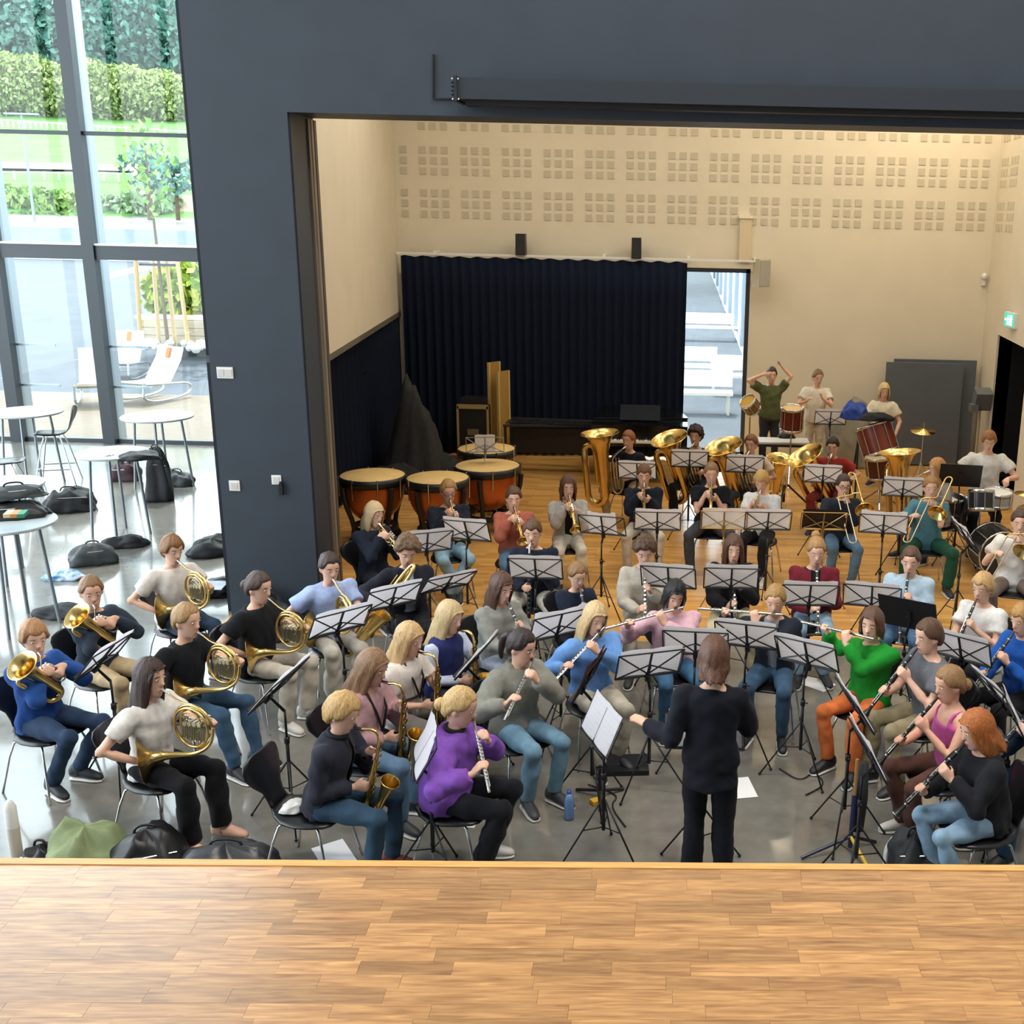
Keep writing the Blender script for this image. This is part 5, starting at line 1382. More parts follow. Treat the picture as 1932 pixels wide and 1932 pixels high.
person('blacktee', 'black t-shirt and cream trousers with tied dark hair', (488, 1108), 72, play('french_horn', pitch=-6, yaw=-5), ('bun', -0.02), '4a3a32', None, 'short', '17191d', 1.5, None, 'cdc5b6', 1.4, 'd9d5cc', s=0.97, hp=12, feet=0.40)
person('paleblue', 'pale blue shirt beside the dark wall', (622, 1070), 35, play('french_horn', pitch=-6, yaw=5), ('bun', 0.03), '3a2c28', None, 'short', '9fb2dc', 1.7, None, 'c9c4b8', 1.5, '2a2c30', s=0.97, hp=14, collar=True)
# saxophones
person('barisax', 'navy jacket over pale blue shirt with curly hair', (768, 1040), 22, play('baritone_saxophone', pitch=2, yaw=0, roll=-38, scale=0.95), ('curly', 0), '5f4a38', '7d6248', 'jacket', '20232e', 1.5, '9fb6c6', '1b1d24', 1.2, '222327', s=1.0, hp=22, ht=-6, lean=8)
person('navyjacket', 'navy zip jacket and blue jeans with blond hair', (646, 1343), 80, play('alto_saxophone', pitch=-10, yaw=0, roll=4, scale=0.92), ('mop', 0), 'b08a54', 'd0ac74', 'jacket', '2a2c38', 1.3, '14161c', '2f475c', 1.15, '7a3a34', s=0.95, hp=22, lean=14, feet=0.40, neck_c='14161c')
person('pinkhoodie', 'dusty pink hoodie with long brown hair', (702, 1258), 72, play('alto_saxophone', pitch=-6, yaw=-6, roll=6, scale=0.95), ('long', 0.26), '7b5d44', '9a7a5c', 'hoodie', 'b58f92', 1.5, None, '5a7690', 1.2, '2b2e34', s=0.95, hp=20, lean=12, strap='neck')
person('whitesax', 'white top with black straps and long blond hair', (772, 1205), 66, play('alto_saxophone', pitch=-4, yaw=-8, roll=6, scale=0.95), ('long', 0.22), 'b8925e', 'd8ba88', 'short', 'd5cec6', 1.3, None, '6f6a64', 1.1, '2b2e34', s=0.92, hp=16, lean=8, strap='harness')
person('bluevest', 'navy vest over light shirt with long blond hair', (848, 1163), 60, play('alto_saxophone', pitch=-2, yaw=-8, roll=6, scale=0.95), ('long', 0.30), 'b59a6c', 'd6c094', 'vest', '232a5c', 1.3, 'b9c4dc', '2c3140', 1.1, '2b2e34', s=0.93, hp=16, lean=6)
# trumpets
person('cornet', 'dark navy blouse with blond hair by the timpani', (706, 970), 50, play('trumpet', pitch=-32, yaw=4, scale=0.95), ('long', 0.18), 'b79c70', 'd9c49a', 'long', '1b2230', 1.3, None, '1b1e26', 1.1, '222226', s=0.95, hp=14, lean=4)
person('maroonshirt', 'navy cardigan over a maroon shirt with pale jeans', (846, 927), 22, play('trumpet', pitch=-34, yaw=4), ('short', 0), 'a97f4f', None, 'jacket', '1a2130', 1.3, '7c4446', '8fb0c4', 1.1, '2a2c30', s=1.0, hp=12, glasses=True, skin_c='dea890', feet=0.30, cross=True)
person('rust', 'rust orange sweater with pinned up hair', (969, 940), 12, play('trumpet', pitch=-30, yaw=10), ('bun', 0.05), '5a3d2c', None, 'long', 'a85f4e', 1.4, None, '54728c', 1.1, '2a2c30', s=0.95, hp=10)
person('greycardigan', 'light grey cardigan over a black top', (1072, 918), 12, play('trumpet', pitch=-34, yaw=6), ('long', 0.16), '5b3c2c', None, 'jacket', 'b4b0aa', 1.3, '17181c', 'c9c2b2', 1.2, '2a2c30', s=0.96, hp=10)
person('navytrumpet', 'plain navy sweater with a trumpet pointed down', (1215, 896), 4, play('trumpet', pitch=-48, yaw=2), ('fringe', 0), '6b4d36', None, 'long', '1a2030', 1.4, None, 'cbc4b6', 1.1, '2a2c30', s=0.97, hp=12, knees=0.2)
person('blackflugel', 'black t-shirt and dark grey trousers with spread knees', (1342, 893), 2, play('flugelhorn', pitch=-46, yaw=0), ('crop', 0), '8f6e4a', None, 'short', '15181d', 1.3, None, '43454a', 1.2, '202226', s=1.0, hp=14, knees=0.24)
person('whitetrumpet', 'white t-shirt and black trousers with wavy blond hair', (1437, 908), -16, play('trumpet', pitch=-46, yaw=-2), ('mop', 0), 'b58d4e', 'd2ac6c', 'short', 'd9d9d8', 1.3, None, '191a1e', 1.2, 'd0cdc6', s=0.96, hp=26)
# trombones
person('glasses', 'dark sweatshirt and blue jeans with glasses', (1591, 916), 6, play('trombone', pitch=-30, yaw=0), ('bun', -0.04), '46352e', None, 'long', '242a36', 1.4, None, '5d7d98', 1.1, '2a2c30', s=0.97, hp=6, glasses=True, feet=0.30)
person('teal', 'teal t-shirt and dark green trousers', (1756, 920), -4, play('trombone', pitch=-30, yaw=-25), ('bun', -0.02), 'a0764a', None, 'short', '4f8090', 1.5, None, '1d4a38', 1.4, '2a2c30', s=1.0, hp=6, knees=0.24)
person('whitetrombone', 'white blouse and taupe trousers at the right edge', (1924, 985), -14, play('trombone', pitch=-30, yaw=-24), ('bun', -0.02), '4a3428', None, 'short', 'dedad4', 1.6, None, '77695f', 1.3, '2a2c30', s=1.0, hp=8, knees=0.2)
# tubas
person('tubaleft', 'dark clothes behind the leftmost tuba', (1186, 830), -24, play('tuba', yaw=4, roll=4, pitch=-4, scale=1.22), ('short', 0), '9a5a3a', None, 'short', '1c2028', 1.3, None, 'a58f6c', 1.2, '3a342c', s=0.95, hp=8, knees=0.22)
person('tubablack', 'black top with dark curly hair behind a tuba', (1312, 823), -14, play('tuba', yaw=4, roll=14, pitch=-16, scale=1.2), ('curly', 0), '2c211d', None, 'long', '17191e', 1.3, None, '1b1d22', 1.2, '26282c', s=0.98, hp=6, knees=0.2)
person('tubacream', 'cream t-shirt with a tuba beside the window', (1417, 838), -18, play('tuba', yaw=2, roll=12, pitch=-18, scale=1.2), ('short', 0), '7a4a2e', None, 'short', 'dccdb8', 1.3, None, '3a3c40', 1.2, '26282c', s=0.97, hp=8, knees=0.2)
person('tubared', 'red shirt with dark hair behind a tilted tuba', (1571, 842), -14, play('tuba', yaw=0, roll=26, pitch=-22, scale=1.2), ('short', 0), '2e1f1a', None, 'short', 'a3392e', 1.3, None, '7a2b28', 1.2, '26282c', s=0.97, hp=16, knees=0.2)
person('tubaginger', 'grey top with long curly ginger hair', (1768, 884), -70, play('tuba', yaw=6, roll=6, pitch=-4, scale=1.25, off=(0, 0.02, 0.05)), ('long', 0.24), 'a8703a', 'c9955a', 'short', '9a9490', 1.3, None, '5a6068', 1.2, '26282c', s=0.97, hp=8, knees=0.2)
# clarinets in the middle
person('navybass', 'navy sweater and cream trousers with a bass clarinet', (1005, 1004), 0, play('bass_clarinet', pitch=10), ('fringe', 0), '5e4330', None, 'long', '1b2233', 1.4, None, 'cdc6b8', 1.2, '2a2c30', s=1.0, hp=10, knees=0.22)
person('greygirl', 'grey sweater with long straight brown hair', (946, 1108), 44, play('clarinet', pitch=40), ('long', 0.24), '54392b', None, 'long', '8f918c', 1.4, None, '9aa0ae', 1.1, '2a2c30', s=0.95, hp=16, lean=8)
person('smallboy', 'navy sweater, the smallest of the players', (1089, 1085), 26, play('clarinet', pitch=34), ('short', 0), '8d6c48', None, 'long', '1d2638', 1.2, None, '1d2230', 1.1, '2a2c30', s=0.80, hp=20, lean=8)
person('curlycream', 'cream sweater with a mop of brown curls', (1216, 1040), 4, play('clarinet', pitch=38), ('curly', 0), '57402f', None, 'long', 'bdb6aa', 1.4, None, 'b7b0a2', 1.2, '2a2c30', s=0.98, hp=22, lean=6)
person('longblack', 'black sweater and beige trousers with long brown hair', (1384, 1034), 2, play('clarinet', pitch=36), ('long', 0.28), '563a2a', None, 'long', '15171b', 1.4, None, 'c4b697', 1.2, '2a2c30', s=0.98, hp=12, knees=0.2)
person('maroonjacket', 'maroon jacket and light jeans with a black shirt', (1540, 1040), 0, play('clarinet', pitch=36), ('bun', 0.09), 'a87f50', None, 'jacket', '6d1f2c', 1.4, '17181c', '8aa6bc', 1.2, '2a2c30', s=0.99, hp=14, patch=[(-0.085 + 0.024 * k, 0.118, 0.255, 'd8d6d2', 0.009 if k % 3 else 0.011, 0.013) for k in range(3)] + [(0.02 + 0.021 * k, 0.118, 0.255, 'd8d6d2', 0.009 if k % 2 else 0.0075, 0.013) for k in range(4)], strap=None)
person('lightblue', 'light blue sweatshirt and blue jeans', (1718, 1058), -18, play('clarinet', pitch=34), ('bun', -0.03), '5a4030', None, 'long', 'a9c0d0', 1.6, None, '4c6c8a', 1.1, '2a2c30', s=0.97, hp=10)
person('whiteclarinet', 'white t-shirt and black trousers with blond fringe', (1854, 1108), -42, play('clarinet', pitch=40), ('mop', 0), 'b48c58', 'd0aa76', 'short', 'dedcd8', 1.4, None, '17181c', 1.2, '2a2c30', s=0.94, hp=10)
person('bluesatin', 'bright blue shirt cut off by the right edge', (1930, 1168), -58, play('clarinet', pitch=44), ('mop', 0), 'b0854c', None, 'long', '1f55a8', 1.3, None, '17181c', 1.2, '2a2c30', s=0.95, hp=14)
# clarinets on the right
person('greytee', 'charcoal grey t-shirt and olive trousers', (1752, 1200), -66, play('clarinet', pitch=40, yaw=-4, scale=0.95), ('short', 0), '5c4230', None, 'short', '64666c', 1.4, None, '8b8064', 1.3, '2a2c30', s=0.99, hp=10, lean=6, feet=0.40)
person('pinktank', 'pink sleeveless top and brown trousers', (1792, 1290), -70, play('clarinet', pitch=42, yaw=-4, scale=0.93), ('bun', -0.05), '94724c', None, 'tank', 'c25a9c', 1.0, None, '553830', 1.3, 'd0cdc6', s=0.93, hp=14, skin_c='e0ac92', feet=0.34)
person('redhead', 'black jacket and light blue jeans with red hair', (1844, 1375), -74, play('clarinet', pitch=44, yaw=-2, scale=0.93), ('long', 0.16), '9a5326', 'b8713c', 'long', '1a1b20', 1.7, None, '86a4bc', 1.25, '1e2024', s=0.93, hp=18, lean=12, feet=0.24, patch=[(0.03, 0.150, 0.22, 'c4261e', 0.035, 0.035), (0.055, 0.150, 0.205, 'e0b53c', 0.016, 0.024)])
person('edgejeans', 'dark jeans mostly outside the right edge', (1990, 1300), -70, play('clarinet', pitch=46), ('short', 0), '5c4230', None, 'long', '2a3d55', 1.3, None, '2d4a63', 1.2, '2a2c30', s=0.98, hp=10, feet=0.42)
# flutes
person('green', 'green sweater and orange trousers', (1645, 1177), -40, play('flute', yaw=-2, roll=4), ('bob', 0.10), '5c4030', None, 'long', '1c8a2c', 1.4, None, 'd1713c', 1.2, '26282c', s=0.95, hp=4, hy=12, lean=3)
person('navygrey', 'navy blazer over a grey shirt with blond hair', (1463, 1132), -12, play('flute', yaw=4, roll=0), ('pony', 0.16), 'a5824f', None, 'jacket', '1e2430', 1.4, '8f959c', '3a5670', 1.1, '1d1f24', s=0.95, hp=14)
person('pinkshirt', 'pale pink shirt with black hair', (1273, 1122), 12, play('flute', yaw=8, roll=10), ('bob', 0.13), '17161a', None, 'long', 'd9b0bc', 1.5, None, '41678a', 1.1, '3a3c40', s=0.95, hp=20, ht=-6)
person('bluesweater', 'sky blue sweater and beige trousers', (1122, 1166), 30, play('flute', yaw=22, roll=26, scale=0.95), ('long', 0.22), 'bb9a66', 'dcc294', 'long', '6a97d4', 1.5, None, 'b9b2a2', 1.3, '25282c', s=0.95, hp=14, ht=-8)
person('greyhoodie', 'grey hooded sweatshirt and washed jeans', (984, 1220), 42, play('flute', yaw=34, roll=24, scale=0.92), ('pony', 0.16), '2e2422', None, 'hoodie', '86867e', 1.6, None, '6f93aa', 1.2, '3a3c40', s=0.97, hp=16, lean=8, hy=20)
person('purple', 'purple sweater and black trousers', (868, 1333), 84, play('flute', yaw=26, roll=24, scale=0.92), ('bun', -0.03), 'b08c56', 'd8b982', 'long', '7d4fae', 2.1, None, '15161d', 1.6, 'd0cfd0', s=0.94, hp=18, lean=10, feet=0.28, neck_c='14151b')
SEATED = list(PEOPLE)
# standing: conductor and the percussion players
M2 = lambda *a: Vector(a)
person('conductor', 'dark suit conducting with her back to the camera', (1347, 1240), 178, None, ('bob', 0.09), '4f342a', '6b4836', 'long', '12151f', 1.3, None, '10131c', 1.25, '16181e', s=0.985, stand=True, lean=3, hp=10, hem=-0.16,
       label='person in dark suit conducting with back to the camera',
       arms={-1: (M2(-0.40, 0.12, 1.06), M2(-0.75, 0.45, 0.25), M2(0.2, 0.2, -1), 25, M2(-0.25, -0.4, -1)), 1: (M2(0.13, 0.34, 1.08), M2(-0.1, 0.95, 0.25), M2(0, 0.2, -1), 35, M2(0.55, -0.5, -0.9))})
person('olive', 'olive t-shirt standing with raised arms', (1456, 708), 4, None, ('short', 0), '3a2a22', None, 'short', '545b38', 1.5, None, '2c2e34', 1.2, '26282c', s=1.0, stand=True, lean=0, hp=4,
       arms={1: (M2(0.17, 0.13, 1.60), M2(-0.95, 0.0, 0.1), M2(0, -0.9, -0.2), 30, M2(1, 0.1, 0.15)), -1: (M2(-0.15, 0.02, 1.74), M2(0.55, 0, 0.8), M2(0, 0.2, -1), 50, M2(-1, 0.2, 0.1))})
person('whitestand', 'white t-shirt standing and clapping by the rear wall', (1543, 712), -8, None, ('crop', 0), '7d6240', None, 'short', 'dcd4c4', 1.5, None, 'c4bca8', 1.2, '26282c', s=1.0, stand=True, lean=2, hp=14, hy=20,
       arms={1: (M2(0.14, 0.32, 1.22), M2(-0.5, 0.4, 0.6), M2(-1, 0.2, 0), 30, M2(0.8, -0.4, -0.8)), -1: (M2(-0.10, 0.30, 1.28), M2(0.3, 0.3, 0.9), M2(1, 0.2, 0), 25, M2(-0.8, -0.3, -0.9))})
person('creamstand', 'cream blouse standing behind the bass drum', (1668, 738), -24, None, ('long', 0.12), 'c9a86c', 'e0c590', 'short', 'ded4ba', 1.5, None, 'c9c2b0', 1.1, '26282c', s=0.96, stand=True, lean=2, hp=10, hy=24,
       arms={1: (M2(0.10, 0.30, 1.10), M2(-0.7, 0.6, -0.2), M2(0, 0.3, -1), 35, M2(0.8, -0.4, -0.8)), -1: (M2(-0.26, 0.14, 0.86), M2(0.2, 0.4, -0.9), M2(1, 0, 0), 40, M2(-0.8, -0.6, -0.3))})
person('drummer', 'white t-shirt seated at the drum kit', (1866, 832), -10, None, ('mop', 0), 'a0673c', None, 'short', 'e0dcd6', 1.4, None, '23252a', 1.2, '26282c', s=1.08, lean=4, hp=18, seat_dz=0.20,
       arms={1: (M2(0.30, 0.30, 0.98), M2(-0.2, 0.9, -0.3), M2(0, 0.1, -1), 75, M2(0.9, -0.5, -0.6)), -1: (M2(-0.24, 0.33, 1.0), M2(0.2, 0.9, -0.3), M2(0, 0.1, -1), 75, M2(-0.9, -0.5, -0.6))})
for k in SEATED:
    i_ = PEOPLE[k]; fwv = i_['rot'] @ Vector((0, 1, 0))
    chair(i_['loc'] + fwv * (-0.11 if k == 'navyjacket' else 0.045), i_['phi'], 'black shell chair under person in ' + i_['desc'], back=(k != 'purple'))

# ------------------------------------------------------------------ music stands: (desk pixel, direction of the page, player, options)
def st(px, b, key, **k):
    d_ = PEOPLE[key]['desc'] if key in PEOPLE else key
    music_stand(px, b, d_, **k)
st((198, 1236), 264, 'navyhorn', z=1.00, tilt=40)
st((528, 1290), 263, 'blackhorn', z=1.02, tilt=42, size=1.1, w_=0.52, h=0.34)
st((642, 1172), 226, 'paleblue', z=1.02, tilt=32)
st((742, 1125), 222, 'barisax', z=1.02, tilt=32)
st((846, 1098), 220, 'maroonshirt', z=0.90, tilt=45)
st((806, 1022), 205, 'cornet', z=1.00)
st((880, 1000), 168, 'rust', z=1.0, label='folding music stand with white pages right of the maroon shirt')
st((1010, 1072), 180, 'navybass', z=1.0)
st((1136, 990), 168, 'greycardigan', z=1.0, w_=0.30)
st((1240, 982), 180, 'navytrumpet', z=1.0)
st((1366, 980), 180, 'blackflugel', z=1.0, fc='brass')
st((1449, 982), 182, 'whitetrumpet', z=1.0)
st((1202, 888), 176, 'tubaleft', z=1.0)
st((1301, 866), 180, 'tubablack', z=1.05)
st((1405, 876), 180, 'tubacream', z=1.02)
st((1553, 895), 174, 'tubared', z=1.02)
st((1704, 920), 174, 'tubaginger', z=1.05)
st((1554, 982), 180, 'glasses', z=0.95, fc='brass', paper='pair', sheet_col='17181a')
st((1667, 988), 172, 'teal', z=1.12)
st((1820, 1008), 96, 'whitetrombone', z=1.05, tilt=35)
st((1261, 1088), 172, 'curlycream', z=1.0)
st((1380, 1090), 180, 'longblack', z=1.0)
st((1528, 1122), 180, 'maroonjacket', z=0.98)
st((1645, 1124), 168, 'lightblue', z=0.98, label='folding music stand beside person in light blue sweatshirt')
st((1713, 1158), 150, 'lightblue', z=0.95, style='solid', paper=None, label='solid black music stand before person in light blue sweatshirt')
st((900, 1236), 260, 'bluevest', z=1.0, tilt=40)
st((803, 1408), 284, 'navyjacket', z=0.95, tilt=30)
st((1055, 1178), 216, 'smallboy', z=1.0)
st((1226, 1252), 200, 'bluesweater', z=1.0)
st((1312, 1212), 176, 'pinkshirt', z=1.02)
st((1409, 1198), 166, 'navygrey', z=1.02)
st((1522, 1232), 150, 'green', z=1.0)
st((1112, 1272), 258, 'greyhoodie', z=1.0, sheet_col='7b3a36', label='black music stand with a dark red folder')
st((1134, 1366), 294, 'greyhoodie', z=0.98, tilt=24, label='black music stand with bright white pages by the conductor')
st((1612, 1328), 100, 'greytee', z=1.0, tilt=32)
st((1636, 1412), 98, 'pinktank', z=0.98, tilt=28)
st((1812, 1222), 142, 'whiteclarinet', z=0.98)
st((1878, 1305), 102, 'bluesatin', z=0.98, tilt=38)
st((1916, 1352), 84, 'edgejeans', z=0.95, tilt=30)
st((1567, 788), 180, 'whitestand', dist=17.3)
st((1812, 897), 172, 'drummer', z=1.12, style='solid', paper=None, label='solid black music stand before the drummer')
st((1330, 1378), 0, 'conductor', z=1.0, tilt=55, label='conducting stand hidden behind the conductor')
# ------------------------------------------------------------------ curtains
def curtain(path, z0, z1, name, label, amp=0.045, per=0.15, seed=1, ragged=True):
    """pleated cloth hung along a polyline of (x, y)"""
    rs = random.Random(seed)
    P = [Vector((x, y, 0)) for x, y in path]
    pts = []; s_ = 0.0
    for a, b_ in zip(P[:-1], P[1:]):
        L = (b_ - a).length; n = int(L / 0.022); t = (b_ - a).normalized(); nn = Vector((-t.y, t.x, 0))
        for i in range(n):
            s1 = s_ + i * 0.022
            ph = s1 / per * 2 * math.pi + 1.3 * noise.noise(Vector((s1 * 1.1, seed, 0)))
            o = math.sin(ph) * amp * (0.75 + 0.4 * noise.noise(Vector((s1 * 0.8, seed + 4, 0))))
            pts.append((a + t * (i * 0.022), nn, o, s1))
        s_ += L
    vs_, fs = [], []; NZ = 7
    for p, nn, o, s1 in pts:
        for j in range(NZ):
            t = j / (NZ - 1); z = z0 + (z1 - z0) * t
            k = (0.7 + 0.5 * (1 - t)); q = p + nn * (o * k + 0.02 * (1 - t) * noise.noise(Vector((s1 * 2, t * 2, seed))))
            if j == NZ - 1: z += 0.012 * math.sin(s1 / per * 2 * math.pi * 0.5)
            vs_.append((q.x, q.y, z))
    n = len(pts)
    for i in range(n - 1):
        for j in range(NZ - 1):
            a = i * NZ + j; fs.append((a, a + NZ, a + NZ + 1, a + 1))
    o = MB().add(vs_, fs).build(name, M_CURT, None, True)
    sm = o.modifiers.new('thick', 'SOLIDIFY'); sm.thickness = 0.004
    tag(o, label, 'curtain', 'black curtains')
    return o
YC = Y_R - 0.32
ZC = at_y(1000, 488, YC).z
curtain([(XC + 0.12, YC), (-0.02, YC), (0.02, YC - 0.05)], 0.03, ZC, 'curtain', 'tall black pleated curtain across the rear wall')
curtain([(HX + 0.10, Y_B + 0.1), (XB + 0.08, YB1 + 0.1), (XB + 0.08, Y_R - 0.3)], 0.03, ZL - 0.03, 'curtain', 'lower dark curtain along the side bay', seed=3, per=0.22, amp=0.03)
r = empty('curtain_rail', (0, 0, 0)); tag(r, 'white curtain rail above the tall black curtain', 'rail')
m_ = MB(); m_.bbox(XC + 0.05, 1.2, YC - 0.02, YC + 0.02, ZC + 0.025, ZC + 0.06); m_.build('rail', M_WHITE, r)
for x_ in (-4.2, -2.8, -1.4, 0.0, 1.1):
    m_ = MB(); m_.bbox(x_ - 0.02, x_ + 0.02, YC, Y_R, ZC + 0.055, ZC + 0.09); m_.build('bracket', M_WHITE, r)
# ------------------------------------------------------------------ fittings on the walls
def wall_speaker(px, py, w_, h, lab, dpt=0.22, m_body=M_BLACK, yaw=0):
    c_ = at_y(px, py, Y_R - 0.3)
    r = empty('wall_speaker', (c_.x, c_.y, c_.z - h / 2), yaw); tag(r, lab, 'speaker', 'speakers on the rear wall')
    m_ = MB(); m_.box((0, 0, h / 2), (w_, dpt, h), taper=0.94); m_.build('cabinet', m_body, r)
    m_ = MB(); m_.box((0, -dpt / 2 - 0.004, h / 2), (w_ * 0.84, 0.01, h * 0.9)); m_.build('grille', mat('2a2b2e', 0.8, bump=0.4, scale=200, kind='grille') if m_body is M_BLACK else mat('a9a498', 0.7, kind='grille'), r)
    m_ = MB(); m_.tube([(0, dpt / 2 - 0.02, h / 2), (0, 0.3, h / 2)], 0.02, 7); m_.build('bracket', m_body, r)
wall_speaker(983, 461, 0.16, 0.34, 'left small black loudspeaker above the curtain')
wall_speaker(1201, 468, 0.16, 0.33, 'right small black loudspeaker above the curtain')
wall_speaker(1437, 515, 0.24, 0.46, 'cream loudspeaker beside the rear window', 0.2, mat('cfc3a8', 0.6, kind='cream_plastic'), 0.5)
c_ = at_y(1857, 526, Y_R - 0.06)
r = empty('motion_sensor', c_); tag(r, 'small white sensor high on the rear wall', 'sensor')
m_ = MB(); m_.ball((0, 0, 0.04), (0.05, 0.05, 0.06), 10, 7); m_.build('dome', M_WHITE, r, True)
m_ = MB(); m_.box((0, 0.03, -0.06), (0.06, 0.05, 0.10)); m_.build('base', M_WHITE, r)
r = empty('cable_duct', (0, 0, 0)); tag(r, 'cream vertical cable duct above the rear window', 'cable duct')
a, b_ = at_y(1396, 412, Y_R), at_y(1420, 492, Y_R)
m_ = MB(); m_.bbox(a.x, b_.x - 0.04, Y_R - 0.07, Y_R - 0.002, b_.z, a.z); m_.build('cover', mat('dac9a8', 0.7, kind='beige_duct'), r)
m_ = MB(); m_.bbox(a.x - 0.02, b_.x - 0.02, Y_R - 0.09, Y_R - 0.002, a.z, a.z + 0.05); m_.build('cap', mat('efe6d2', 0.6, kind='duct_cap'), r)
def switch(px, py, w_, h, lab, two=False):
    c_ = at_y(px, py, Y_W)
    r = empty('wall_switch', (c_.x, Y_W, c_.z)); tag(r, lab, 'switch', 'white fittings on the dark wall')
    m_ = MB(); m_.box((0, -0.006, 0), (w_, 0.012, h)); m_.build('plate', M_WHITE, r)
    for k in ((-0.25, 0.25) if two else (0,)):
        m_ = MB(); m_.box((k * w_, -0.015, 0), (w_ * (0.36 if two else 0.6), 0.008, h * 0.62)); m_.build('rocker', mat('cfcfcb', 0.4, kind='rocker'), r)
    return r
switch(425, 703, 0.15, 0.105, 'double white switch plate high on the dark wall', True)
switch(443, 916, 0.10, 0.10, 'square white switch low on the dark wall, left one')
switch(522, 905, 0.09, 0.09, 'square white socket with a black device below')
c_ = at_y(532, 922, Y_W); m_ = MB(); m_.box((0, -0.02, 0), (0.035, 0.035, 0.11)); m_.box((0, -0.02, 0.06), (0.02, 0.02, 0.03))
tag(m_.build('door_intercom', M_BLACK, loc=(c_.x, Y_W, c_.z)), 'black handset hanging under the socket on the dark wall', 'handset')
# rolled projection screen case across the header
r = empty('projection_screen', (0, 0, 0)); tag(r, 'long dark projection screen case above the opening', 'projection screen')
YS = Y_W - 0.38; s0 = at_y(862, 150, YS); s1 = at_y(862, 186, YS)
m_ = MB(); m_.bbox(s0.x, 6.0, YS, Y_W - 0.02, s1.z + 0.0, s0.z + 0.02); m_.build('case', mat('2b323b', 0.45, kind='screen_case'), r)
m_ = MB(); m_.bbox(s0.x + 0.05, 6.0, YS + 0.08, YS + 0.24, s1.z - 0.045, s1.z); m_.build('bottom_bar', M_BLACK, r)
m_ = MB(); m_.bbox(s0.x - 0.03, s0.x, YS - 0.02, Y_W - 0.01, s1.z - 0.02, s0.z + 0.03); pl = m_.build('end_plate', mat('20262d', 0.5, kind='screen_end'), r)
m_ = MB()
for k in range(6):
    for jx in (0, 1): m_.box((s0.x - 0.035 + jx * 0.05 * (k in (0, 5)), YS - 0.025, s1.z - 0.005 + k * (s0.z - s1.z + 0.01) / 5), (0.010, 0.006, 0.012))
sc_ = m_.build('screws', M_WHITE, pl); sc_['kind'] = 'stuff'
a = at_y(818, 103, Y_W); b_ = at_y(818, 187, Y_W); e_ = at_y(858, 187, Y_W)
m_ = MB(); m_.tube([(a.x, Y_W - 0.012, a.z), (b_.x, Y_W - 0.012, b_.z), (e_.x, Y_W - 0.012, e_.z)], 0.010, 6)
tag(m_.build('cable', M_BLACK), 'thin black cable beside the projection screen case', 'cable')
# exit sign above the doorway
YD = (DY0 + DY1) / 2; c_ = at_y(1919, 604, YD)
r = empty('exit_sign', (wr_x(YD) - 0.05, YD, c_.z), -math.pi / 2 + math.atan(0.06)); tag(r, 'lit green and white exit sign above the dark doorway', 'sign')
m_ = MB(); m_.box((0, 0, 0), (0.44, 0.06, 0.22)); m_.build('box', M_WHITE, r)
def emit(c, st_):
    m, N, L, b = node_mat('lit_sign'); b.inputs['Base Color'].default_value = (*srgb(c), 1); b.inputs['Emission Color'].default_value = (*srgb(c), 1); b.inputs['Emission Strength'].default_value = st_; return m
m_ = MB(); m_.box((0, -0.033, 0), (0.41, 0.006, 0.19)); pn = m_.build('panel', emit('38b49a', 1.2), r)
m_ = MB()
m_.ball((-0.03, -0.038, 0.055), (0.018, 0.004, 0.018), 8, 5); m_.tube([(-0.03, -0.038, 0.035), (-0.035, -0.038, -0.01)], 0.016, 6); m_.tube([(-0.035, -0.038, -0.01), (-0.07, -0.038, -0.07)], 0.009, 6); m_.tube([(-0.035, -0.038, -0.01), (0.0, -0.038, -0.04), (-0.01, -0.038, -0.075)], 0.009, 6); m_.tube([(-0.065, -0.038, 0.0), (-0.03, -0.038, 0.03), (0.01, -0.038, 0.01)], 0.008, 6)
m_.box((0.09, -0.037, 0.0), (0.10, 0.004, 0.15)); m_.box((-0.14, -0.037, 0.0), (0.06, 0.004, 0.03))
fig = m_.build('pictogram', emit('f4fffb', 1.6), pn); fig['kind'] = 'stuff'
# two dark boards leaning on the rear wall, loudspeaker on its post
for k, (x0, x1, yy, top, lab) in enumerate(((1668, 1812, Y_R - 0.36, 687, 'front dark grey board leaning on the rear wall'), (1682, 1836, Y_R - 0.20, 681, 'rear dark grey board leaning on the rear wall'))):
    a = at_y(x0, 760, yy); b_ = at_y(x1, 760, yy); zt = at_y((x0 + x1) / 2, top, yy).z
    m_ = MB(); m_.box((0, 0, zt / 2), (b_.x - a.x, 0.07, zt), Matrix.Rotation(-0.02, 3, 'X'))
    tag(m_.build('acoustic_board', mat('5a6068', 0.7, var=0.05, scale=5, kind='board'), loc=((a.x + b_.x) / 2, yy, 0.02)), lab, 'board', 'boards against the rear wall')
b0 = at_y(1846, 870, Y_R - 1.1); t0 = at_y(1850, 762, Y_R - 1.1)
r = empty('floor_spotlight', (t0.x, Y_R - 1.1, 0)); tag(r, 'grey loudspeaker on a slim pole in the right corner', 'speaker')
m_ = MB(); m_.tube([(0, 0, 0.02), (0, 0, t0.z)], 0.02, 8)
for k in range(3): m_.tube([(0, 0, 0.35), (0.28 * math.cos(2.1 * k), 0.28 * math.sin(2.1 * k), 0.015)], 0.012, 6)
m_.build('pole', mat('b9ab92', 0.5, kind='post'), r)
m_ = MB(); m_.box((0.02, 0, t0.z + 0.08), (0.26, 0.24, 0.30), Matrix.Rotation(0.35, 3, 'X')); m_.box((-0.12, -0.05, t0.z - 0.06), (0.12, 0.18, 0.12)); m_.build('housing', mat('6a6d70', 0.5, kind='grey_plastic'), r)

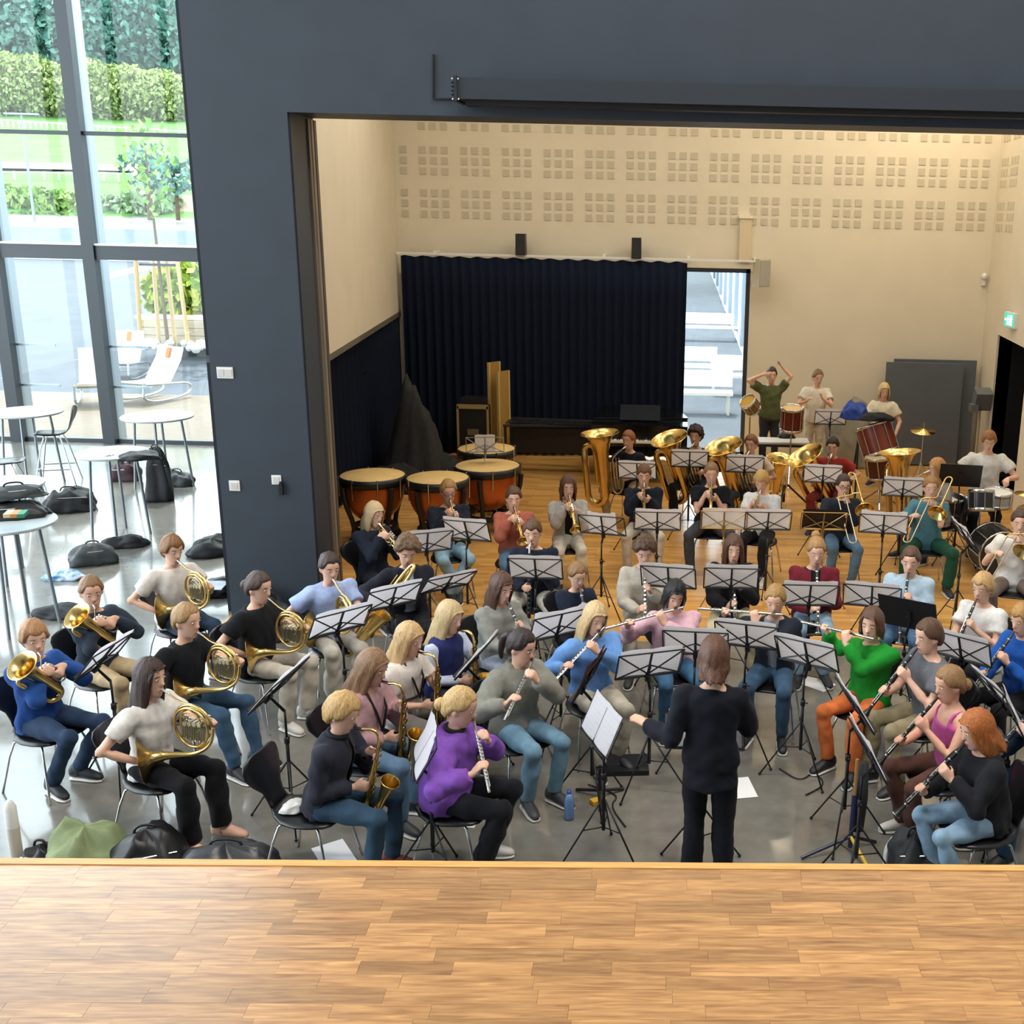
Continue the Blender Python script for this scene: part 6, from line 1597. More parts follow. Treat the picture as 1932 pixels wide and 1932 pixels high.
# ------------------------------------------------------------------ timpani
M_COPPER = mat('b4622c', 0.32, 0.6, kind='copper', var=0.12, scale=4)
M_HEAD = mat('d9b878', 0.55, var=0.06, scale=5, kind='calf_head')
def timpano(px, py, rad, lab, ang=0.0):
    zt = 0.86; c_ = at_z(px, py, zt)
    r = empty('timpano', (c_.x, c_.y, 0), ang); tag(r, lab, 'drum', 'timpani')
    m_ = MB(); m_.lathe([(0.03, 0.26)] + [(rad * 0.95 * math.sin(t), 0.26 + (zt - 0.17 - 0.26) * (1 - math.cos(t))) for t in [math.pi / 2 * i / 9 for i in range(1, 10)]] + [(rad * 0.97, zt - 0.05)], 28, None, False); m_.build('bowl', M_COPPER, r, True)
    m_ = MB(); m_.lathe([(rad * 0.99, zt - 0.10), (rad * 1.03, zt - 0.10), (rad * 1.03, zt + 0.004), (rad * 0.99, zt + 0.006)], 32, None, False); m_.build('hoop', M_BLACK, r, True)
    m_ = MB(); m_.lathe([(0.0, zt + 0.002), (rad * 0.98, zt + 0.002), (rad, zt - 0.01)], 32, None, False); m_.build('drumhead', M_HEAD, r, True)
    for k in range(8):
        a_ = k * math.pi / 4 + 0.2; m_ = MB(); m_.tube([(rad * 1.045 * math.cos(a_), rad * 1.045 * math.sin(a_), zt + 0.015), (rad * 1.03 * math.cos(a_), rad * 1.03 * math.sin(a_), zt - 0.24)], 0.010, 6); m_.build('tension_rod', M_CHROME, r)
    for k in range(4):
        a_ = k * math.pi / 2 + 0.6; c2, s2 = math.cos(a_), math.sin(a_)
        m_ = MB(); m_.tube(smooth_path([(rad * 1.06 * c2, rad * 1.06 * s2, zt - 0.10), (rad * 1.0 * c2, rad * 1.0 * s2, zt - 0.30), (rad * 0.72 * c2, rad * 0.72 * s2, 0.25), (rad * 0.78 * c2, rad * 0.78 * s2, 0.10)], 1), [0.035, 0.032, 0.03, 0.03], 8); st_ = m_.build('strut', M_BLACK, r)
        m_ = MB(); m_.lathe([(0.055, -0.018), (0.055, 0.018)], 12, Matrix.Translation((rad * 0.78 * c2, rad * 0.78 * s2, 0.056)) @ Matrix.Rotation(math.pi / 2, 4, 'X')); m_.build('wheel', M_BLACK, st_)
    m_ = MB(); m_.lathe([(rad * 0.72, 0.16), (rad * 0.72, 0.22), (rad * 0.60, 0.22), (rad * 0.60, 0.16), (rad * 0.72, 0.16)], 20, None, False); m_.box((0, -rad * 0.8, 0.12), (0.12, 0.30, 0.03), Matrix.Rotation(0.3, 3, 'X')); m_.build('base', M_BLACK, r)
timpano(703, 896, 0.40, 'large timpano at the left end by the reveal', 0.2)
timpano(826, 901, 0.385, 'timpano behind the maroon shirt trumpeter', 0.5)
timpano(920, 878, 0.42, 'timpano with the brightest head, right front of the set', 0.9)
timpano(918, 846, 0.40, 'timpano at the back of the set behind a stand', 0.3)
music_stand((915, 838), 190, 'timpani', z=1.12, fc='chrome', label='slim chrome music stand between the timpani', w_=0.26)

# ------------------------------------------------------------------ dark equipment at the left rear
M_DCLOTH = mat('2b2a2b', 0.9, var=0.15, scale=12, kind='dark_cover', bump=0.3)
def drape(name, label, px, py, sx, sy, h, mtl, cat, seed, z0=0.0, dist=None, n=18, rotz=0.0, sharp=2.6, group=None, tent=False):
    """soft heap: super-ellipsoid with folds, resting on z0"""
    c_ = at_z(px, py, z0) if dist is None else at_y(px, py, dist)
    vs_, fs = [], []; NU, NV = 40, 14
    rs = random.Random(seed)
    for j in range(NV + 1):
        t = j / NV
        for i in range(NU):
            a_ = 2 * math.pi * i / NU
            ca, sa = math.cos(a_), math.sin(a_)
            k = (abs(ca) ** sharp + abs(sa) ** sharp) ** (-1 / sharp)
            rr_ = (1 - t ** 2.6) ** 0.5 if t < 1 else 0
            if tent: rr_ = 0.34 * (1 - t ** 5) ** 0.5 + 0.66 * (1 - t) ** 1.1
            fold = 1 + (0.11 if tent else 0.05) * math.sin(a_ * 9 + seed) * (1 - t) + 0.30 * noise.noise(Vector((ca * 1.3 + seed, sa * 1.3, t * 1.5))) + 0.10 * noise.noise(Vector((ca * 4 + seed, sa * 4, t * 4)))
            z = h * t * (1 + (0.12 if sharp > 3.9 else 0.45) * noise.noise(Vector((ca * rr_ * 1.6 + seed * 2, sa * rr_ * 1.6, 1.0))) + 0.12 * noise.noise(Vector((ca * rr_ * 5 + seed, sa * rr_ * 5, 2.0)))) 
            vs_.append((ca * k * sx / 2 * rr_ * fold, sa * k * sy / 2 * rr_ * fold, z + 0.002))
    for j in range(NV):
        for i in range(NU):
            i2 = (i + 1) % NU; fs.append((j * NU + i, j * NU + i2, (j + 1) * NU + i2, (j + 1) * NU + i))
    fs.append(tuple(range(NU - 1, -1, -1)))
    me = MB().add(vs_, fs).mesh(name, True)
    r = empty(name, (c_.x, c_.y, z0 if dist is None else c_.z), rotz); tag(r, label, cat, group)
    link('cover', me, mtl, r)
    return r
drape('covered_drums', 'tall dark draped pile behind the left timpani', 788, 905, 1.1, 0.9, 1.42, M_DCLOTH, 'covered drums', 3, tent=True)
drape('covered_drums', 'low black draped mound in front of the dark pile', 752, 925, 0.85, 0.5, 0.42, mat('161618', 0.85, kind='black_cover'), 'covered drums', 5)
drape('covered_drums', 'wide low dark cover lying right of the pile', 852, 905, 1.0, 0.7, 0.38, M_DCLOTH, 'covered drums', 8)
c_ = at_y(650, 800, 16.6)
r = empty('speaker_tower', (c_.x, c_.y, 0)); tag(r, 'tall black loudspeaker with a pale edge beside the reveal', 'speaker')
m_ = MB(); m_.box((0, 0, 0.55), (0.42, 0.4, 1.1)); m_.build('cabinet', M_BLACK, r)
m_ = MB(); m_.box((0.20, -0.205, 0.55), (0.025, 0.02, 1.08)); m_.box((0, -0.205, 1.09), (0.42, 0.02, 0.03)); m_.build('edge_trim', mat('a9aaa6', 0.4, 0.5, kind='trim_metal'), r)
m_ = MB(); m_.box((-0.02, 0, 1.17), (0.36, 0.34, 0.13)); m_.tube([(0.0, 0.1, 1.2), (0.0, 0.1, 1.62), (0.35, 0.1, 1.70)], 0.012, 6); m_.build('mixer', M_BLACK, r)
c_ = at_y(897, 800, 17.9); zr = at_y(897, 762, 17.9).z
r = empty('amplifier_rack', (c_.x, c_.y, 0)); tag(r, 'black amplifier rack with tan edges near the wooden screens', 'amplifier')
m_ = MB(); m_.box((0, 0, zr / 2), (0.50, 0.42, zr)); m_.build('cabinet', M_BLACK, r)
M_TAN = mat('9c845a', 0.5, kind='tan_edge')
for x_ in (-0.24, 0.24): m_ = MB(); m_.box((x_, -0.215, zr / 2), (0.035, 0.02, zr)); m_.build('edge_strip', M_TAN, r)
m_ = MB(); m_.box((0, -0.215, zr - 0.01), (0.50, 0.02, 0.07)); m_.build('edge_strip', M_TAN, r)
m_ = MB(); m_.box((0, -0.216, zr * 0.6), (0.18, 0.01, 0.10)); m_.build('badge', mat('6b5c3c', 0.5, kind='badge'), r)
m_ = MB(); m_.box((0, 0, zr + 0.055), (0.40, 0.34, 0.11)); m_.build('amplifier_head', M_BLACK, r)
for k, (px_, top, lab) in enumerate(((934, 683, 'left narrow wooden folding screen'), (951, 700, 'right narrow wooden folding screen'))):
    b_ = at_y(px_, 800, 18.0 - 0.12 * k); zt = at_y(px_, top, b_.y).z
    r = empty('wooden_screen', (b_.x, b_.y, 0), 0.9); tag(r, lab + ' before the curtain', 'screen', 'wooden screens')
    m_ = MB(); m_.box((0, 0, zt / 2), (0.22, 0.03, zt)); m_.build('board', mat('a5813e', 0.5, var=0.12, scale=6, stretch=(20, 20, 1), kind='veneer'), r)
    for x_ in (-0.11, 0.11): m_ = MB(); m_.box((x_, 0, zt / 2), (0.03, 0.045, zt)); m_.build('edge_frame', mat('c9ab6c', 0.5, kind='light_wood'), r)
    m_ = MB(); m_.box((0, 0, 0.015), (0.3, 0.3, 0.03)); m_.build('foot', M_BLACK, r)
# grand piano and keyboard percussion in front of the curtain
c_ = at_z(1205, 915, 0)
r = empty('grand_piano', (c_.x, c_.y + 0.7, 0)); tag(r, 'black grand piano before the curtain behind the tubas', 'piano')
out = [(-0.74, -0.75), (0.74, -0.75), (0.74, -0.2), (0.66, 0.2), (0.40, 0.55), (0.05, 0.75), (-0.40, 0.85), (-0.70, 0.70), (-0.74, 0.3)]
def slab(pts, z0, z1):
    n = len(pts); m_ = MB(); m_.add([(x, y, z0) for x, y in pts] + [(x, y, z1) for x, y in pts], [tuple(range(n - 1, -1, -1)), tuple(range(n, 2 * n))] + [(i, (i + 1) % n, n + (i + 1) % n, n + i) for i in range(n)]); return m_
M_PIANO = mat('0e0f11', 0.12, kind='piano_black', spec=0.6)
slab([(x, y) for x, y in out if y > -0.76], 0.62, 0.95).build('case', M_PIANO, r)
slab([(x * 1.01, y * 1.01 + 0.02) for x, y in out[2:]] + [(-0.74, -0.3)], 0.955, 0.985).build('lid', M_PIANO, r)
m_ = MB(); m_.bbox(-0.70, 0.70, -0.90, -0.60, 0.66, 0.70); m_.build('key_bed', M_PIANO, r)
m_ = MB(); m_.bbox(-0.62, 0.62, -0.895, -0.76, 0.70, 0.735); ks = m_.build('white_keys', mat('e9e6de', 0.3, kind='ivory'), r)
bk = MB()
for i in range(36):
    if i % 7 in (2, 6): continue
    x_ = -0.60 + i * 1.22 / 36; bk.bbox(x_ + 0.022, x_ + 0.04, -0.85, -0.76, 0.735, 0.75)
kk = bk.build('black_keys', M_PIANO, ks); kk['kind'] = 'stuff'
m_ = MB(); m_.box((0, -0.45, 1.10), (0.62, 0.02, 0.24), Matrix.Rotation(-0.3, 3, 'X')); m_.build('music_desk', M_PIANO, r)
for x_, y_ in ((-0.6, -0.6), (0.6, -0.6), (-0.3, 0.6)): m_ = MB(); m_.tube([(x_, y_, 0.0), (x_, y_, 0.63)], [0.035, 0.05], 10); m_.build('leg', M_PIANO, r)
c_ = at_z(1040, 900, 0)
r = empty('vibraphone', (c_.x, c_.y + 0.3, 0)); tag(r, 'black keyboard percussion frame before the curtain', 'vibraphone')
for s_ in (-1, 1):
    m_ = MB(); m_.tube([(-0.75, s_ * 0.32, 0.82), (0.75, s_ * 0.20, 0.82)], 0.022, 7); m_.build('rail', M_BLACK, r)
for x_ in (-0.72, 0.72):
    m_ = MB(); m_.tube([(x_, -0.3, 0.8), (x_, -0.3, 0.03)], 0.022, 7); m_.tube([(x_, 0.28, 0.8), (x_, 0.28, 0.03)], 0.022, 7); m_.tube([(x_, -0.34, 0.1), (x_, 0.34, 0.1)], 0.022, 7); m_.build('end_frame', M_BLACK, r)
bme = MB(); bme.box((0, 0, 0), (0.042, 0.30, 0.012)); bme = bme.mesh('tone_bar'); bme.materials.append(mat('2a2b2d', 0.4, 0.4, kind='tone_bar'))
for i in range(28):
    o = bpy.data.objects.new('tone_bar', bme); COL.objects.link(o); o.parent = r; o.location = (-0.70 + i * 0.052, -0.12, 0.85)
m_ = MB(); m_.box((0, -0.1, 0.55), (1.3, 0.06, 0.4)); m_.build('resonator_bank', M_BLACK, r)

# ------------------------------------------------------------------ percussion at the right rear
def drum(name, label, c_, rad, h, axis, col, head_c, z, lugs=8, group='drums', stand=True, col_rim=None):
    r = empty(name, (c_.x, c_.y, 0)); tag(r, label, 'drum', group)
    M0 = Matrix.Translation((0, 0, z)) @ frame(axis)
    sm = mat(col, 0.3, var=0.12, scale=5, kind='drum_shell')
    m_ = MB(); m_.lathe([(rad, -h / 2), (rad, h / 2)], 26, M0, False); m_.build('shell', sm, r, True)
    for s_ in (-1, 1):
        m_ = MB(); m_.lathe([(0.0, s_ * h / 2), (rad, s_ * h / 2)], 26, M0, False); m_.build('drumhead', mat(head_c, 0.5, kind='drumhead'), r, True)
        m_ = MB(); m_.lathe([(rad * 1.0, s_ * h / 2 - 0.02), (rad * 1.05, s_ * h / 2 - 0.02), (rad * 1.05, s_ * h / 2 + 0.02), (rad * 1.0, s_ * h / 2 + 0.02), (rad * 1.0, s_ * h / 2 - 0.02)], 26, M0, False); m_.build('hoop', col_rim or M_CHROME, r, True)
    for k in range(lugs):
        a_ = 2 * math.pi * k / lugs; m_ = MB(); m_.tube([M0 @ Vector((rad * 1.04 * math.cos(a_), rad * 1.04 * math.sin(a_), -h / 2)), M0 @ Vector((rad * 1.04 * math.cos(a_), rad * 1.04 * math.sin(a_), h / 2))], 0.008, 6); m_.build('tension_rod', M_CHROME, r)
    if stand:
        for k in range(3):
            a_ = 2.1 * k + 0.4; m_ = MB(); m_.tube([(0, 0, max(0.15, z - h / 2 - 0.02)), (0, 0, max(0.12, z * 0.4)), (0.3 * math.cos(a_), 0.3 * math.sin(a_), 0.015)], 0.012, 6); m_.build('stand_leg', M_CHROME, r)
    return r
c_ = at_y(1655, 830, 16.3)
rb = drum('bass_drum', 'red brown bass drum tilted on a frame', c_, 0.27, 0.42, (-0.30, 0.30, 0.88), '7a3424', 'd9c9a8', c_.z, 10, stand=False)
for s_ in (-1, 1):
    m_ = MB(); m_.tube([(s_ * 0.32, 0.25, 0.02), (s_ * 0.28, 0, c_.z), (s_ * 0.32, -0.28, 0.02)], 0.016, 7); m_.build('cradle_leg', M_BLACK, rb)
r = drape('black_cloth', 'black cloth lying on the tilted bass drum', 1652, 792, 0.50, 0.34, 0.10, mat('15161a', 0.9, kind='black_cloth'), 'cloth', 4, dist=16.2)
c_ = at_y(1662, 878, 16.0); drum('tom_drum', 'dark red drum below the tilted bass drum', c_, 0.22, 0.30, (-0.2, -0.1, 1), '4a1a1c', 'c9b48c', c_.z)
c_ = at_y(1494, 790, 17.2); drum('tom_drum', 'dark red tom drum left of the white table', c_, 0.17, 0.34, (0, -0.15, 1), '5f1a20', 'd8b77e', c_.z)
c_ = at_y(1416, 765, 17.6); drum('bongo_drum', 'small yellow headed drum beside the olive shirt', c_, 0.13, 0.2, (-0.5, -0.5, 0.7), '7a5a28', 'c9a040', c_.z)
c_ = at_z(1475, 905, 0); zt = at_y(1475, 832, c_.y).z
r = empty('percussion_table', (c_.x, c_.y, 0)); tag(r, 'percussion table with a pale cloth top behind the tubas', 'table')
m_ = MB(); m_.box((0, 0, zt), (0.80, 0.42, 0.03)); m_.build('top', mat('d8d6d2', 0.7, kind='table_cloth'), r)
m_ = MB(); m_.box((0, 0, zt - 0.035), (0.86, 0.48, 0.035)); m_.build('tray', M_BLACK, r)
for x_ in (-0.36, 0.36):
    for y_ in (-0.18, 0.18): m_ = MB(); m_.tube([(x_, y_, 0), (x_, y_, zt - 0.04)], 0.015, 6); m_.build('leg', M_BLACK, r)
r = drape('black_shoe_bag', 'small black pouch on the percussion table', 1484, 826, 0.28, 0.16, 0.10, M_BLACK, 'pouch', 6, z0=zt + 0.015)
r = drape('grey_cover', 'large grey covered drum under the blue bag', 1598, 878, 0.95, 0.7, 0.98, mat('8d8878', 0.8, var=0.08, scale=6, kind='grey_cover'), 'covered drum', 9)
r = drape('blue_bag', 'bright blue bag lying on the grey cover', 1612, 790, 0.42, 0.30, 0.24, mat('1a3f96', 0.6, kind='blue_nylon', var=0.1, scale=9), 'bag', 12, dist=17.05)
def cymbal(px, py, D_, rad, lab, tilt=0.15):
    c_ = at_y(px, py, D_); r = empty('cymbal_stand', (c_.x, c_.y, 0)); tag(r, lab, 'cymbal', 'cymbals')
    m_ = MB(); m_.lathe([(0.0, 0.03), (rad * 0.2, 0.02), (rad * 0.25, 0.008), (rad, -0.012), (rad, -0.016), (rad * 0.2, 0.004)], 24, Matrix.Translation((0, 0, c_.z)) @ Matrix.Rotation(tilt, 4, 'X'), False); m_.build('cymbal', M_BRASS, r, True)
    m_ = MB(); m_.tube([(0, 0, 0.25), (0, 0, c_.z + 0.12)], 0.010, 7); m_.build('pole', M_CHROME, r)
    for k in range(3): m_ = MB(); m_.tube([(0, 0, 0.5), (0.28 * math.cos(2.1 * k), 0.28 * math.sin(2.1 * k), 0.012)], 0.009, 6); m_.build('leg', M_CHROME, r)
cymbal(1742, 812, 16.8, 0.19, 'golden cymbal in front of the dark boards')
d0 = PEOPLE['drummer']['loc']
def dpt(dx, dy): return Vector((d0.x + dx, d0.y + dy, 0))
drum('snare_drum', 'silver snare drum in front of the drummer', dpt(0.02, -0.55), 0.18, 0.15, (0, -0.1, 1), 'a9abad', 'e6e3dc', 0.80)
drum('kick_drum', 'black bass drum of the drum kit', dpt(-0.10, -1.15), 0.28, 0.42, (0.1, -1, 0.0), '1c1d20', '222326', 0.30, stand=False)
drum('rack_tom', 'black rack tom above the kick drum', dpt(-0.28, -0.95), 0.15, 0.22, (0, 0.3, 1), '1c1d20', 'd9d4c8', 0.86)
drum('floor_tom', 'black floor tom at the drummer right hand', dpt(-0.52, -0.45), 0.20, 0.36, (0, 0, 1), '1c1d20', 'd9d4c8', 0.58)
hp_ = proj(dpt(0.42, -0.5) + Vector((0, 0, 0.86)))
cymbal(hp_[0], hp_[1], d0.y - 0.5, 0.17, 'hi hat cymbal at the drummer left hand', 0.0)
hp_ = proj(dpt(0.30, -1.2) + Vector((0, 0, 0.80)))
cymbal(hp_[0], hp_[1], d0.y - 1.2, 0.22, 'crash cymbal low at the right edge', 0.25)
# spare tuba standing on its bell support between the players
c_ = at_z(1478, 952, 0)
ms, G = CACHE[('tuba', False)]
r = empty('tuba'); r.matrix_world = Matrix.Translation((c_.x, c_.y, 0.62)) @ Matrix.Rotation(math.radians(200), 4, 'Z') @ Matrix.Rotation(math.radians(-14), 4, 'X') @ Matrix.Scale(0.92, 4)
tag(r, 'spare brass tuba resting on a black stand', 'tuba', 'tubas of the band')
for pn, me in ms:
    ob = bpy.data.objects.new(pn, me); COL.objects.link(ob); ob.parent = r
    if pn in ('tubing', 'valves'): ob['kind'] = 'stuff'
r = empty('tuba_stand', (c_.x, c_.y, 0)); tag(r, 'black floor stand under the spare tuba', 'instrument stand')
for k in range(3):
    a_ = 2.1 * k + 0.3; m_ = MB(); m_.tube([(0.05 * math.cos(a_), 0.05 * math.sin(a_), 0.30), (0.36 * math.cos(a_), 0.36 * math.sin(a_), 0.015)], 0.015, 6); m_.build('leg', M_BLACK, r)
m_ = MB(); m_.tube([(0, 0, 0.04), (0, 0, 0.30)], 0.02, 7); m_.build('post', M_BLACK, r)

# ------------------------------------------------------------------ tall tables, stools, bags on the left
M_TTOP = mat('c3d0d4', 0.35, kind='pale_laminate'); M_TLEG = mat('8d979c', 0.35, 0.6, kind='grey_steel')
def bar_table(px, py, rad, lab, z=1.08, rz=0.3, D_=None):
    c_ = at_z(px, py, z)
    r = empty('bar_table', (c_.x, c_.y, 0), rz); tag(r, lab, 'table', 'tall round tables')
    m_ = MB(); m_.lathe([(0, z - 0.03), (rad - 0.01, z - 0.03), (rad, z - 0.02), (rad, z - 0.004), (rad - 0.006, z), (0, z)], 36, None, False); m_.build('top', M_TTOP, r)
    for k in range(4):
        a_ = k * math.pi / 2; m_ = MB(); m_.tube([(rad * 0.62 * math.cos(a_), rad * 0.62 * math.sin(a_), z - 0.03), (rad * 0.80 * math.cos(a_), rad * 0.80 * math.sin(a_), 0.0)], 0.018, 8); m_.build('leg', M_TLEG, r)
    m_ = MB(); m_.lathe([(rad * 0.6, z - 0.06), (rad * 0.64, z - 0.06), (rad * 0.64, z - 0.03), (rad * 0.6, z - 0.03)], 24, None, False); m_.build('ring', M_TLEG, r)
    return Vector((c_.x, c_.y, z))
tA = bar_table(48, 776, 0.50, 'tall round table at the far left beside a black stool')
tB = bar_table(297, 784, 0.50, 'empty tall round table nearest the dark wall')
tC = bar_table(212, 853, 0.42, 'tall round table with black cloth hung over it')
tD = bar_table(4, 912, 0.42, 'tall round table cut by the left edge, rear one', z=1.08)
tE = bar_table(8, 984, 0.46, 'tall round table piled with instrument cases', z=1.08)
def bar_stool(px, py, rz, lab):
    c_ = at_z(px, py, 0.78); r = empty('bar_stool', (c_.x, c_.y, 0), rz); tag(r, lab, 'stool', 'bar stools')
    for nm in ('seat', 'backrest'):
        o = bpy.data.objects.new(nm, CH[nm]); COL.objects.link(o); o.parent = r; o.location = (0, 0, 0.34)
    for sx in (1, -1):
        for sy in (1, -1):
            m_ = MB(); m_.tube(smooth_path([(0.04 * sx, 0.03 * sy, 0.755), (0.15 * sx, 0.12 * sy, 0.745), (0.27 * sx, 0.27 * sy, 0.0)], 1), 0.010, 7); m_.build('leg', M_CHROME, r)
    m_ = MB(); m_.tube([(0.225, 0.215, 0.25), (-0.225, 0.215, 0.25), (-0.225, -0.215, 0.25), (0.225, -0.215, 0.25)], 0.008, 6, closed=True); m_.build('foot_ring', M_CHROME, r)
bar_stool(100, 815, 1.9, 'black bar stool beyond the far left table')
bar_stool(8, 868, -1.2, 'black bar stool cut by the left edge')
M_NYL = mat('24272b', 0.7, var=0.15, scale=12, kind='nylon', bump=0.15); M_NYL2 = mat('3f4548', 0.6, var=0.12, scale=10, kind='grey_nylon')
def bag(name, label, px, py, sx, sy, h, mtl, seed, rz=0.0, z0=0.0, cat='bag', strap=True, sharp=3.5, dist=None):
    r = drape(name, label, px, py, sx, sy, h, mtl, cat, seed, z0=z0, rotz=rz, sharp=sharp, dist=dist, group='bags and cases')
    r.children[0].name = 'body'
    if strap:
        m_ = MB(); m_.tube(smooth_path([(-sx * 0.16, 0, h * 0.9), (-sx * 0.12, 0, h + 0.03), (sx * 0.12, 0, h + 0.03), (sx * 0.16, 0, h * 0.9)], 2), 0.009, 6); m_.build('handle', M_BLACK, r, True)
        m_ = MB(); m_.tube([(-sx * 0.40, -sy * 0.30, h * 0.66), (0, -sy * 0.42, h * 0.70), (sx * 0.40, -sy * 0.30, h * 0.66)], 0.005, 5); m_.build('zip', M_CHROME, r)
    return r
bag('backpack', 'black backpack lying on the bright floor', 133, 962, 0.62, 0.42, 0.30, M_NYL, 21, 0.3)
bag('sports_bag', 'burgundy bag under the middle tall table', 240, 905, 0.42, 0.30, 0.26, mat('3c2228', 0.7, var=0.15, scale=9, kind='burgundy_nylon'), 22, 0.2)
bag('instrument_case', 'tall black case standing by the middle table', 302, 944, 0.34, 0.26, 0.78, M_NYL, 23, 0.2, sharp=4)
bag('duffel_bag', 'grey bag behind the tall black case', 336, 915, 0.45, 0.28, 0.22, M_NYL2, 24)
bag('black_jacket', 'black jacket thrown over the middle tall table', 262, 866, 0.42, 0.30, 0.10, M_NYL, 25, 0.4, z0=1.08, cat='jacket', strap=False)
bag('instrument_case', 'boxy grey topped case on the floor behind the players', 178, 1062, 0.46, 0.30, 0.24, M_NYL2, 26, 0.5, sharp=6)
bag('black_jacket', 'black jacket heaped beside the boxy case', 238, 1030, 0.50, 0.26, 0.14, M_NYL, 27, 0.4, cat='jacket', strap=False)
bag('scarf', 'blue and white cloth dropped on the floor', 122, 1090, 0.40, 0.26, 0.08, mat('2f7fb4', 0.8, var=0.5, scale=14, kind='printed_cloth', color2='d8e6ee'), 28, cat='cloth', strap=False)
bag('instrument_case', 'flat black case behind the khaki trousers player', 118, 1160, 0.55, 0.30, 0.10, M_NYL, 29, 0.1, strap=False)
bag('cushion', 'black flat cushion at the foot of the dark wall', 402, 1045, 0.55, 0.35, 0.20, M_NYL, 30, 0.5, strap=False)
bag('instrument_case', 'open black case with papers by the dark wall', 402, 1118, 0.55, 0.42, 0.14, M_BLACK, 31, 0.4, strap=False)
m_ = MB(); m_.box((0, 0, 0), (0.30, 0.21, 0.004), Matrix.Rotation(0.12, 3, 'X')); pt_ = at_z(398, 1105, 0.17); tag(m_.build('paper', mat('c9d6e6', 0.7, var=0.2, scale=6, kind='print'), loc=(pt_.x, pt_.y, 0.175)), 'printed sheet on the open black case', 'paper')
bag('backpack', 'black backpack leaning on the dark wall between horn players', 512, 1205, 0.46, 0.24, 0.46, M_NYL, 32, sharp=3)
bag('instrument_case', 'black case lying on the piled left table', 22, 975, 0.60, 0.32, 0.16, M_BLACK, 33, 0.5, z0=1.08, sharp=5)
bag('instrument_case', 'slim dark case stacked on top at the left table', 28, 938, 0.56, 0.26, 0.12, M_NYL2, 34, 0.6, z0=1.26, sharp=5)
for k, (cl, nm) in enumerate((('2f8a6c', 'green'), ('c98a4a', 'orange'), ('d8c8a0', 'cream'))):
    p_ = at_z(42 - k * 13, 962, 1.30); m_ = MB(); m_.box((0, 0, 0), (0.06, 0.17, 0.035), Matrix.Rotation(0.3, 3, 'Z'))
    tag(m_.build('notebook', mat(cl, 0.6, kind='book_cover'), loc=(p_.x, p_.y, 1.262)), nm + ' notebook between the cases on the left table', 'book', 'books between the cases')
p_ = at_z(200, 860, 1.08); m_ = MB(); m_.lathe([(0.0, 0.0), (0.05, 0.0), (0.055, 0.02), (0.03, 0.035), (0.0, 0.035)], 14, None, False); m_.box((0.05, 0.02, 0.012), (0.06, 0.05, 0.02))
tag(m_.build('paper_cup', M_WHITE, loc=(p_.x, p_.y, 1.08)), 'small white cup on the middle tall table', 'cup')
# along the foot of the stage
p_ = at_z(36, 1640, 0)
r = empty('thermos', (p_.x, p_.y, 0)); tag(r, 'slim white thermos bottle at the lower left', 'bottle')
m_ = MB(); m_.lathe([(0, 0), (0.036, 0), (0.037, 0.01), (0.037, 0.30), (0.036, 0.31)], 18, None, False); m_.build('body', mat('c9c2b4', 0.4, kind='thermos_body'), r, True)
m_ = MB(); m_.lathe([(0.0365, 0.30), (0.037, 0.31), (0.036, 0.44), (0.022, 0.475), (0.014, 0.49), (0.0, 0.495)], 18, None, False); m_.build('cap', M_WHITE, r, True)
bag('black_bag', 'small black bag at the left foot of the stage', 82, 1640, 0.24, 0.2, 0.18, M_BLACK, 40)
bag('green_jacket', 'sage green jacket draped over the black backpack', 172, 1655, 0.52, 0.42, 0.36, mat('7d8a63', 0.85, var=0.12, scale=10, kind='green_cloth'), 41, 0.2, cat='jacket', strap=False, sharp=2.4)
bag('backpack', 'black backpack against the stage under the green jacket', 285, 1655, 0.46, 0.40, 0.34, M_BLACK, 42, 0.3)
bag('leather_bag', 'dark grey leather bag lying against the stage', 432, 1655, 0.66, 0.34, 0.24, mat('3a3d42', 0.35, var=0.1, scale=8, kind='leather'), 43, 0.05)
bag('backpack', 'black backpack with white trim under the redhead chair', 1722, 1650, 0.36, 0.34, 0.32, M_NYL, 44, 0.2)
p_ = at_z(1676, 1640, 0); m_ = MB(); m_.tube(smooth_path([(-0.02, 0, 0.0), (-0.02, 0, 0.16), (0.08, 0, 0.26)], 2), 0.02, 7)
tag(m_.build('strap', M_WHITE, loc=(p_.x, p_.y, 0.02)), 'white strap beside the black backpack', 'strap')
# small case behind the sax player, on his chair
bag('pencil_case', 'small white case on the chair behind the navy jacket player', 556, 1528, 0.15, 0.11, 0.06, M_WHITE, 46, 0.3, z0=0.447, strap=False, cat='case')
# loose sheets
def sheet(px, py, rz, lab, z=0.004, sx=0.21, sy=0.297):
    p_ = at_z(px, py, z); m_ = MB(); m_.add([(-sx / 2, -sy / 2, 0), (sx / 2, -sy / 2, 0.002), (sx / 2, sy / 2, 0.006), (-sx / 2, sy / 2, 0.001), (-sx / 2, -sy / 2, -0.001), (sx / 2, -sy / 2, 0.001), (sx / 2, sy / 2, 0.005), (-sx / 2, sy / 2, 0)], [(0, 1, 2, 3), (7, 6, 5, 4), (0, 4, 5, 1), (1, 5, 6, 2), (2, 6, 7, 3), (3, 7, 4, 0)])
    o = m_.build('paper_sheet', mat('e6e7ea', 0.8, kind='plain_paper'), loc=p_); o.rotation_euler = (0, 0, rz); tag(o, lab, 'paper', 'loose sheets on the floor')
sheet(1395, 1487, 0.2, 'white sheet on the floor right of the conductor')
sheet(868, 1540, 1.4, 'white sheet on the floor behind the purple sweater', sx=0.25)
sheet(630, 1612, 0.6, 'white sheet at the stage foot near the navy jacket player')
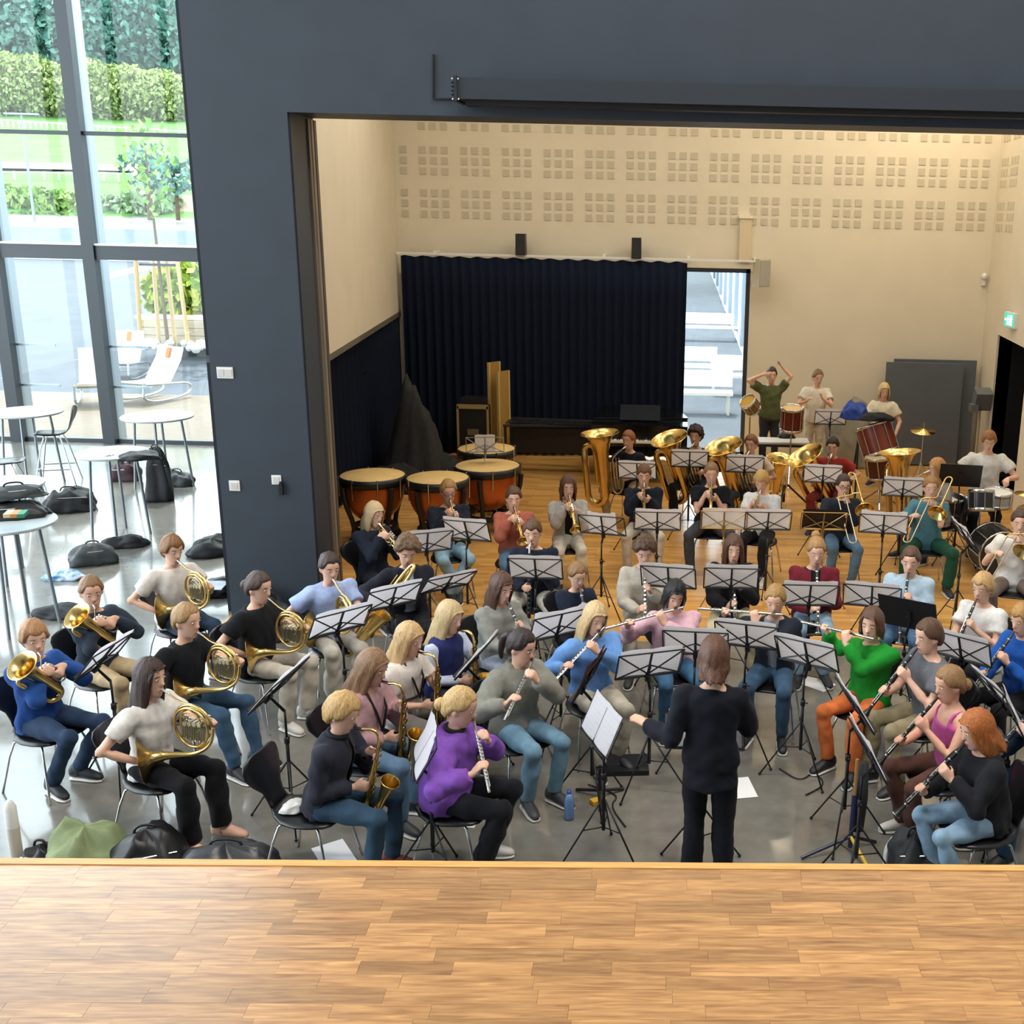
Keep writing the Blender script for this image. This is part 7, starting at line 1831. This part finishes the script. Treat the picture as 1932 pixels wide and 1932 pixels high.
sheet(1540, 1290, 0.9, 'white sheet on the floor by the orange trousers')
sheet(190, 1412, 0.5, 'white sheet on the floor behind the blue sweatshirt')
# small things around the flutes
p_ = at_z(1074, 1545, 0); r = empty('water_bottle', (p_.x, p_.y, 0)); tag(r, 'clear blue water bottle on the floor by the black stand', 'bottle')
m_ = MB(); m_.lathe([(0, 0), (0.033, 0), (0.035, 0.02), (0.035, 0.15), (0.015, 0.20), (0.0, 0.20)], 14, None, False); m_.build('body', mat('5f7fae', 0.2, kind='blue_plastic', spec=0.6), r, True)
m_ = MB(); m_.lathe([(0.016, 0.20), (0.016, 0.225), (0, 0.225)], 12, None, False); m_.build('cap', mat('2f55a0', 0.4, kind='cap_blue'), r, True)
p_ = at_z(1172, 1458, 0); r = empty('flute_case', (p_.x, p_.y, 0), 0.1); tag(r, 'open black flute case on the floor before the flutes', 'case')
m_ = MB(); m_.box((0, 0, 0.02), (0.42, 0.11, 0.04)); m_.build('tray', M_BLACK, r)
m_ = MB(); m_.box((0, 0.065, 0.06), (0.42, 0.02, 0.11), Matrix.Rotation(-0.4, 3, 'X')); m_.build('lid', M_NYL, r)
p_ = at_z(1132, 1505, 0); r = empty('instrument_peg', (p_.x, p_.y, 0), 0.6); tag(r, 'black flute peg stand with a yellow cloth', 'instrument stand')
for k in range(3): a_ = 2.1 * k; m_ = MB(); m_.tube([(0, 0, 0.06), (0.2 * math.cos(a_), 0.2 * math.sin(a_), 0.014)], 0.013, 6); m_.build('leg', M_BLACK, r)
m_ = MB(); m_.tube([(0, 0, 0.03), (0, 0, 0.26)], [0.02, 0.01], 8); m_.build('peg', M_BLACK, r)
m_ = MB(); m_.box((-0.05, -0.06, 0.02), (0.11, 0.06, 0.03)); m_.build('cloth', mat('d9a52c', 0.8, kind='yellow_cloth'), r)
# low stand with a blue and a yellow leg near the right front
p_ = at_z(1603, 1603, 0); r = empty('floor_stand', (p_.x, p_.y, 0)); tag(r, 'low tripod stand with one blue and one yellow leg', 'instrument stand')
for (tx, ty), cl in (((1512, 1622), '1f2a4a'), ((1640, 1645), 'd8b23a'), ((1652, 1592), '1d1e22')):
    q_ = at_z(tx, ty, 0) - Vector((p_.x, p_.y, 0)); m_ = MB(); m_.tube([(0, 0, 0.10), (q_.x, q_.y, 0.014)], 0.012, 7); m_.build('leg', mat(cl, 0.4, kind='stand_leg'), r)
m_ = MB(); m_.tube([(0, 0, 0.02), (0.01, 0.02, 0.40)], 0.016, 8); m_.build('post', mat('26305a', 0.4, kind='blue_metal'), r)
m_ = MB(); m_.tube([(0.01, 0.02, 0.38), (0.015, 0.03, 0.66)], 0.012, 8); m_.build('peg', mat('b58a52', 0.5, kind='pale_wood'), r)
m_ = MB(); m_.tube([(0.05, 0.06, 0.12), (0.06, 0.06, 0.35), (0.07, 0.06, 0.62)], [0.045, 0.05, 0.03], 9); m_.build('black_pouch', M_NYL, r, True)
# cables on the floor
for k, (pts, lab) in enumerate((([(1470, 1450), (1510, 1475), (1535, 1455), (1560, 1480), (1520, 1500)], 'black cable curled on the floor by the orange trousers'), ([(1180, 1560), (1150, 1520), (1170, 1500), (1110, 1480)], 'black cable on the floor by the flute case'))):
    m_ = MB(); m_.tube(smooth_path([at_z(x, y, 0.008) for x, y in pts], 3), 0.006, 6); tag(m_.build('cable', M_BLACK), lab, 'cable', 'cables on the floor')
flush()
